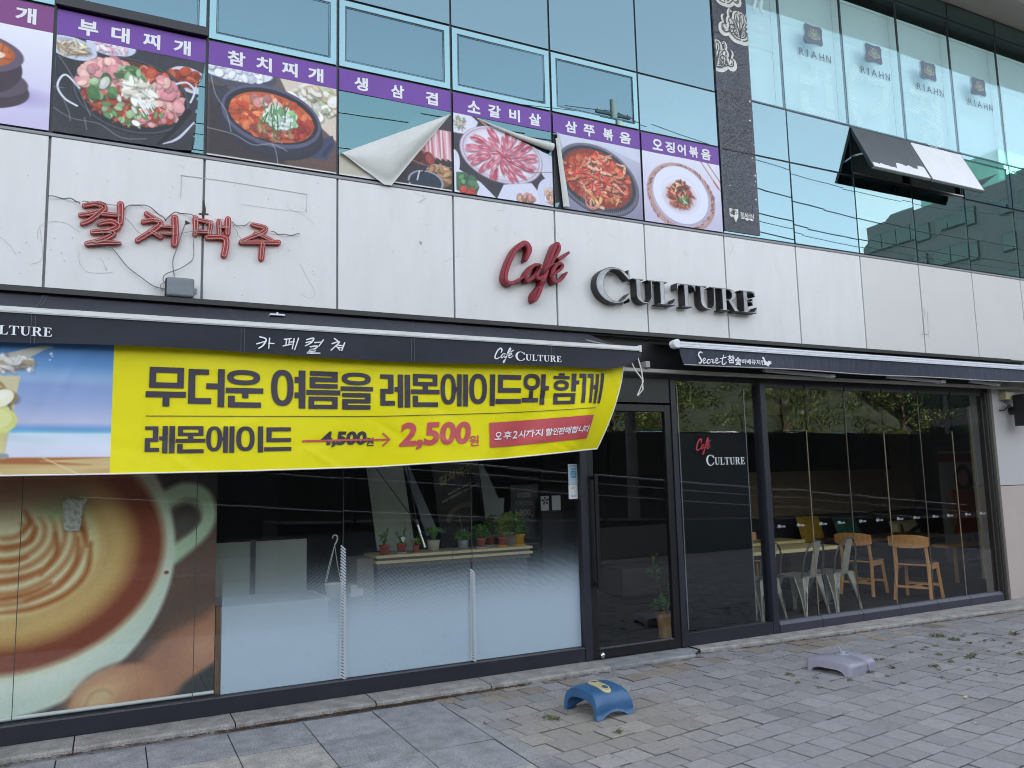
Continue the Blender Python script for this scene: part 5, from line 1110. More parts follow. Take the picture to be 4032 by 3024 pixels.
q = MB(); q.box(4.6, 12, -.16, -.10, 2.70, 2.735); q.box(4.75, 4.80, -.2, -.1, 2.69, 2.78); q.box(5.05, 5.10, -.2, -.1, 2.74, 2.80); q.build('torsion_bar', m_arm, t, bevel=.004)
for xa, xb in ((6.6, 7.45), (8.5, 9.3), (10.0, 10.35)):
    q = MB(); q.bar((xa, -.16, 2.775), (xb, -.26, 2.735), .05, .032); q.box(xb - .03, xb + .05, -.30, -.22, 2.715, 2.75); q.build('folding_arm', mat('arm_white', (.5, .5, .49), .5), t, bevel=.005)

# ================================================================== the banner
t = thing('banner', 'long yellow price banner with blue beach photo hanging under the left awning', 'banner', (2.0, -.8, 1.8))
def zbot(x): return np.interp(x, [-2.5, .4, 1.3, 2.2, 3.25, 4.15, 4.4], [1.80, 1.791, 1.796, 1.812, 1.862, 1.925, 1.94])
ZTOP = 2.66
def ban(x, z):          # flat sheet coordinates (x, z measured where the sheet hangs straight) -> cloth
    v = np.clip((ZTOP - z) / (ZTOP - 1.79), 0, 1.05); k = np.clip((x - 2.6) / 1.75, 0, 1)
    X = x - .20 * v ** 1.35 * k ** 2.2 - .03 * np.sin(3.0 * v) * k ** 3 * 0
    Zb = zbot(x); Z = ZTOP - v * (ZTOP - Zb)
    Y = -.80 + .018 * np.sin(x * 2.3 + v * 2.0) * v + .010 * np.sin(x * 5.1 - v * 3) * v + .16 * k ** 2 * v ** 2 - .05 * np.exp(-((x - 4.05) / .12) ** 2) * np.sin(v * 3.1) + .035 * np.exp(-((x - 3.8 + .5 * v) / .16) ** 2) * v
    for cx_, cv_, an, wd_, am in CRS:
        d_ = (x - cx_) * math.cos(an) + (v * .85 - cv_) * math.sin(an); e_ = -(x - cx_) * math.sin(an) + (v * .85 - cv_) * math.cos(an); Y = Y + am * np.exp(-(d_ / wd_) ** 2 - (e_ / .22) ** 2)
    return X, Y, Z
CRS = [(rng.uniform(-.5, 4.3) if k % 3 else rng.uniform(3.4, 4.3), rng.uniform(0, .85), rng.gauss(1.1, .5) * rng.choice((-1, 1)), rng.uniform(.024, .045), rng.choice((-1, 1)) * rng.uniform(.002, .005)) for k in range(46)]
m_ban = attr_mat('banner_vinyl', .5, noise=.03, nscale=5, bump=.05, bscale=8, spec=.3)
W = 4.37 - .466; cv = Cv(W, .87, 560, (205, 200, 0)); cv.a[:] = (226, 214, 3)
cv.put((cv.X > 3.092 - .466) * (cv.X < 4.08 - .466) * 1.0 * (cv.Y > 2.0 - 1.79 - .02) * (cv.Y < 2.155 - 1.79 + .02) * 0, (200, 60, 70))
sheet(cv, 'banner_sheet', m_ban, t, lambda x, y: ban(x + .466, y + 1.79))
cv = Cv(2.4, .87, 420, (0, 0, 0)); U = lambda x: x + 1.934
h_ = cv.Y / .87; stops = [(0, (236, 236, 240)), (.10, (216, 212, 228)), (.20, (214, 220, 232)), (.285, (206, 222, 232)), (.305, (96, 176, 200)), (.325, (110, 150, 205)), (.37, (186, 190, 215)), (.5, (150, 166, 205)), (.62, (130, 155, 200)), (.75, (92, 140, 195)), (.9, (68, 118, 178)), (1, (60, 106, 168))]
for ch in range(3): cv.a[..., ch] = np.interp(h_, [s_[0] for s_ in stops], [s_[1][ch] for s_ in stops])
cl = np.clip((cv.noise(.9, .10, 3) - .5 + (cv.Y - .45) * .2), 0, 1) * np.clip((h_ - .34) / .1, 0, 1); cv.a += cl[..., None] * np.array([70, 50, 20]); cl = np.clip(cv.noise(.7, .07, 9) - .55, 0, 1) * np.clip((h_ - .33) / .1, 0, 1); cv.a -= cl[..., None] * np.array([60, 40, 16])
cv.put((cv.Y < .105) * 1.0, (205, 178, 120)); cv.put(np.clip((cv.noise(.5, .012, 4) - .3) * 1.6, 0, 1) * (cv.Y < .105) * .8, (184, 140, 74)); cv.poly([(0, .11), (2.4, .105), (2.02, .085), (2.3, .058), (1.6, .075), (0, .10)], (160, 88, 44), 1.5, .9)
cv.stroke([(U(.1), .105), (U(.30), .0)], .006, (224, 206, 160)); cv.stroke([(U(-.15), .06), (U(-.1), .0)], .006, (224, 206, 160))
g0 = [(U(-.62), .14), (U(-.10), .10), (U(-.055), .46), (U(-.035), .60), (U(-.68), .60)]; cv.poly(g0, (205, 196, 150)); cv.poly([(U(-.62), .15), (U(-.12), .13), (U(-.06), .45), (U(-.66), .45)], (216, 206, 132), 3); cv.lumps(U(-.28), .44, .2, .12, 60, .05, [(190, 160, 80), (225, 215, 160), (150, 120, 70), (235, 230, 200)], (.4, .8), 4); cv.ell(U(-.16), .33, .12, .085, (214, 214, 120)); cv.ell(U(-.16), .34, .09, .06, (226, 224, 150)); cv.ell(U(-.3), .2, .15, .06, (214, 206, 150), 0, 4)
cv.stroke([(U(-.62), .12), (U(-.09), .115)], .03, (150, 150, 150)); cv.stroke([(U(-.5), .60), (U(-.2), .66), (U(.0), .745), (U(.08), .78), (U(.13), .785)], [.12, .10, .055, .025, .006], (190, 186, 172)); cv.lumps(U(-.12), .68, .16, .04, 60, .03, [(225, 225, 220), (150, 130, 100), (205, 200, 190)], (.3, .6), 6)
for x_, z_, r_ in ((.12, .745, .008), (.126, .73, .004), (.115, .707, .005), (-.135, .712, .007), (-.12, .71, .006)): cv.ell(U(x_), z_, r_, r_, (214, 234, 240))
sheet(cv, 'beach_photo', m_ban, t, lambda x, y: ban(x - 1.934, y + 1.79), fade=((170, 180, 205), .08))
q = MB(); xs = np.linspace(-1.9, 4.37, 90); P_ = [ban(np.array([x]), np.array([1.79]))for x in xs]; q.tube([(p[0][0], p[1][0] - .001, p[2][0]) for p in P_], .0055, 6); P_ = [ban(np.array([4.37]), np.array([z])) for z in np.linspace(1.79, 2.64, 20)]; q.tube([(p[0][0], p[1][0] - .001, p[2][0]) for p in P_], .005, 6); q.build('hem', mat('hem_white', (.72, .72, .74), .5), t)
m_ink = mat('banner_ink', (.035, .026, .045), .5); m_inr = mat('banner_red', (.52, .075, .085), .5)
def on_banner(mb, name, m, eps=.0065):
    v, f = cut_mesh(mb.v, mb.f, np.arange(.4, 4.4, .025), np.arange(1.8, 2.7, .025)); v = np.array(v)
    X, Y, Z = ban(v[:, 0], v[:, 2]); q = MB(); v3 = [(a, b - eps + c_, d) for a, b, c_, d in zip(X, Y, v[:, 1], Z)]; q.add(v3, facing(v3, f)); return q.build(name, m, t)
SH = lambda px, py: None
Zv = lambda s, z, x: ZTOP - (ZTOP - z) / (ZTOP - zbot(x)) * (ZTOP - 1.79)       # surveyed height -> sheet height
def btxt(mb, s, x0, x1, za, zb, fat, slant=0.0, y=0.0):
    k = lambda x: x + .20 * (.35 ** 1.35) * np.clip((x - 2.6) / 1.75, 0, 1) ** 2.2
    put_text(mb, s, k(x0), k(x1), Zv(0, za, x0), Zv(0, zb, x0), y, fat, slant=slant)
# heavy block syllables of the banner: bars (x0, z0, x1, z1) and rings (cx, cz, rx, rz, wx, wz) in a unit box
def BX(x0, z0, x1, z1, tx=.165, tz=.13): return [(x0, z0, x1, z0 + tz), (x0, z1 - tz, x1, z1), (x0, z0 + tz, x0 + tx, z1 - tz), (x1 - tx, z0 + tz, x1, z1 - tz)]
HB = {'무': BX(.08, .47, .94, 1, .165, .14) + [(0, .23, 1, .38), (.42, 0, .59, .23)],
 '더': [(0, .08, .19, .98), (.19, .84, .56, .98), (.19, .08, .63, .23), (.49, .47, .81, .62), (.81, 0, 1, 1)],
 '운': [(.47, .80, .44, .20, .17, .125), (0, .38, 1, .52), (.43, .25, .60, .38), (.06, .14, .24, .31), (.06, 0, .94, .14)],
 '여': [(.325, .53, .325, .47, .18, .14), (.80, 0, 1, 1), (.68, .67, .80, .83), (.68, .27, .80, .42)],
 '름': [(.1, .875, .92, 1), (.75, .84, .92, .875), (.09, .715, .92, .84), (.09, .665, .26, .715), (.09, .545, .92, .665), (0, .37, 1, .50)] + BX(.06, 0, .92, .325, .165, .11),
 '을': [(.48, .83, .45, .17, .17, .105), (0, .50, 1, .62), (.05, .33, .92, .445), (.75, .28, .92, .33), (.05, .17, .92, .28), (.05, .12, .22, .17), (.05, 0, .92, .12)],
 '레': [(0, .86, .44, .99), (.26, .56, .44, .86), (0, .42, .44, .56), (0, .20, .17, .42), (0, .06, .48, .20), (.47, .48, .58, .62), (.58, 0, .76, 1), (.81, 0, 1, 1)],
 '몬': BX(.07, .64, .93, 1, .17, .12) + [(.41, .53, .59, .64), (0, .39, 1, .53), (.06, .14, .24, .34), (.06, 0, .95, .14)],
 '에': [(.28, .53, .28, .47, .16, .13), (.53, .46, .60, .60), (.60, 0, .77, 1), (.82, 0, 1, 1)],
 '이': [(.34, .53, .34, .47, .18, .14), (.80, 0, 1, 1)],
 '드': [(.08, .82, .98, .97), (.08, .55, .27, .82), (.08, .40, .98, .55), (0, .05, 1, .20)],
 '와': [(.36, .74, .32, .26, .15, .125), (.28, .22, .44, .50), (0, .08, .66, .22), (.72, 0, .90, 1), (.90, .47, 1.03, .62)],
 '함': [(.20, .945, .44, 1.02), (0, .83, .64, .93), (.32, .62, .30, .175, .15, .11), (.72, .42, .90, 1.02), (.90, .66, 1.02, .79)] + BX(.04, 0, .90, .36, .17, .115),
 '께': [(0, .86, .12, 1), (.12, 0.02, .25, 1), (.30, .86, .41, 1), (.41, .02, .53, 1), (.55, .48, .62, .62), (.62, 0, .77, 1), (.86, 0, 1, 1.04)]}
def put_block(mb, s, x0, x1, z0, z1, y=0):
    W_, H_ = x1 - x0, z1 - z0
    for e in HB[s]:
        if len(e) == 4: mb.add([(x0 + e[0] * W_, y, z0 + e[1] * H_), (x0 + e[2] * W_, y, z0 + e[1] * H_), (x0 + e[2] * W_, y, z0 + e[3] * H_), (x0 + e[0] * W_, y, z0 + e[3] * H_)], [(0, 1, 2, 3)])
        else:
            cx, cz, rx, rz, wx, wz = e; n = 36; V = []
            for k in range(n):
                a = 2 * math.pi * k / n; cs_, sn = math.cos(a), math.sin(a); sq = lambda v: math.copysign(abs(v) ** .82, v)
                V += [(x0 + (cx + rx * sq(cs_)) * W_, y, z0 + (cz + rz * sq(sn)) * H_), (x0 + (cx + (rx - wx) * sq(cs_)) * W_, y, z0 + (cz + (rz - wz) * sq(sn)) * H_)]
            mb.add(V, facing(V, [(2 * k, 2 * ((k + 1) % n), 2 * ((k + 1) % n) + 1, 2 * k + 1) for k in range(n)]))
def bblk(mb, s, x0, x1, za, zb):
    k = lambda x: x + .20 * (.35 ** 1.35) * np.clip((x - 2.6) / 1.75, 0, 1) ** 2.2
    put_block(mb, s, k(x0), k(x1), Zv(0, za, x0), Zv(0, zb, x0))
q = MB()
WX = lambda px, py: A(400 + px / 2.011, 1380 + py / 2.011, -.8)[0]
for s_, a, b in (('무', 350, 668), ('더', 685, 972), ('운', 982, 1278), ('여', 1340, 1612), ('름', 1620, 1888), ('을', 1890, 2146)): bblk(q, s_, WX(a, 300), WX(b, 300), 2.222, 2.478 + (a > 1300) * .012)
VX = lambda px, py: A(1400 + px / 2.011, 1400 + py / 2.011, -.8)[0]
for s_, a, b in (('레', 192, 430), ('몬', 436, 664), ('에', 672, 892), ('이', 902, 1106), ('드', 1112, 1314), ('와', 1320, 1526), ('함', 1566, 1758), ('께', 1760, 1950)): bblk(q, s_, VX(a, 280), VX(b, 280), 2.240 + (a - 192) * .00004, 2.488 + (a - 192) * .000043)
for s_, a, b in (('레', 343, 580), ('몬', 586, 820), ('에', 826, 1048), ('이', 1062, 1274), ('드', 1282, 1498)): bblk(q, s_, WX(a, 700), WX(b, 700), 1.918, 2.094)
btxt(q, '4,500', WX(1728, 700), WX(2090, 700), 1.950, 2.064, .045, .12); btxt(q, '원', WX(2092, 720), WX(2155, 720), 1.962, 2.022, .018)
put_stroke(q, [(.665, Zv(0, 2.159, .7)), (1.5, Zv(0, 2.166, 1.5)), (2.3, Zv(0, 2.180, 2.3)), (3.3, Zv(0, 2.223, 3.3)), (4.13, Zv(0, 2.272, 4.1))], .005, 0, None, n=8)
on_banner(q, 'dark_lettering', m_ink)
q = MB(); btxt(q, '2,500', VX(340, 640), VX(906, 640), 1.925, 2.132, .038, .12); btxt(q, '원', VX(908, 670), VX(986, 670), 1.958, 2.040, .018)
za = Zv(0, 2.004, 2.0); put_stroke(q, [(1.655, za - .004), (2.0, za), (2.282, za)], .013, -.002, None); put_stroke(q, [(2.235, za + .045), (2.285, za), (2.235, za - .045)], .013, -.0022, None, n=1)
r0, r1 = 3.115, 4.13; v = [(r0, 0, Zv(0, 1.946, 3.1)), (r1, 0, Zv(0, 2.018, 4.06)), (r1 + .0, 0, Zv(0, 2.213, 4.07)), (r0 - .01, 0, Zv(0, 2.140, 3.1))]; q.add(v, [(0, 1, 2, 3)]); on_banner(q, 'red_lettering', m_inr)
q = MB()
def rtxt(s_, a, b):
    x0, x1 = [3.115 + (px - 1060) / 845 * 1.015 for px in (a, b)]; zc0 = np.interp(x0, [3.115, 4.13], [Zv(0, 1.946, 3.1), Zv(0, 2.018, 4.06)]); put_text(q, s_, x0, x1, zc0 + .062, zc0 + .128, -.002, .020, slant=.1, shear=(Zv(0, 2.018, 4.06) - Zv(0, 1.946, 3.1)) / 1.015)
for s_, a, b in (('오', 1090, 1145), ('후', 1160, 1225), ('2', 1238, 1276), ('시', 1284, 1336), ('까', 1342, 1408), ('지', 1412, 1472), ('할', 1494, 1552), ('인', 1558, 1604), ('판', 1608, 1664), ('매', 1668, 1716), ('합', 1722, 1776), ('니', 1782, 1822), ('다', 1828, 1886)): rtxt(s_, a, b)
on_banner(q, 'white_lettering', m_wht, eps=.012)

# ================================================================== behind the left shop window
def leafy(mb, c, n, spread, size, mi=0, up=.6, seed=0, droop=.3, asp=.45):
    r = random.Random(seed)
    for _ in range(n):
        a = r.uniform(0, 6.283); e = r.uniform(-.2, 1.2); d = Vector((math.cos(a) * math.cos(e), math.sin(a) * math.cos(e), math.sin(e)))
        p = Vector(c) + Vector((d.x * spread[0] * r.uniform(.2, 1), d.y * spread[0] * r.uniform(.2, 1), spread[1] * r.uniform(0, 1)))
        L = size * r.uniform(.6, 1.25); d2 = (d + Vector((0, 0, up * r.uniform(-.2, 1)))).normalized(); s = d2.cross(Vector((0, 0, 1)))
        s = s.normalized() if s.length > 1e-3 else Vector((1, 0, 0)); nn = s.cross(d2)
        q1 = p + d2 * L * .5 + s * L * asp / 2 + nn * L * .08; q2 = p + d2 * L * .5 - s * L * asp / 2 + nn * L * .08; tip = p + d2 * L - Vector((0, 0, droop * L * r.random()))
        mb.add([p, q1, tip, q2], [(0, 1, 2), (0, 2, 3)], mi)
m_lf = [mat('leaf_a', (.08, .19, .04), .5), mat('leaf_b', (.15, .28, .06), .5), mat('leaf_c', (.05, .13, .04), .5), mat('leaf_y', (.26, .32, .07), .5)]
m_stem = mat('stem', (.07, .09, .03), .7); m_soil = mat('soil', (.03, .022, .016), .95)
# roller blind printed with a cup of coffee
t = thing('roller_blind', 'window blind printed with a giant cup of latte art held by a hand', 'blind', (-.2, .08, .2))
bx0, bx1, bz0, bz1 = -1.9, 1.203, .185, 2.62
c = Cv(bx1 - bx0, bz1 - bz0, 430, (66, 56, 52)); ux = lambda x: x - bx0; uz = lambda z: z - bz0
c.mottle(14, .5, 3); c.ell(ux(.95), uz(1.15), .5, .4, (96, 72, 62), 0, 40, .8); c.ell(ux(1.1), uz(1.85), .6, .4, (44, 40, 40), 0, 40, .7)
hd = lambda pts: [(ux(x), uz(z)) for x, z in pts]
c.poly(hd([(.62, .34), (.70, .46), (.886, .63), (1.14, .74), (1.25, .85), (1.25, .40), (1.05, .30), (.897, .182), (.4, .1)]), (156, 108, 82), 7); c.ell(ux(1.0), uz(.62), .2, .09, (140, 96, 76), 30, 20, .7); c.ell(ux(1.1), uz(.52), .12, .1, (190, 140, 108), 30, 18, .7)
c.poly(hd([(.93, .15), (1.0, .27), (1.25, .42), (1.25, .15)]), (40, 44, 46), 4)
c.stroke(hd([(.82, 1.60), (.96, 1.672), (1.09, 1.64), (1.15, 1.50), (1.09, 1.36), (.90, 1.20)]), [.12, .12, .11, .10, .11, .12], (168, 190, 160), 4); c.stroke(hd([(.84, 1.54), (.97, 1.60), (1.07, 1.56), (1.11, 1.48)]), .03, (190, 208, 180), 6, .7); c.ell(ux(.985), uz(1.42), .09, .055, (74, 74, 66), 40, 6)
c.ell(ux(-.15), uz(1.25), 1.065, 1.065, (190, 204, 190), 0, 3); c.ell(ux(-.20), uz(1.30), 1.02, .98, (208, 216, 204), 0, 12); c.ell(ux(-.25), uz(1.6), .9, .9, (160, 176, 150), 0, 50, .5)
c.ell(ux(-.15), uz(1.29), 1.0, .83, (196, 200, 150), 0, 10, .8); c.ell(ux(-.15), uz(1.29), .985, .815, (122, 58, 40), 0, 5); c.ell(ux(-.15), uz(1.29), .85, .70, (150, 100, 60), 0, 12, .0); c.ell(ux(-.15), uz(1.29), .805, .66, (150, 98, 56), 0, 9); c.ell(ux(-.15), uz(1.29), .765, .62, (202, 168, 104), 0, 12); c.ell(ux(-.15), uz(1.30), .64, .51, (208, 188, 128), 0, 16)
c.ring(ux(-.15), uz(1.30), .62, .49, .03, (186, 138, 84), 8, .6); c.ring(ux(-.15), uz(1.30), .70, .56, .03, (190, 150, 92), 10, .5)
c.ell(ux(-.16), uz(1.30), .54, .43, (218, 212, 172), 0, 8)
for pts in ([(.36, 1.32), (.34, 1.12), (.22, .98), (.02, .90), (-.2, .885)], [(.28, 1.36), (.27, 1.18), (.16, 1.03), (-.02, .955)], [(.14, 1.40), (.15, 1.26), (.06, 1.12)], [(-.03, 1.245), (-.12, 1.225), (-.3, 1.23)], [(.06, 1.15), (-.06, 1.11), (-.2, 1.095), (-.34, 1.11)], [(.12, 1.06), (0, 1.0), (-.2, .975), (-.4, 1.0)], [(-.05, 1.34), (-.14, 1.32), (-.25, 1.33)], [(.02, 1.44), (-.01, 1.36), (-.06, 1.33)], [(-.05, 1.56), (-.02, 1.48), (-.06, 1.42)], [(.22, 1.52), (.30, 1.42), (.34, 1.3)]): c.stroke(hd(pts), [.018] + [.034] * (len(pts) - 2) + [.014], (160, 88, 40), 3, .95)

for k in range(7):     # nested leaf ribs of the poured pattern
    rx, rz_, zc = .10 + .062 * k, .06 + .062 * k, 1.44 - .012 * k
    pts = [(-.15 + rx * math.cos(R(a_)), zc + rz_ * math.sin(R(a_))) for a_ in range(38 - 3 * k, -125, -14)]
    c.stroke(hd(pts), [.010] + [.022 + .012 * math.sin(3.1 * j / len(pts)) for j in range(len(pts) - 2)] + [.01], (168, 98, 48), 3.5, .8)
c.ell(ux(.17), uz(1.60), .15, .10, (172, 190, 140), 10, 8); c.ell(ux(.2), uz(1.78), .4, .12, (120, 66, 50), 0, 24, .8); c.ell(ux(-.2), uz(1.72), .3, .16, (110, 62, 48), 0, 24, .7)
c.poly(hd([(.255, .23), (.30, .31), (.387, .391), (.50, .445), (.572, .457), (.70, .46), (.80, .40), (.86, .25), (.80, .16), (.26, .16)]), (164, 114, 84), 4); c.stroke(hd([(.255, .26), (.387, .40), (.572, .47), (.70, .475)]), .014, (96, 60, 50), 4, .8); c.ell(ux(.48), uz(.30), .17, .09, (206, 166, 126), 14, 14, .8); c.ell(ux(.43), uz(.25), .10, .06, (196, 176, 128), 10, 6, .7); c.stroke(hd([(.36, .2), (.40, .28), (.48, .30), (.53, .26)]), .006, (150, 110, 84), 3, .7)
c.ell(ux(.86), uz(1.08), .016, .012, (120, 40, 34))
c.a *= 1.12; c.a += (c.noise(.012, seed=8)[..., None] - .5) * 8
m_blp = attr_mat('blind_print', .55, spec=.2)
sheet(c, 'printed_cloth', m_blp, t, lambda x, y: (x + bx0, .085 + .004 * np.sin(x * 8 + y * 2), y + bz0), fade=((220, 220, 210), .06))
q = MB(); q.tube([(bx0, .078, .188), (bx1, .078, .188)], .013, 8); q.build('bottom_bar', mat('bar_white', (.66, .7, .7), .4), t)
q = MB(); put_stroke(q, [A(p[0], p[1], .028) for p in [(245, 1950), (330, 1945), (375, 1960)]], .03, .0285, None); q.v = []; q.f = []; q.mi = []; q.sm = []
x_, z_ = A(285, 2035, .027); q.add([(x_ - .06, .0275, z_ + .10), (x_ - .03, .0275, z_ + .13), (x_ + .04, .0275, z_ + .11), (x_ + .09, .0275, z_ + .13), (x_ + .06, .0275, z_ + .05), (x_ + .05, .0275, z_ - .10), (x_ - .05, .0275, z_ - .09)], [tuple(range(7))])
tag(q.build('tape_patch', mat('crumpled_tape', (.36, .38, .33), .35, var=.5, vscale=40, bump=.8, bscale=40)), 'crumpled clear tape patch on the glass over the coffee picture', 'tape')
# frosted film with a dotted fade
def film(name, z0, z1, lo, hi):
    m = bpy.data.materials.new(name); m.use_nodes = True; n = m.node_tree
    for x in list(n.nodes):
        if x.type != 'OUTPUT_MATERIAL': n.nodes.remove(x)
    out = n.nodes[0]; g = n.nodes.new('ShaderNodeNewGeometry'); sp = n.nodes.new('ShaderNodeSeparateXYZ'); n.links.new(g.outputs['Position'], sp.inputs[0])
    mr = n.nodes.new('ShaderNodeMapRange'); mr.interpolation_type = 'SMOOTHSTEP'; mr.inputs[1].default_value = z1; mr.inputs[2].default_value = z0; mr.inputs[3].default_value = lo; mr.inputs[4].default_value = hi
    n.links.new(sp.outputs['Z'], mr.inputs[0])
    mp = n.nodes.new('ShaderNodeMapping'); mp.inputs['Rotation'].default_value = (0, R(45), 0); mp.inputs['Scale'].default_value = (135, 135, 135); n.links.new(g.outputs['Position'], mp.inputs[0])
    wv = n.nodes.new('ShaderNodeVectorMath'); wv.operation = 'FRACTION'; n.links.new(mp.outputs[0], wv.inputs[0]); s2 = n.nodes.new('ShaderNodeSeparateXYZ'); n.links.new(wv.outputs[0], s2.inputs[0])
    a = n.nodes.new('ShaderNodeMath'); a.operation = 'PINGPONG'; a.inputs[1].default_value = .5; n.links.new(s2.outputs['X'], a.inputs[0]); b = n.nodes.new('ShaderNodeMath'); b.operation = 'PINGPONG'; b.inputs[1].default_value = .5; n.links.new(s2.outputs['Z'], b.inputs[0])
    ad = n.nodes.new('ShaderNodeMath'); ad.operation = 'ADD'; n.links.new(a.outputs[0], ad.inputs[0]); n.links.new(b.outputs[0], ad.inputs[1])
    lt = n.nodes.new('ShaderNodeMath'); lt.operation = 'LESS_THAN'; n.links.new(ad.outputs[0], lt.inputs[0]); n.links.new(mr.outputs[0], lt.inputs[1])
    mi = n.nodes.new('ShaderNodeMath'); mi.operation = 'MULTIPLY_ADD'; mi.inputs[1].default_value = .93; mi.inputs[2].default_value = .02; n.links.new(lt.outputs[0], mi.inputs[0])
    tr = n.nodes.new('ShaderNodeBsdfTransparent'); df = n.nodes.new('ShaderNodeBsdfDiffuse'); df.inputs[0].default_value = (.62, .73, .86, 1); tl = n.nodes.new('ShaderNodeBsdfTranslucent'); tl.inputs[0].default_value = (.7, .78, .86, 1)
    m1 = n.nodes.new('ShaderNodeMixShader'); m1.inputs[0].default_value = .15; n.links.new(df.outputs[0], m1.inputs[1]); n.links.new(tl.outputs[0], m1.inputs[2])
    m2 = n.nodes.new('ShaderNodeMixShader'); n.links.new(mi.outputs[0], m2.inputs[0]); n.links.new(tr.outputs[0], m2.inputs[1]); n.links.new(m1.outputs[0], m2.inputs[2]); n.links.new(m2.outputs[0], out.inputs[0])
    return m
m_filmL = film('frosted_film', .40, 1.28, .0, 1.02)
q = MB()
for a, b in ((1.247, 2.15), (2.168, 3.278), (3.296, 4.368)): q.quad((a, .045, .17), (b, .045, .17), (b, .045, 1.3), (a, .045, 1.3))
q.build('frosted_film', m_filmL, bld)
for x, zt in ((2.16, 1.18), (3.287, .93)):
    z = .17; q = MB()
    while z < zt:
        s_ = .026 * (1 - .35 * (z - .17) / 1.0); put_stroke(q, [(x - s_, z + .022), (x + s_, z - .010)], .012, .0265, None, n=1); z += .024
    q.build('film_fringe', mat('fringe_white', (.52, .57, .61), .6), bld)
q = MB(); q.box(1.210, 1.242, .10, .13, .168, .80); tag(q.build('blind_frame', mat('wood_orange', (.22, .11, .05), .5, var=.2, vscale=20)), 'narrow orange wooden edge standing right of the coffee blind', 'trim')
# white counter, boxes and hanging planter behind the film
t = thing('counter', 'low white counter with pale back panels behind the frosted window', 'counter', (2.0, 1.0, .05))
x0, z1 = A(800 + 150 / 3.016, 1850 + 875 / 3.016, 1.3); x1, _ = A(800 + 1230 / 3.016, 1850 + 850 / 3.016, 1.3); xm, _ = A(800 + 592 / 3.016, 2200, 1.3)
m_pale = mat('panel_pale', (.50, .55, .50), .6); q = MB(); q.box(x0 - .3, xm - .02, 1.3, 1.33, .4, z1); q.box(xm + .02, x1, 1.3, 1.33, .4, z1 - .002); q.build('back_panel', m_pale, t)
q = MB(); q.box(xm - .02, xm + .02, 1.28, 1.34, .4, z1 + .01); q.build('panel_post', mat('steel_dark', (.08, .09, .1), .4), t)
q = MB(); q.box(1.26, 2.12, .36, .95, .05, .735); q.build('cabinet', mat('counter_white', (.66, .66, .64), .5), t); q = MB(); q.box(1.25, 2.13, .35, .97, .737, .757); q.build('counter_top', mat('counter_top', (.72, .74, .74), .4), t)
t = thing('hanging_planter', 'white plastic planter with tall carrying hook standing behind the frosted glass', 'planter', (2.2, .5, .76))
Yh = .55; hk = lambda x, y: A(800 + x / 3.016, 1850 + y / 3.016, Yh)
q = MB(); pts = [hk(*p) for p in [(1535, 815), (1545, 785), (1575, 775), (1595, 800), (1585, 850), (1562, 890)]]; q.tube([(p[0], Yh, p[1]) for p in smooth_path(pts, 5)], .006, 8)
a, b = hk(1562, 890), None
for ex in (1450, 1480, 1640): e = hk(ex, 1340); q.tube([(a[0], Yh, a[1]), ((a[0] + e[0]) / 2 - .006, Yh, (a[1] + e[1]) / 2), (e[0], Yh + (.05 if ex == 1480 else 0), e[1])], .0028, 6)
q.build('hook', mat('plastic_white', (.7, .74, .72), .4), t)
cx, cz = hk(1560, 1350); q = MB(); q.lathe([(0, -.13), (.06, -.13), (.085, 0), (.09, .004), (.08, .0)], (cx, Yh, cz), 20); q.build('pot', mat('plastic_white', (.7, .74, .72), .4), t)
cx0, cz1 = hk(1755, 1370); cx1, cz0 = hk(1905, 1600); q = MB(); q.box(cx0, cx1, Yh, Yh + .12, .72, cz1); q.box(cx0 + .004, cx1 - .004, Yh - .001, Yh, .73, cz1 - .03); tag(q.build('carton', mat('carton_cream', (.62, .58, .50), .6)), 'small cream carton right of the planter behind the dotted film', 'box')
m_ter = mat('terracotta', (.36, .075, .045), .55, var=.1); m_yel = mat('pot_yellow', (.62, .33, .02), .4); m_cer = mat('pot_cream', (.36, .34, .28), .6, var=.1); m_tin = mat('pot_tin', (.3, .36, .42), .35, .6, var=.3, vscale=30); m_potw = mat('pot_white', (.6, .62, .6), .5); m_sauc = mat('saucer_grey', (.4, .4, .42), .6); m_darkpot = mat('pot_dark', (.05, .05, .045), .6)
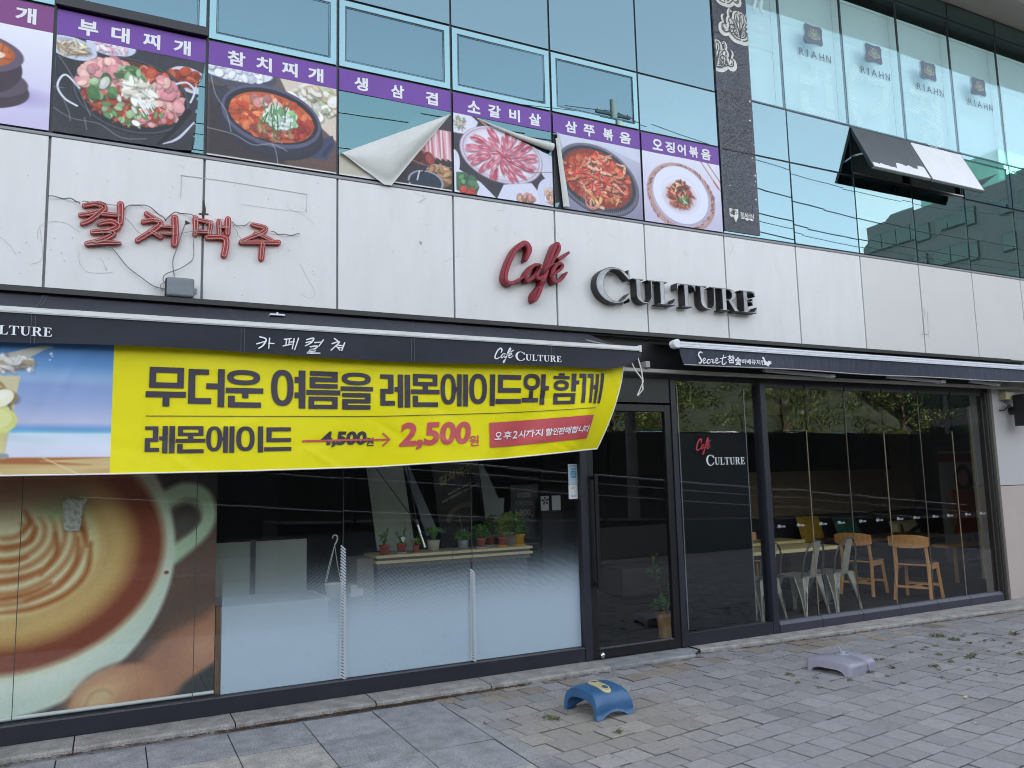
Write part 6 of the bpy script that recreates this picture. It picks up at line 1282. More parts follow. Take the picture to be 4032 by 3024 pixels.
def pot(x, y, z, r, h, m, lf, label, saucer=None, rim=True):
    t = thing('potted_plant', label, 'plant', (x, y, z), group='potted plants')
    z0 = z
    if saucer is not None:
        q = MB(); q.lathe([(0, 0), (r * 1.1, 0), (r * 1.25, .012), (r * 1.2, .013), (r, .006), (0, .006)], (x, y, z + .001), 20); q.build('saucer', saucer, t); z0 += .008
    q = MB(); q.lathe([(0, 0), (r * .78, 0), (r * .97, h * .84)] + ([(r * 1.06, h * .85), (r * 1.08, h)] if rim else [(r, h)]) + [(r * .95, h), (r * .92, h * .9)], (x, y, z0), 22); q.build('pot', m, t)
    q = MB(); q.lathe([(r * .93, 0), (0, .004)], (x, y, z0 + h * .9), 16); q.build('soil', m_soil, t)
    q = MB(); kind_, n, sp, hh, sz, asp, mi_ = lf; sd_ = int(x * 1000) % 997
    if kind_ == 'bush': leafy(q, (x, y, z0 + h * .95), n, (sp, hh), sz, 0, .5, sd_, .3, asp); leafy(q, (x, y, z0 + h), n // 2, (sp * .8, hh), sz, 1, .5, sd_ + 1, .3, asp)
    if kind_ == 'stalk':
        for k in range(n):
            a = k * 2.3 + x * 9; tx, ty = x + math.cos(a) * sp, y + math.sin(a) * sp; H_ = hh * (1 - .22 * k)
            q.tube([(x, y, z0 + h * .9), ((x + tx) / 2, (y + ty) / 2, z0 + h + H_ * .5), (tx, ty, z0 + h + H_)], .002, 5, 0)
            for j in range(12): f_ = j / 12; leafy(q, (x + (tx - x) * f_, y + (ty - y) * f_, z0 + h + H_ * f_), 3, (.006, .006), sz, j % 2, .3, sd_ + j + 20 * k, .2, asp)
    if kind_ == 'blade':
        for k in range(n):
            a = k * 2.399 + x; L = hh * rng.uniform(.7, 1.15); dx, dy = math.cos(a), math.sin(a); w_ = sz
            p0 = Vector((x, y, z0 + h * .9)); p1 = p0 + Vector((dx * sp * .5, dy * sp * .5, L * .8)); p2 = p0 + Vector((dx * sp * 1.3, dy * sp * 1.3, L * .55)); s_ = Vector((-dy, dx, 0)) * w_
            q.add([p0 - s_ * .2, p0 + s_ * .2, p1 + s_, p1 - s_, p2], [(0, 1, 2, 3), (3, 2, 4)], k % 2)
    q.build('foliage', [m_lf[mi_], m_lf[(mi_ + 1) % 4]], t); return t
# the shelf and its row of pots
sx0, sx1 = A(1482, 2190, .5)[0], A(2097, 2150, .5)[0]
t = thing('plant_shelf', 'plywood plant shelf with two pale board edges behind the shop window', 'shelf', ((sx0 + sx1) / 2, .7, .05))
m_ply = mat('plywood', (.55, .46, .27), .55, var=.12, vscale=25, stretch=(1, 1, 8)); m_top = mat('shelf_top', (.12, .10, .08), .6); xm = A(1450 + 862 / 2.602, 2180, .5)[0]
for a, b in ((sx0, xm - .003), (xm + .003, sx1)):
    for z in (1.034, .986): q = MB(); q.box(a, b, .5, .9, z, z + .023); q.build('board', m_ply, t)
q = MB(); q.box(sx0 + .02, sx1 - .02, .53, .9, .945, .985); q.box(sx0 + .02, sx1 - .02, .53, .9, 1.0095, 1.0335); q.build('spacer', m_top, t)
q = MB(); q.box(sx0 + .03, sx1 - .03, .56, .9, .05, .944); q.build('base', mat('shelf_base', (.05, .05, .055), .7), t)
q = MB(); q.box(sx0 - .16, sx0 - .01, .55, .9, .05, 1.035); q.build('side_panel', mat('shelf_side', (.17, .15, .13), .7), t)
ZS_ = 1.058; PX = lambda px, Y: A(1450 + px / 2.602, 2150, Y)[0]
pot(PX(165, .58), .58, ZS_, .047, .085, m_ter, ('stalk', 3, .05, .15, .028, .8, 0), 'terracotta pot with two thin trailing stems, leftmost on the shelf')
pot(PX(340, .6), .6, ZS_, .043, .08, m_ter, ('stalk', 4, .05, .13, .03, .7, 0), 'terracotta pot of thin stems with a white plant tag', m_sauc)
pot(PX(488, .62), .62, ZS_, .031, .062, m_ter, ('bush', 40, .05, .06, .035, .5, 3), 'smallest terracotta pot, beside the metal tube')
pot(PX(670, .62), .62, ZS_, .058, .10, m_cer, ('blade', 34, .10, .15, .016, .3, 0), 'wide cream ceramic pot with spreading pointed leaves', rim=False)
pot(PX(975, .62), .62, ZS_, .055, .085, m_tin, ('bush', 150, .07, .07, .045, .5, 1), 'ribbed tin pot with dense bright foliage at the middle of the shelf', rim=False)
pot(PX(1158, .6), .6, ZS_, .043, .085, m_ter, ('bush', 110, .07, .12, .045, .7, 0), 'terracotta pot on a grey saucer with bushy leaves', m_sauc)
pot(PX(1255, .76), .76, ZS_, .045, .085, m_ter, ('bush', 120, .06, .18, .05, .7, 2), 'terracotta pot in the back row, dark leaves between its neighbours', m_sauc)
pot(PX(1375, .62), .62, ZS_, .043, .085, m_ter, ('bush', 110, .075, .17, .05, .8, 3), 'terracotta pot standing on a yellow saucer', m_yel)
pot(PX(1462, .78), .78, ZS_, .055, .12, m_potw, ('blade', 40, .16, .24, .010, .3, 3), 'white tall pot behind, with narrow yellow green blades')
pot(PX(1552, .62), .62, ZS_, .050, .10, m_yel, ('bush', 70, .07, .10, .06, .8, 0), 'bright yellow pot at the right end of the shelf', m_yel)
q = MB(); cx, cz = A(1450 + 357 / 2.602, 1850 + 705 / 2.602, .54); q.add([(cx + .022 * math.cos(a), .54, cz + .018 * math.sin(a)) for a in [k * .524 for k in range(7)]] + [(cx - .004, .54, cz - .03), (cx + .004, .54, cz - .03)], [tuple(range(9))]); tag(q.build('plant_tag', mat('tag_white', (.6, .68, .64), .5)), 'small round white plant tag stuck in the second pot', 'tag')
# boards and poles leaning behind the shelf
def board(name, label, px, Y, m, cat='board', th=.02):
    q = MB(); q.prism([A(1450 + x / 2.602, 1850 + y / 2.602, Y) for x, y in px], Y, Y + th); return tag(q.build(name, m), label, cat)
board('leaning_board', 'wide pale grey board leaning behind the pots, leftmost', [(95, 830), (-20, -60), (350, -60), (485, 830)], 1.05, mat('board_pale', (.30, .33, .29), .6, var=.12, vscale=3))
board('leaning_board', 'narrow blue grey board leaning at a slant beside the wide pale one', [(600, 680), (365, -40), (420, -40), (720, 640)], 1.2, mat('board_blue', (.17, .20, .23), .5, var=.2, vscale=3))
board('leaning_board', 'tapering grey board leaning right of the black poster', [(1230, 700), (1130, -60), (1175, -60), (1335, 290), (1395, 285), (1370, 690)], 1.2, mat('board_grey', (.17, .18, .18), .6, var=.15, vscale=3))
t = thing('beer_poster', 'black standing poster with gold title and slanted white lettering', 'poster', (3.2, 1.35, .05)); Yp = 1.35; PP = lambda x, y: A(1450 + x / 2.602, 1850 + y / 2.602, Yp)
q = MB(); q.prism([PP(760, 780), (PP(640, -80)), PP(1120, -90), PP(1215, 760)], Yp, Yp + .02); q.build('poster_panel', mat('poster_black', (.012, .011, .011), .4), t)
q = MB(); a, b = PP(725, 160), PP(1065, 0); put_text(q, '컬쳐맥주', a[0], b[0], a[1] - .02, a[1] + .09, Yp - .003, .04, shear=(b[1] - a[1]) / (b[0] - a[0]) * 1.0); q.build('gold_lettering', mat('gold_dull', (.20, .15, .06), .5), t)
q = MB(); sh = -.0 + (PP(1075, 120)[1] - PP(815, 265)[1]) / (PP(1075, 120)[0] - PP(815, 265)[0])
for s_, p0, p1, h_ in (('SMOOTH, CREAMY', (815, 268), (1075, 125), .026), ('AND PERFECTLY BALANCED.', (755, 345), (1135, 125), .026)): a, b = PP(*p0), PP(*p1); put_text(q, s_, a[0], b[0], a[1], a[1] + h_, Yp - .003, .012, shear=sh * .92)
q.build('white_lettering', mat('ink_white', (.4, .4, .38), .5), t)
q = MB(); put_stroke(q, [PP(820, 520), PP(850, 440), PP(940, 375), PP(1040, 355)], [.05, .05, .045, .05], Yp - .004, None); put_stroke(q, [PP(930, 480), PP(950, 560), PP(960, 620)], .02, Yp - .0045, None); q.build('glass_picture', mat('beer_brown', (.10, .065, .035), .5), t)
t = thing('mop', 'grey pole with a shiny metal tube leaning among the pots', 'pole', (2.75, .65, 1.06)); f_ = lambda x, y, Y: (lambda p: (p[0], Y, p[1]))(A(1450 + x / 2.602, 1850 + y / 2.602, Y))
q = MB(); q.tube([f_(580, 795, .62), f_(505, 560, .66)], .013, 10); q.build('metal_tube', mat('steel', (.6, .6, .6), .25, 1.0), t); q = MB(); q.tube([f_(507, 565, .66), f_(490, 515, .67)], .015, 10); q.build('sleeve', mat('sleeve_dark', (.05, .06, .08), .4), t); q = MB(); q.tube([f_(495, 525, .67), f_(400, -40, .75)], .005, 6); q.tube([f_(480, 525, .675), f_(60, -40, .9)], .005, 6); q.build('cord', mat('cord_dark', (.06, .06, .06), .6), t)
t = thing('menu_board', 'black menu board with pale price lettering behind the right end of the shelf', 'board', (4.4, 1.3, .05)); Ym = 1.3; MM = lambda x, y: A(1450 + x / 2.602, 1850 + y / 2.602, Ym)
q = MB(); a, b = MM(1470, 720), MM(1740, 150); q.box(a[0], b[0], Ym, Ym + .02, a[1], b[1]); q.build('panel', mat('menu_black', (.014, .014, .015), .5), t)
q = MB()
for s_, p0, p1, fat in (('아메리카노', (1508, 372), (1690, 310), .01), ('1,800', (1508, 485), (1660, 400), .03), ('원', (1668, 495), (1696, 450), .01)): a, b = MM(*p0), MM(*p1); put_text(q, s_, a[0], b[0], a[1], b[1], Ym - .003, fat)
a, b = MM(1522, 285), MM(1662, 232); q.add([(a[0], Ym - .002, a[1]), (b[0], Ym - .002, a[1]), (b[0], Ym - .002, b[1]), (a[0], Ym - .002, b[1])], [(0, 1, 2, 3)]); q.build('lettering', mat('menu_grey', (.16, .17, .16), .6), t)
q = MB(); a, b = MM(1530, 278), MM(1655, 240); put_text(q, '오전11시까지', a[0], b[0], a[1], b[1], Ym - .004, .01); q.build('dark_lettering', m_void, t)
t = thing('card_stand', 'two white cards with a black pinwheel mark in a dark stand', 'card', (4.6, 1.2, 1.0)); q = MB()
for p0, p1 in (((1770, 420), (1848, 268)), ((1885, 415), (1968, 262))): a, b = A(1450 + p0[0] / 2.602, 1850 + p0[1] / 2.602, 1.2), A(1450 + p1[0] / 2.602, 1850 + p1[1] / 2.602, 1.2); q.box(a[0], b[0], 1.2, 1.204, a[1], b[1])
q.build('card', mat('card_white', (.42, .43, .44), .6), t); q = MB(); cx, cz = A(1450 + 1812 / 2.602, 1850 + 318 / 2.602, 1.2)
for k in range(5): a = k * 1.2566 + .4; put_stroke(q, [(cx + .008 * math.cos(a), cz + .008 * math.sin(a)), (cx + .035 * math.cos(a), cz + .035 * math.sin(a))], [.006, .022], 1.197, None, n=1)
q.build('pinwheel_mark', m_black, t); q = MB(); a, b = A(1450 + 1765 / 2.602, 1850 + 480 / 2.602, 1.2), A(1450 + 1975 / 2.602, 1850 + 420 / 2.602, 1.2); q.box(a[0], b[0], 1.16, 1.26, a[1] - .5, b[1]); q.build('stand', m_black, t)
# notices on the glass
xL, zT = A(2236, 1828, .028); xR, zB = A(2276, 1906, .028)
t = thing('notice_sticker', 'pale blue printed notice on the window beside the door', 'notice', ((xL + xR) / 2, .028, zB)); q = MB(); q.box(xL, xR, .0265, .0285, zB, zT); q.build('sheet', mat('notice_blue', (.42, .55, .62), .5), t)
q = MB(); q.lathe([(0, 0), (.033, 0)], (0, 0, 0), 20); q.v = [((xL + xR) / 2 + v[0], .0258, (zT + zB) / 2 + v[1] * 1.15) for v in q.v]; q.f = [tuple(reversed(f_)) for f_ in q.f]; q.build('disc', mat('notice_disc', (.22, .42, .55), .5), t)
q = MB()
for i, s_ in enumerate(['위생안심업소', '전자 방명록 설치']): put_text(q, s_, xL + .008, xR - .008, zT - .016 - .012 * i, zT - .008 - .012 * i, .0252, .01)
for i, s_ in enumerate(['안전한', '위생관리', '프로그램', '가동중']): put_text(q, s_, xL + .022, xR - .022, zT - .055 - .024 * i, zT - .038 - .024 * i, .0252, .02)
q.build('lettering', mat('notice_ink', (.02, .12, .28), .5), t)
xL, zT = A(2238, 1908, .028); xR, zB = A(2275, 1964, .028)
t = thing('notice_sticker', 'white no smoking notice stuck below the pale blue notice', 'notice', ((xL + xR) / 2, .028, zB)); q = MB(); q.box(xL, xR, .0265, .0285, zB, zT); q.build('sheet', mat('notice_white', (.66, .66, .66), .5), t); xm = (xL + xR) / 2
q = MB(); q.box(xm - .018, xm + .012, .0258, .0262, zT - .036, zT - .030); put_stroke(q, [(xm + .006, zT - .024), (xm + .012, zT - .018), (xm + .005, zT - .012)], .002, .026, None); put_text(q, '금 연', xm - .022, xm + .022, zB + .02, zB + .034, .026, .02); q.build('lettering', m_void, t)

# ================================================================== inside the right shop window
m_gun = mat('chair_steel', (.46, .45, .39), .38, .6, var=.3, vscale=9); m_gund = mat('chair_steel_dark', (.12, .12, .11), .4, .8)
def metal_chair(label):
    t = thing('metal_chair', label, 'chair', (0, 0, 0), group='metal chairs at the window')
    q = MB(); q.box(-.175, .175, -.175, .175, .442, .452); q.box(-.165, .165, -.165, .165, .425, .4415); q.build('seat', m_gun, t, bevel=.012, local=True, seg=3)
    for sx in (-1, 1):
        for sy in (-1, 1):
            q = MB(); n = 8
            # pressed sheet leg: wide at the seat, narrowing towards the foot, with a long slot
            V = []
            for i in range(n + 1):
                s_ = i / n; z = .44 * (1 - s_); cx, cy = sx * (.165 + .05 * s_), sy * (.165 + .05 * s_); w_ = .085 * (1 - s_) ** 1.7 + .019
                V += [(cx - sx * w_, cy, z), (cx, cy, z), (cx, cy - sy * w_, z), (cx - sx * w_, cy - sy * .006, z), (cx - sx * .006, cy - sy * .006, z), (cx - sx * .006, cy - sy * w_, z)]
            F = []
            for i in range(n):
                for a, b in ((0, 1), (1, 2), (4, 3), (5, 4), (2, 5), (3, 0)): F.append((6 * i + a, 6 * i + b, 6 * i + 6 + b, 6 * i + 6 + a))
            q.add(V, F); lo = []
            q.tube([V[6 * i] for i in range(n + 1)], .005, 6); q.tube([V[6 * i + 2] for i in range(n + 1)], .005, 6); q.tube([V[6 * i + 1] for i in range(n + 1)], .005, 6); q.build('leg', m_gun, t, local=True)
            q = MB(); q.add([(sx * .198 - sx * .024, sy * .1985 + sy * .0025, .27), (sx * .207 - sx * .008, sy * .2065 + sy * .0025, .08), (sx * .207 - sx * .016, sy * .2065 + sy * .0025, .08), (sx * .198 - sx * .045, sy * .1985 + sy * .0025, .27), (sx * .195 - sx * .034, sy * .196 + sy * .0025, .30)], [(0, 1, 2, 3, 4), (4, 3, 2, 1, 0)]); q.build('leg_slot', m_gund, t, local=True)
    q = MB(); P_ = []
    for k in range(25): a = math.pi * k / 24; P_.append((-.185 * math.cos(a) * (1 if .2 < a < 2.94 else .97), -.17 - .085 * math.sin(a) ** .7, .445 + .415 * math.sin(a) ** .55))
    q.tube(P_, .0105, 8); q.build('back_hoop', m_gund, t, local=True)
    q = MB(); n = 8; V = []
    for i in range(n + 1): s_ = i / n; V += [(-.055, -.172 - .085 * s_, .45 + .40 * s_), (.055, -.172 - .085 * s_, .45 + .40 * s_), (-.055, -.178 - .085 * s_, .45 + .40 * s_), (.055, -.178 - .085 * s_, .45 + .40 * s_)]
    F = []
    for i in range(n): F += [(4 * i, 4 * i + 1, 4 * i + 5, 4 * i + 4), (4 * i + 3, 4 * i + 2, 4 * i + 6, 4 * i + 7)]
    q.add(V, F); q.build('back_splat', m_gun, t, local=True); return t
ch = metal_chair('galvanised metal chair with curved back hoop, half hidden behind the window post'); ch.location = (7.18, .74, .046); ch.rotation_euler = (0, 0, R(8))
for lab, x, y, rz in (('galvanised metal chair with curved back hoop, middle of the row at the yellow table', 7.80, .72, 10), ('galvanised metal chair with curved back hoop, nearest the wooden chairs', 8.36, .74, 6)):
    c2 = copy_tree(ch); c2.scale = (1.1, 1.1, 1); c2.location = (x, y, .046); c2.rotation_euler = (0, 0, R(rz)); c2['label'] = lab
m_wood = mat('chair_oak', (.62, .30, .10), .45, var=.18, vscale=9, stretch=(4, 4, 1)); m_seatc = mat('seat_dark', (.03, .035, .045), .6)
def wood_chair(label):
    t = thing('wooden_chair', label, 'chair', (0, 0, 0), group='wooden chairs at the window')
    q = MB(); q.box(-.21, .21, -.2, .21, .435, .455); q.build('seat', m_wood, t, bevel=.01, local=True); q = MB(); q.box(-.19, .19, -.18, .19, .4555, .478); q.build('seat_pad', m_seatc, t, bevel=.012, local=True)
    for sx in (-1, 1):
        q = MB(); q.bar((sx * .19, .18, .43), (sx * .215, .235, 0), .036, .036, (0, 1, 0)); q.build('leg', m_wood, t, bevel=.006, local=True)
        q = MB(); q.bar((sx * .19, -.17, .44), (sx * .215, -.25, 0), .036, .04, (0, 1, 0)); q.bar((sx * .19, -.165, .42), (sx * .185, -.24, .80), .034, .04, (0, 1, 0)); q.build('leg', m_wood, t, bevel=.006, local=True)
        q = MB(); q.bar((sx * .19, -.17, .41), (sx * .19, .18, .41), .022, .045); q.build('apron', m_wood, t, local=True)
    q = MB(); q.bar((-.2, -.21, .17), (.2, -.21, .17), .02, .03); q.bar((0, -.21, .17), (0, .2, .17), .02, .03); q.bar((-.2, .2, .17), (.2, .2, .17), .02, .03); q.build('stretcher', m_wood, t, local=True)
    q = MB(); V = []; n = 10
    for i in range(n + 1): x = -.24 + .48 * i / n; y = -.25 - .03 * (1 - (x / .24) ** 2); V += [(x, y + .014, .66 + .03 * abs(x / .24) ** 3), (x, y - .014, .66 + .03 * abs(x / .24) ** 3), (x, y - .014 - .02, .83 - .03 * abs(x / .24) ** 3), (x, y + .014 - .02, .83 - .03 * abs(x / .24) ** 3)]
    F = [(0, 1, 2, 3), tuple(4 * n + k for k in (3, 2, 1, 0))]
    for i in range(n): F += [(4 * i + a, 4 * i + (a + 1) % 4, 4 * i + 4 + (a + 1) % 4, 4 * i + 4 + a) for a in range(4)]
    q.add(V, F); q.build('backrest', m_wood, t, local=True, bevel=.004); return t
wc = wood_chair('orange oak chair with dark seat pad standing close behind the glass'); wc.location = (9.83, .66, .046); wc.rotation_euler = (0, 0, R(-70))
for lab, x, y, rz in (('orange oak chair turned sideways, behind the third metal chair', 9.66, 1.36, -72), ('orange oak chair on the far side of the yellow table', 8.55, 2.35, 160)):
    c2 = copy_tree(wc); c2.location = (x, y, .046); c2.rotation_euler = (0, 0, R(rz)); c2['label'] = lab
def table(label, x0, x1, y0, y1, z, m, grp):
    t = thing('cafe_table', label, 'table', ((x0 + x1) / 2, (y0 + y1) / 2, .046), group=grp); q = MB(); q.box(x0, x1, y0, y1, z - .042, z); q.build('tabletop', m, t, bevel=.004)
    for a in (x0 + .12, x1 - .12):
        q = MB(); q.box(a - .03, a + .03, (y0 + y1) / 2 - .03, (y0 + y1) / 2 + .03, .07, z - .043); q.box(a - .04, a + .04, y0 + .08, y1 - .08, .047, .07); q.build('leg', m_black, t)
m_tab = mat('table_birch', (.62, .50, .22), .4, var=.08); m_tab2 = mat('table_pine', (.46, .25, .08), .4, var=.1); m_tabd = mat('table_walnut', (.12, .07, .045), .4, var=.2)
table('yellow birch table behind the metal chairs', 6.9, 8.83, 1.0, 1.62, .757, m_tab, 'cafe tables'); table('dark walnut table behind the oak chair with a bright pine end', 9.6, 11.6, 1.5, 2.1, .745, m_tabd, 'cafe tables'); table('small birch table by the dark bench', 7.5, 9.3, 2.0, 2.5, .75, m_tab, 'cafe tables')
(xa, za), (xb, zb) = A(3300 + 1265 / 3.016, 2000 + 475 / 3.016, 1.25), A(3300 + 1650 / 3.016, 2000 + 400 / 3.016, 1.25); q = MB(); q.box(xa, xb, 1.2, 1.45, za, za + .045); q.box(xa + .3, xa + .34, 1.3, 1.34, .046, za); tag(q.build('side_table', m_tab2), 'orange pine table leaf jutting out at the right', 'table')
t = thing('bench', 'long dark upholstered bench along the tan wall', 'bench', (8.5, 2.8, .046)); q = MB(); q.box(6.6, 14.2, 2.65, 3.2, .1, .47); q.build('seat', mat('bench_dark', (.025, .022, .022), .5), t, bevel=.02); q = MB(); q.box(6.6, 14.2, 3.15, 3.3, .47, 1.0); q.build('backrest', mat('bench_dark', (.025, .022, .022), .5), t, bevel=.02)
def cushion(label, px, Y, m, extra=None):
    (x0, z1), (x1, z0) = A(*px[0], Y), A(*px[1], Y); t = thing('cushion', label, 'cushion', ((x0 + x1) / 2, Y, z0), group='bench cushions')
    q = MB(); n = 10; V = []
    for s_ in (-1, 1):
        for j in range(n + 1):
            for i in range(n + 1): u, v = i / n * 2 - 1, j / n * 2 - 1; b = (1 - u ** 4) * (1 - v ** 4); V.append((x0 + (x1 - x0) * i / n, Y + s_ * .07 * b ** .6 + .12 * j / n, z0 + (z1 - z0) * j / n))
    N = (n + 1) ** 2; F = []
    for s_ in (0, 1):
        for j in range(n):
            for i in range(n): a = s_ * N + j * (n + 1) + i; F.append((a, a + 1, a + n + 2, a + n + 1) if s_ == 0 else (a + n + 1, a + n + 2, a + 1, a))
    q.add(V, F, 0, True); q.build('cover', m, t)
    if extra:
        q = MB(); cx = (x0 + x1) / 2
        for pts in ([(x0 + .05, z0 + .03), (x0 + .06, z0 + .15), (x0 + .03, z1 - .03)], [(x0 + .08, z0 + .03), (cx, z0 + .14), (x1 - .08, z1 - .06)], [(x0 + .1, z0 + .02), (cx, z0 + .05), (x1 - .05, z0 + .06)]): put_stroke(q, pts, [.02, .07, .02], Y - .085, None)
        q.build('leaf_print', mat('print_green', (.012, .03, .022), .6), t)
crp = lambda x, y: (3000 + x / 3.016, 1950 + y / 3.016)
cushion('mustard yellow cushion on the bench', (crp(470, 262), crp(760, 560)), 2.75, mat('cushion_yellow', (.30, .18, .01), .8)); cushion('dark green patterned cushion on the bench', (crp(905, 280), crp(1190, 490)), 2.78, mat('cushion_green', (.02, .09, .06), .8, var=.7, vscale=30))
cr2 = lambda x, y: (3300 + x / 3.016, 2000 + y / 3.016); cushion('cream cushion printed with large dark leaves', (cr2(670, 160), cr2(1010, 345)), 2.4, mat('cushion_cream', (.42, .34, .18), .8), 1)
t = thing('standing_banner', 'tall printed standing banner with an orange figure and a blue flower', 'banner', (10.3, 1.0, .05)); Ys = 1.5; c = Cv(.75, 1.75, 120, (190, 186, 180)); c.poly([(0, 1.6), (.75, 1.6), (.75, 1.72), (0, 1.72)], (150, 50, 40)); c.ell(.34, 1.36, .13, .2, (90, 50, 40), 0, 2); c.ell(.34, 1.38, .075, .11, (205, 150, 120)); c.poly([(.15, 1.22), (.55, 1.22), (.52, .75), (.62, .62), (.12, .62), (.2, .8)], (200, 80, 40)); c.poly([(.05, 1.1), (.16, 1.2), (.2, .8), (.12, .7)], (205, 150, 120)); r = np.random.RandomState(4)
for _ in range(60): a = r.rand() * 6.28; c.stroke([(.45, .42), (.45 + .26 * math.cos(a) * (.5 + r.rand() * .5), .42 + .16 * math.sin(a))], .016, [(80, 80, 190), (110, 110, 220), (150, 120, 210)][r.randint(3)])
c.poly([(0, 0), (.75, 0), (.75, .24), (0, .26)], (60, 62, 70)); (xa, za), (xb, zb) = A(3735, 2290, Ys), A(3890, 1775, Ys); sheet(c, 'banner_print', m_print, t, lambda x, y: (xa + x / .75 * (xb - xa), Ys + 0 * x, za + y / 1.75 * (zb - za)), fade=((30, 28, 28), .45)); q = MB(); q.box(xa, xb, Ys + .004, Ys + .03, za - .05, za); q.box((xa + xb) / 2 - .01, (xa + xb) / 2 + .01, Ys + .01, Ys + .03, .046, zb); q.build('stand', m_black, t)
q = MB(); a, b = A(3870, 1500, .16), A(3905, 2300, .16); q.box(10.40, 10.435, .14, .17, .3, 2.5); tag(q.build('curtain_strip', mat('strip_cream', (.14, .12, .08), .6)), 'narrow cream strip hanging inside the last folding pane', 'strip')
# plant in a paper bag behind the door
t = thing('potted_plant', 'broad leaved plant in a crumpled brown paper bag behind the door', 'plant', (5.62, .45, .046), group='potted plants'); px_, py_ = A(2628, 2480, .45)[0], .45
q = MB(); prof = [(.09, 0), (.095, .1), (.105, .2), (.12, .235), (.105, .245), (.10, .2)]; q.lathe(prof, (px_, py_, .047), 14, 0, False); q.v = [(v[0] + rng.gauss(0, .006), v[1] + rng.gauss(0, .006), v[2]) for v in q.v]; q.build('paper_bag', mat('kraft', (.36, .22, .10), .8, var=.25, vscale=18), t)
q = MB(); q.lathe([(.10, 0), (0, .01)], (px_, py_, .25), 12); q.build('soil', m_soil, t); q = MB(); q.tube([(px_, py_, .25), (px_ - .06, py_, .5), (px_ - .14, py_, .78), (px_ - .16, py_, .9)], .006, 6); q.tube([(px_, py_, .25), (px_ + .05, py_, .42), (px_ + .07, py_, .6)], .006, 6); q.build('stem', m_stem, t)
q = MB(); leafy(q, (px_ - .02, py_, .30), 26, (.13, .10), .11, 0, .5, 3, .4, .65); leafy(q, (px_ - .13, py_, .62), 16, (.05, .26), .09, 0, .4, 4, .5, .6); leafy(q, (px_ + .08, py_, .42), 14, (.07, .12), .10, 0, .4, 6, .5, .65); q.build('foliage', m_lf[0], t)
# lamps on the ceiling
t = thing('track_light', 'black spot lamp hanging from the shop ceiling', 'lamp', (8.6, 1.2, 2.7), group='spot lamps'); q = MB(); q.lathe([(0, .0), (.05, 0), (.06, -.05), (.045, -.14), (0, -.14)], (8.6, 1.2, 2.72), 14); q.tube([(8.6, 1.2, 2.72), (8.6, 1.2, 2.95)], .008, 6); q.build('lamp_head', m_black, t)
t2 = copy_tree(t); t2.location = (9.7, 1.5, 2.7); t2['label'] = 'black spot lamp hanging further right in the shop'
t = thing('string_lights', 'two small white lamps on a cord under the shop ceiling', 'lamp', (8.2, 1.0, 2.5)); f_ = lambda x, y: (lambda p: (p[0], 1.0, p[1]))(A(x, y, 1.0))
q = MB(); q.tube([f_(3005, 1512), f_(3060, 1555), f_(3092, 1580), f_(3135, 1600), f_(3158, 1622)], .004, 5); q.build('cord', m_black, t)
for x, y in ((3091, 1578), (3157, 1620)): c_ = f_(x, y); q = MB(); q.lathe([(.012, .02), (.03, .008), (.036, -.006), (.03, -.03), (0, -.04)], c_, 14); q.build('bulb', mat('bulb_white', (.7, .72, .7), .3), t)
# things on the pillar
(xa, zb), (xb, za) = A(3937, 1543, -.05), A(3975, 1575, -.05); t = thing('sensor_box', 'small weathered beige box above the camera on the pillar', 'box', ((xa + xb) / 2, -.04, za)); q = MB(); q.box(xa + .03, xb + .03, -.10, -.004, za - .0, zb); q.build('casing', mat('sensor_beige', (.36, .32, .20), .6, var=.15), t, bevel=.004); q = MB(); q.box(xa + .032, xb + .028, -.103, -.1005, za + .004, zb - .004); q.build('cover', mat('sensor_cover', (.5, .46, .3), .5), t)
cx, cz = A(3965, 1597, -.1); t = thing('security_camera', 'small silver bullet security camera on the pillar', 'camera', (cx, -.05, cz)); q = MB(); q.tube([(cx - .045, -.15, cz - .012), (cx + .07, -.06, cz + .014)], .024, 14); q.build('barrel', mat('camera_silver', (.55, .56, .58), .3, .6), t); q = MB(); q.tube([(cx - .052, -.155, cz - .013), (cx - .044, -.149, cz - .012)], .0235, 14); q.build('lens', m_black, t); q = MB(); q.tube([(cx + .01, -.1, cz - .02), (cx + .0, -.06, cz - .055), (cx - .02, -.005, cz - .055)], .008, 8); q.tube([(cx + .03, -.07, cz + .03), (cx + .01, -.05, cz + .07)], .004, 6); q.build('bracket', m_dark, t)
(xa, zt), (_, zb) = A(4008, 1553, -.2), A(4015, 1676, -.2); t = thing('wall_speaker', 'black loudspeaker on a round bracket at the right edge of the pillar', 'speaker', (xa + .1, -.1, zb)); q = MB(); q.box(xa, xa + .24, -.28, -.12, zb, zt); q.build('cabinet', m_black, t, bevel=.01); q = MB(); cx, cz = A(3998, 1615, -.08); q.tube([(cx + .02, -.004, cz), (cx + .02, -.12, cz)], .055, 18); q.build('bracket', mat('bracket_black', (.015, .015, .017), .4), t)

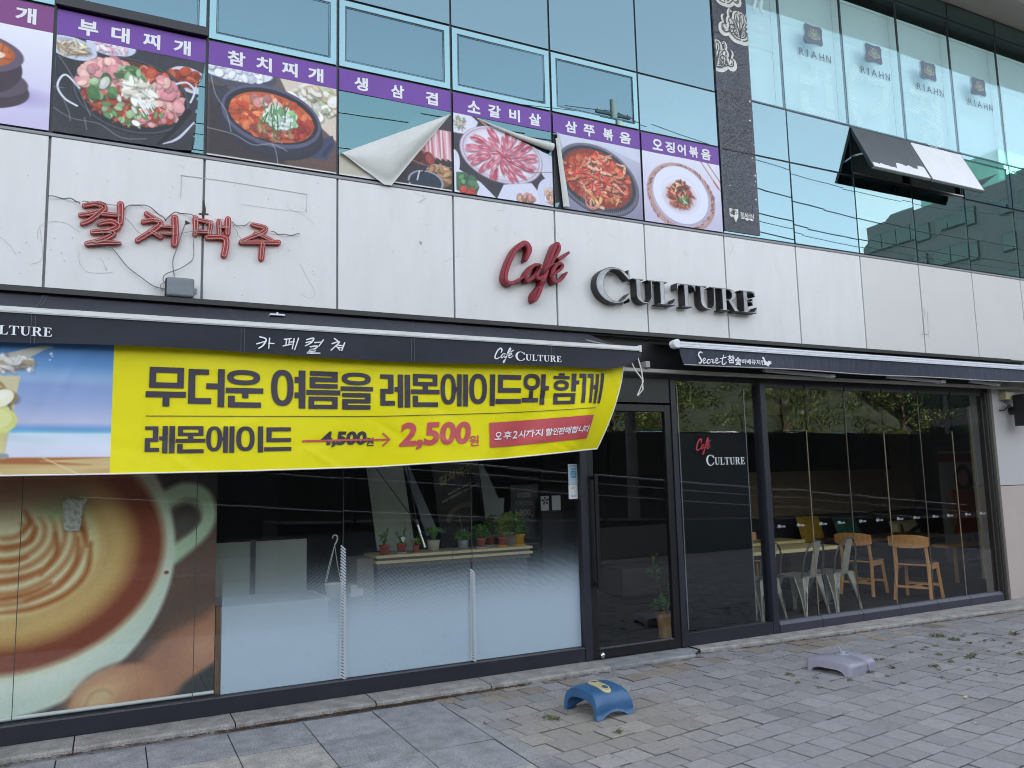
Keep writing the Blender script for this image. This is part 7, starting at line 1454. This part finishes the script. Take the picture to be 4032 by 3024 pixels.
# ================================================================== things on the pavement
def blue_base(cx, cy, rz, label):
    t = thing('sign_base', label, 'sign base', (cx, cy, .002), R(rz)); hx, hy, H, ex, ez, zarch = .168, .197, .192, .78, .56, .040; nx, ns = 36, 36
    def P_(u, s_, k):       # u along x; s from the near foot over the crown to the far foot; k = depth below the outer skin
        zm = zarch * max(0, 1 - (u / .66) ** 2) ** .8; kz = k * 2.0 if k > 0 else k; a0 = math.asin(min(1, max(1e-4, zm / (H - kz))) ** (1 / ez)); a = a0 + (math.pi - 2 * a0) * s_
        z = math.sin(a) ** ez * (H - kz); y = -math.copysign(abs(math.cos(a)) ** ex, math.cos(a)) * (hy - k)
        f = (z / H) ** 1.3; c = .86 if abs(u) > .86 else 1; return (u * hx * (1 - .10 * f) , y, z - (.018 * f * ((abs(u) - .80) / .2) ** 1.0 if abs(u) > .80 else 0))
    q = MB(); th = .034
    for k, flip in ((0, False), (th, True)):
        V = [P_(-1 + 2 * i / nx, j / ns, k) for j in range(ns + 1) for i in range(nx + 1)]
        if k: V = [(x * .985, y, z) for x, y, z in V]
        F = [(j * (nx + 1) + i, j * (nx + 1) + i + 1, (j + 1) * (nx + 1) + i + 1, (j + 1) * (nx + 1) + i) for j in range(ns) for i in range(nx)]
        q.add(V, [tuple(reversed(f)) for f in F] if flip else F, 0, True)
    N = (nx + 1) * (ns + 1); F = []
    for j in range(ns):
        for i in (0, nx): a, b = j * (nx + 1) + i, (j + 1) * (nx + 1) + i; F.append([a, b, N + b, N + a])
    for i in range(nx):
        for j in (0, ns): a, b = j * (nx + 1) + i, j * (nx + 1) + i + 1; F.append([a, b, N + b, N + a])
    q.f.extend(F); q.mi.extend([0] * len(F)); q.sm.extend([False] * len(F)); q.build('shell', m_blue, t, local=True)
    cream = mat('plastic_cream', (.48, .43, .22), .35, var=.08); q = MB(); n, m_ = 20, 10
    for j in range(n + 1):
        r_ = []; s_ = .24 + (.60 - .24) * j / n; w_ = (.27 + .05 * (j / n)) * max(0, 1 - abs(2 * j / n - 1) ** 3.2) ** .5
        for i in range(m_ + 1): q.v.append(P_(-.08 + w_ * (2 * i / m_ - 1), s_, -.008 if 0 < i < m_ and 0 < j < n else .001))
    F = [[j * (m_ + 1) + i, j * (m_ + 1) + i + 1, (j + 1) * (m_ + 1) + i + 1, (j + 1) * (m_ + 1) + i] for j in range(n) for i in range(m_)]; q.f = F; q.mi = [0] * len(F); q.sm = [True] * len(F); q.build('cream_inset', cream, t, local=True)
    for s_ in (.36, .52):
        c_ = Vector(P_(-.08, s_, -.0075)); tilt = Matrix.Rotation(.32 if s_ < .4 else .05, 4, 'X'); q = MB(); q.lathe([(.031, .0), (.034, .004), (.027, .006), (.024, .002)], (0, 0, 0), 24); q.v = [tuple(c_ + tilt @ Vector(v)) for v in q.v]; q.build('knob_ring', cream, t, local=True)
        q = MB(); q.lathe([(.025, .0035), (0, .0035)], (0, 0, 0), 20); q.v = [tuple(c_ + tilt @ Vector(v)) for v in q.v]; q.build('knob_hole', mat('hole_blue', (.05, .08, .12), .5), t, local=True)
    return t
def grey_base(cx, cy, rz, label):
    t = thing('parasol_base', label, 'parasol base', (cx, cy, .002), R(rz)); hx, hy, r = .205, .212, .03; gx = .055; q = MB(); n = 64; rows = []
    for j in range(n + 1):
        a = -math.pi / 2 + math.pi * j / n; y = hy * math.sin(a) if abs(math.sin(a)) < .999 else hy * math.copysign(1, math.sin(a)); e = max(0, (abs(y) - (hy - r)) / r)
        zt = .124 - .030 * (y / hy) ** 2 - r * (1 - math.sqrt(max(0, 1 - e * e))) * .9; w = hx - .02 * e ** 2; ya = abs(y) / hy; zb = .042 * (max(0, 1 - (ya / .72) ** 5) ** .6) if ya < .72 else 0
        L = [(-w, zb), (-w + .001, zb + .006), (-w + .004, zt - r)] + [(-w + .004 + r * (1 - math.cos(b)), zt - r + r * math.sin(b)) for b in (.4, .8, 1.2, 1.57)] + [(-w * .4, zt), (gx - .009, zt), (gx - .006, zt - .012), (gx + .006, zt - .012), (gx + .009, zt)]
        L += [(w - .004 - r * (1 - math.cos(b)), zt - r + r * math.sin(b)) for b in (1.57, 1.2, .8, .4)] + [(w - .004, zt - r), (w - .001, zb + .006), (w, zb)]
        rows.append([(x, y, z) for x, z in L])
    m_ = len(rows[0]); V = [v for r_ in rows for v in r_]; q.add(V, [(j * m_ + i, j * m_ + i + 1, (j + 1) * m_ + i + 1, (j + 1) * m_ + i) for j in range(n) for i in range(m_ - 1)], 0, True)
    q.add(V, [(j * m_, (j + 1) * m_, (j + 1) * m_ + m_ - 1, j * m_ + m_ - 1) for j in range(n)] + [tuple(range(m_)), tuple(n * m_ + i for i in range(m_ - 1, -1, -1))], 0); q.build('shell', m_gr, t, local=True)
    q = MB()
    for j in range(n): a, b = rows[j], rows[j + 1]; q.add([(gx - .0062, a[8][1], a[8][2] - .0113), (gx + .0062, a[8][1], a[8][2] - .0113), (gx + .0062, b[8][1], b[8][2] - .0113), (gx - .0062, b[8][1], b[8][2] - .0113)], [(0, 1, 2, 3)])
    q.add([(gx - .007, -hy - .0012, .02), (gx + .007, -hy - .0012, .02), (gx + .007, -hy - .0012, .062), (gx - .007, -hy - .0012, .062)], [(0, 1, 2, 3)]); q.add([(gx - .03, -hy - .0012, .0), (gx + .03, -hy - .0012, .0), (gx + .03, -hy - .0012, .02), (gx - .03, -hy - .0012, .02)], [(0, 1, 2, 3)]); q.build('groove', mat('groove_dark', (.10, .10, .125), .6), t, local=True)
    c_ = Vector((gx, .015, .124)); q = MB(); q.lathe([(.062, -.001), (.058, .005), (.042, .006), (.040, .003), (.027, .004), (.024, .026), (.016, .027), (.014, .006)], c_, 24); q.build('collar', mat('collar_grey', (.25, .26, .31), .45), t, local=True)
    q = MB(); q.tube([c_ + Vector((-.018, .0, .012)), c_ + Vector((-.038, .012, .072))], .0075, 10); q.build('bolt', mat('bolt_steel', (.55, .6, .6), .35, .7), t, local=True); return t
m_blue = mat('plastic_blue', (.028, .098, .21), .38, var=.18, vscale=6, bump=.06, bscale=160, stain=((.05, .13, .23), 9, .6, .25))
m_gr = mat('plastic_grey', (.27, .265, .315), .42, var=.07, vscale=5, bump=.06, bscale=200)
grey_base(6.155, -1.30, 10, 'grey plastic parasol base with a short metal bolt sticking up')
blue_base(3.715, -1.245, 5, 'blue plastic sign base with a cream inset and two round holes')
for lab, (x, y), a in (('yellow fallen leaf lying nearer the wall on the pavers', G(3200 + 1598 / 2.6587, 2600 + 395 / 2.6587), .2), ('small yellow fallen leaf lying nearer the camera on the pavers', G(3200 + 1715 / 2.6587, 2600 + 672 / 2.6587), 1.0)):
    q = MB(); L, w_ = (.032, .012) if a < .5 else (.019, .009); ca, sa = math.cos(a), math.sin(a); V = []
    for i in range(7): s_ = i / 6 * 2 - 1; ww = w_ * (1 - s_ * s_) ** .7; V += [(x + ca * s_ * L - sa * ww, y + sa * s_ * L + ca * ww, .008 + .006 * s_ * s_), (x + ca * s_ * L + sa * ww, y + sa * s_ * L - ca * ww, .004 + .008 * s_ * s_)]
    q.add(V, [(2 * i, 2 * i + 1, 2 * i + 3, 2 * i + 2) for i in range(6)]); tag(q.build('fallen_leaf', mat('leaf_yellow', (.46, .42, .16), .6)), lab, 'leaf', 'fallen leaves')
q = MB(); W5 = [(1380, 375, 3.4), (1430, 372, 2.6), (1460, 378, 2), (1545, 405, 2.4), (1570, 412, 2.4), (1600, 408, 1.6), (1640, 375, 1.2), (1660, 350, 1), (1770, 350, 1.6), (1700, 435, 1.4), (1720, 437, 1.4), (1850, 420, 1.6), (1920, 410, 1), (2110, 355, 3), (2140, 360, 2.4), (2080, 438, 1.5), (1390, 465, 1.4), (1300, 480, 1.2), (1270, 498, 1), (1430, 552, 1.8), (1420, 545, 1.4), (1610, 495, 1), (1710, 565, 2.6), (1740, 555, 2.6), (1690, 578, 1.6), (1530, 612, 1.8), (1360, 657, 2), (1395, 655, 2), (1415, 688, 1), (975, 668, 2.2), (890, 590, 1.2), (830, 595, 1.4), (780, 715, 2), (590, 787, 1.5), (310, 860, 1.3), (100, 812, 1.3), (15, 732, 2), (50, 745, 1.2), (270, 765, 1.2), (1450, 760, 1.1), (1500, 806, 1), (1075, 810, 1), (930, 745, 1), (1690, 690, 1.2), (1790, 684, 1.1), (1940, 742, 1.2), (2200, 535, 2.4), (2170, 545, 1.6), (1160, 440, 1.2), (1000, 480, 1.4), (1160, 525, 1), (1880, 515, 1.1), (2020, 470, .9), (2030, 540, .8)]
pts = [(G(3100 + x / 2.3734, 2350 + y / 2.3734), s_) for x, y, s_ in W5] + [(G(1600 + x / 2.212, 2500 + y / 2.212), s_) for x, y, s_ in ((1225, 728, 2.2), (1265, 735, 2), (1300, 745, 2), (1835, 858, 1.8), (1850, 845, 1.5), (680, 780, .8))]
for i, ((x, y), s_) in enumerate(pts): leafy(q, (x, y, .0), int(16 * s_), (.013 * s_, .008 * s_), .016 + .003 * s_, i % 3, .3, i, .5, .35)
for k in range(150):
    x, y = rng.uniform(3.2, 11), rng.uniform(-3.4, -.35)
    if x < 5 and rng.random() < .6: continue
    u, v = (x - O[0]) * ct + (y - O[1]) * st, -(x - O[0]) * st + (y - O[1]) * ct; v = round(v / S_) * S_; x, y = O[0] + u * ct - v * st, O[1] + u * st + v * ct; leafy(q, (x, y, -.006), 3, (.010, .003), .009, rng.randrange(3), .3, k + 500, .5, .35)
kind(q.build('weeds', [mat('weed_a', (.08, .14, .035), .7), mat('weed_b', (.12, .17, .045), .7), mat('weed_c', (.12, .10, .045), .7)]), 'stuff')
q = MB()
for k in range(120):
    x, y = rng.uniform(2.9, 9), rng.uniform(-3.6, -.4); s_ = rng.uniform(.003, .009); n = 6; a0 = rng.random() * 6; q.add([(x + s_ * rng.uniform(.6, 1.2) * math.cos(a0 + k_ * 1.047), y + s_ * rng.uniform(.6, 1.2) * math.sin(a0 + k_ * 1.047), .0052) for k_ in range(n)], [tuple(range(n))], 0 if rng.random() < .85 else 1)
kind(q.build('grit', [mat('gum_dark', (.06, .055, .055), .8), mat('gum_pale', (.5, .5, .48), .8)]), 'stuff')

# ================================================================== across the street (seen only in the glass)
m_conc = mat('concrete', (.20, .195, .185), .85, var=.2, vscale=1.2); m_wall = mat('retaining_stone', (.024, .024, .026), .9, var=.4, vscale=.8, bump=.5, bscale=6)
q = MB(); q.box(-40, 60, -9.2, -9.0, -.02, .12); kind(q.build('far_kerb', m_conc), 'structure')
q = MB(); q.box(-40, 60, -60, -14.5, -.02, 1.9); q.box(-40, 60, -14.5, -14.2, -.02, 3.1); kind(q.build('terrace', m_wall), 'structure')
q = MB(); q.box(-40, 60, -59, -14.55, 1.901, 1.92); kind(q.build('car_park', m_asph), 'structure')
q = MB(); q.add([(3, -9, -.02), (30, -9, -.02), (30, -7.6, -.02), (3, -7.6, -.02), (3, -9, 1.05), (30, -9, .05), (30, -7.6, .05), (3, -7.6, 1.05)], [(4, 5, 6, 7), (0, 1, 5, 4), (1, 2, 6, 5), (2, 3, 7, 6), (3, 0, 4, 7)]); kind(q.build('ramp', mat('ramp_dark', (.02, .02, .022), .85, var=.2)), 'structure')
t = thing('ramp_railing', 'stainless steel handrail sloping along the ramp opposite the cafe', 'railing', (10, -7.7, 0)); m_ss = mat('stainless', (.62, .62, .62), .3, .9)
rz = lambda x: 1.738 + .087 * (9.8 - x)
for dz, r_ in ((0, .022), (-.18, .012), (-.42, .012), (-1.02, .012)):
    q = MB(); q.tube([(0, -8, rz(0) + dz), (22, -8, rz(22) + dz)], r_, 8); q.build('rail', m_ss, t)
for k in range(16):
    x = .4 + k * 1.36; q = MB(); q.box(x - .03, x + .03, -8.06, -8.0, max(0, rz(x) - 1.9), rz(x) - .02); q.build('rail_post', mat('post_grey', (.03, .03, .032), .5), t)
q = MB(); n = 60; V = []
for j in range(9):
    for i in range(n + 1): x = -90 + 210 * i / n; V.append((x, -36 - 5 * j, 1.9 + (12 + 3 * math.sin(x * .09) + 1.5 * math.sin(x * .31 + 1)) * math.sin(min(1, j / 5) * 1.57) + (NR.rand() * .8 if j else 0)))
q.add(V, [(j * (n + 1) + i, j * (n + 1) + i + 1, (j + 1) * (n + 1) + i + 1, (j + 1) * (n + 1) + i) for j in range(8) for i in range(n)], 0, True); kind(q.build('hill', mat('hill_green', (.014, .022, .009), .95, var=.5, vscale=.6)), 'structure')
m_bark = mat('bark', (.09, .06, .04), .9, var=.3, vscale=12); m_tl = [mat('tree_leaf_a', (.10, .15, .02), .6), mat('tree_leaf_b', (.16, .20, .04), .6), mat('tree_leaf_c', (.06, .10, .02), .6)]
def tree(seed):
    t = thing('street_tree', 'leafy street tree on the terrace behind the parked cars opposite', 'tree', (0, 0, 0), group='trees opposite the cafe'); r = random.Random(seed); q = MB()
    q.tube([(0, 0, 0), (.05, .02, 1.2), (0, .05, 2.6), (.1, 0, 4.5)], [.16, .13, .11, .05], 9); tips = []
    for k in range(9): a = k * 2.4; z0 = .9 + k * .36; L = r.uniform(1.2, 2.2); e = Vector((math.cos(a) * L, math.sin(a) * L, z0 + L * .55)); q.tube([(0, .03, z0), (e.x * .5, e.y * .5, z0 + L * .35), e], [.06, .04, .015], 6); tips.append(e)
    q.build('trunk', m_bark, t, local=True); q = MB(); tips += [Vector((r.uniform(-1, 1), r.uniform(-1, 1), r.uniform(1.4, 6))) for _ in range(10)]
    for e in tips:
        for _ in range(3):
            c_ = e + Vector((r.gauss(0, .5), r.gauss(0, .5), r.gauss(0, .4))); leafy(q, c_, 70, (.55, .45), .17, r.randrange(3), .2, r.randrange(10 ** 6), .6, .5)
    q.build('crown', m_tl, t, local=True); return t
t0 = tree(1)
for i, (x, y, s_) in enumerate([(2, -22, 1.0), (6.5, -24, 1.1), (11, -21.5, .95), (15, -23, 1.1), (19.5, -22, 1.0), (24, -24, 1.15), (29, -22, 1.0), (-4, -23, 1.1), (34, -25, 1.1), (39, -23, 1.1), (8.8, -28, 1.3), (17, -29, 1.3), (26.5, -29, 1.3), (-1, -30, 1.3)]):
    o = t0 if i == 0 else copy_tree(t0); o.location = (x, y, 1.9); o.scale = (s_, s_, s_); o.rotation_euler = (0, 0, i * 1.3)
def car(m):
    t = thing('parked_car', 'parked car on the terrace opposite the cafe', 'car', (0, 0, 0), group='cars parked on the terrace opposite'); prof = [(-2.15, .32), (-2.2, .62), (-2.05, .82), (-1.45, .92), (-.85, 1.40), (.75, 1.44), (1.45, 1.0), (2.1, .88), (2.2, .6), (2.15, .32)]
    q = MB(); n = len(prof); V = []
    for y in (-.82, -.7, .7, .82):
        for x, z in prof: V.append((x, y * (.86 if z > 1.2 else 1), z if abs(y) < .8 else z - .02))
    F = [tuple(range(n)), tuple(3 * n + i for i in range(n - 1, -1, -1))]
    for k in range(3): F += [(k * n + i, (k + 1) * n + i, (k + 1) * n + (i + 1) % n, k * n + (i + 1) % n) for i in range(n)]
    q.add(V, F); q.build('body', m, t, local=True, bevel=.04); q = MB()
    for y in (-.79, .79): q.add([(-1.3, y * 1.0 - .0, .95), (1.2, y, 1.0), (.72, y * .9, 1.36), (-.8, y * .9, 1.34)], [(0, 1, 2, 3), (3, 2, 1, 0)])
    q.build('side_window', m_black, t, local=True)
    for x in (-1.35, 1.35):
        for y in (-.76, .76): q = MB(); q.tube([(x, y - .1, .32), (x, y + .1, .32)], .32, 20); w_ = q.build('wheel', m_black, t, local=True); q = MB(); q.tube([(x, y - .11, .32), (x, y + .11, .32)], .2, 14); q.build('rim', m_ss, w_, local=True)
    return t
cp = [mat('car_white', (.75, .75, .75), .15), mat('car_silver', (.45, .46, .48), .2, .6), mat('car_blue', (.05, .11, .2), .15), mat('car_black', (.02, .02, .022), .12)]
cs = [car(m) for m in cp]
for i, (x, k) in enumerate([(5, 0), (8.2, 3), (11.5, 0), (15, 1), (18.5, 2), (22, 0), (25.5, 1), (29, 2), (1.5, 1)]):
    o = cs[k] if i in (0, 1, 3, 4) else copy_tree(cs[k]); o.location = (x, -18.5, 1.925); o.rotation_euler = (0, 0, R(90 + (i % 3) * 2))
# office block across the side street
t = thing('office_block', 'grey office block with ribbon windows across the side street', 'building', (75, -30, 0)); m_off = mat('office_grey', (.15, .15, .155), .6, var=.05)
q = MB(); q.box(66.8, 90, -46.4, -8, -.02, 26.1); q.build('wall', m_off, t)
q = MB(); q.box(68, 88, -41, -33, 26.1, 29); q.build('roof_glass', mat('roof_glass_green', (.25, .5, .42), .2), t)
m_ow = mat('office_glass', (.03, .06, .05), .05, spec=1.0); m_owf = mat('office_frame', (.05, .06, .055), .4)
for z in (3.9, 7.1, 10.2, 13.4, 16.5, 19.7, 22.9):
    for a, b in ((-45.6, -39.5), (-38.9, -35.6), (-33.5, -32.3), (-31, -24), (-22, -13)):
        q = MB(); q.box(66.7, 66.799, a, b, z, z + 1.6); f_ = q.build('window', m_owf, t); q = MB(); n = max(1, int((b - a) / 1.5))
        for k in range(n): q.box(66.62, 66.699, a + (b - a) * k / n + .04, a + (b - a) * (k + 1) / n - .04, z + .08, z + 1.52)
        q.build('pane', m_ow, f_)
# cables along the street
CB = [(-12.0, 12.25, 12.35, .9, .012), (-12.1, 11.25, 10.6, .5, .02), (-12.0, 10.3, 10.0, .5, .02), (-11.9, 10.0, 9.65, .5, .012), (-12.1, 9.8, 9.5, .6, .02)]
LB = ['highest thin black power cable, level with the pole crossarm', 'thick black power cable, uppermost of the lower bundle', 'thick black power cable in the middle of the lower bundle', 'thin black power cable in the lower bundle', 'lowest thick black power cable of the bundle']
for i, (y, za, zb, sg, r_) in enumerate(CB):
    q = MB(); X = [-22 + 35.45 * k / 16 for k in range(17)] + [13.45 + 26 * k / 14 for k in range(1, 15)]
    P_ = []
    for x in X:
        k = (x + 22) / 35.45 if x <= 13.45 else (x - 13.45) / 26; z = za + (0 if x <= 13.45 else (zb - za) * k) - sg * 4 * k * (1 - k); P_.append((x, y, z))
    q.tube(P_, r_, 5); tag(q.build('power_cable', m_black), LB[i], 'cable', 'power cables')
t = thing('utility_pole', 'concrete utility pole with a crossarm across the street', 'pole', (13.45, -12, 0)); q = MB(); q.tube([(13.45, -12, -.03), (13.45, -12, 12.6)], [.17, .10], 12); q.build('shaft', m_conc, t)
q = MB(); q.box(12.85, 14.05, -12.06, -11.98, 12.12, 12.2); q.build('crossarm', m_dark, t)
for x in (12.92, 13.2, 13.7, 13.98): q = MB(); q.lathe([(0, 0), (.03, 0), (.02, .04), (.03, .07), (0, .1)], (x, -12.02, 12.2), 8); q.build('insulator', m_conc, t)
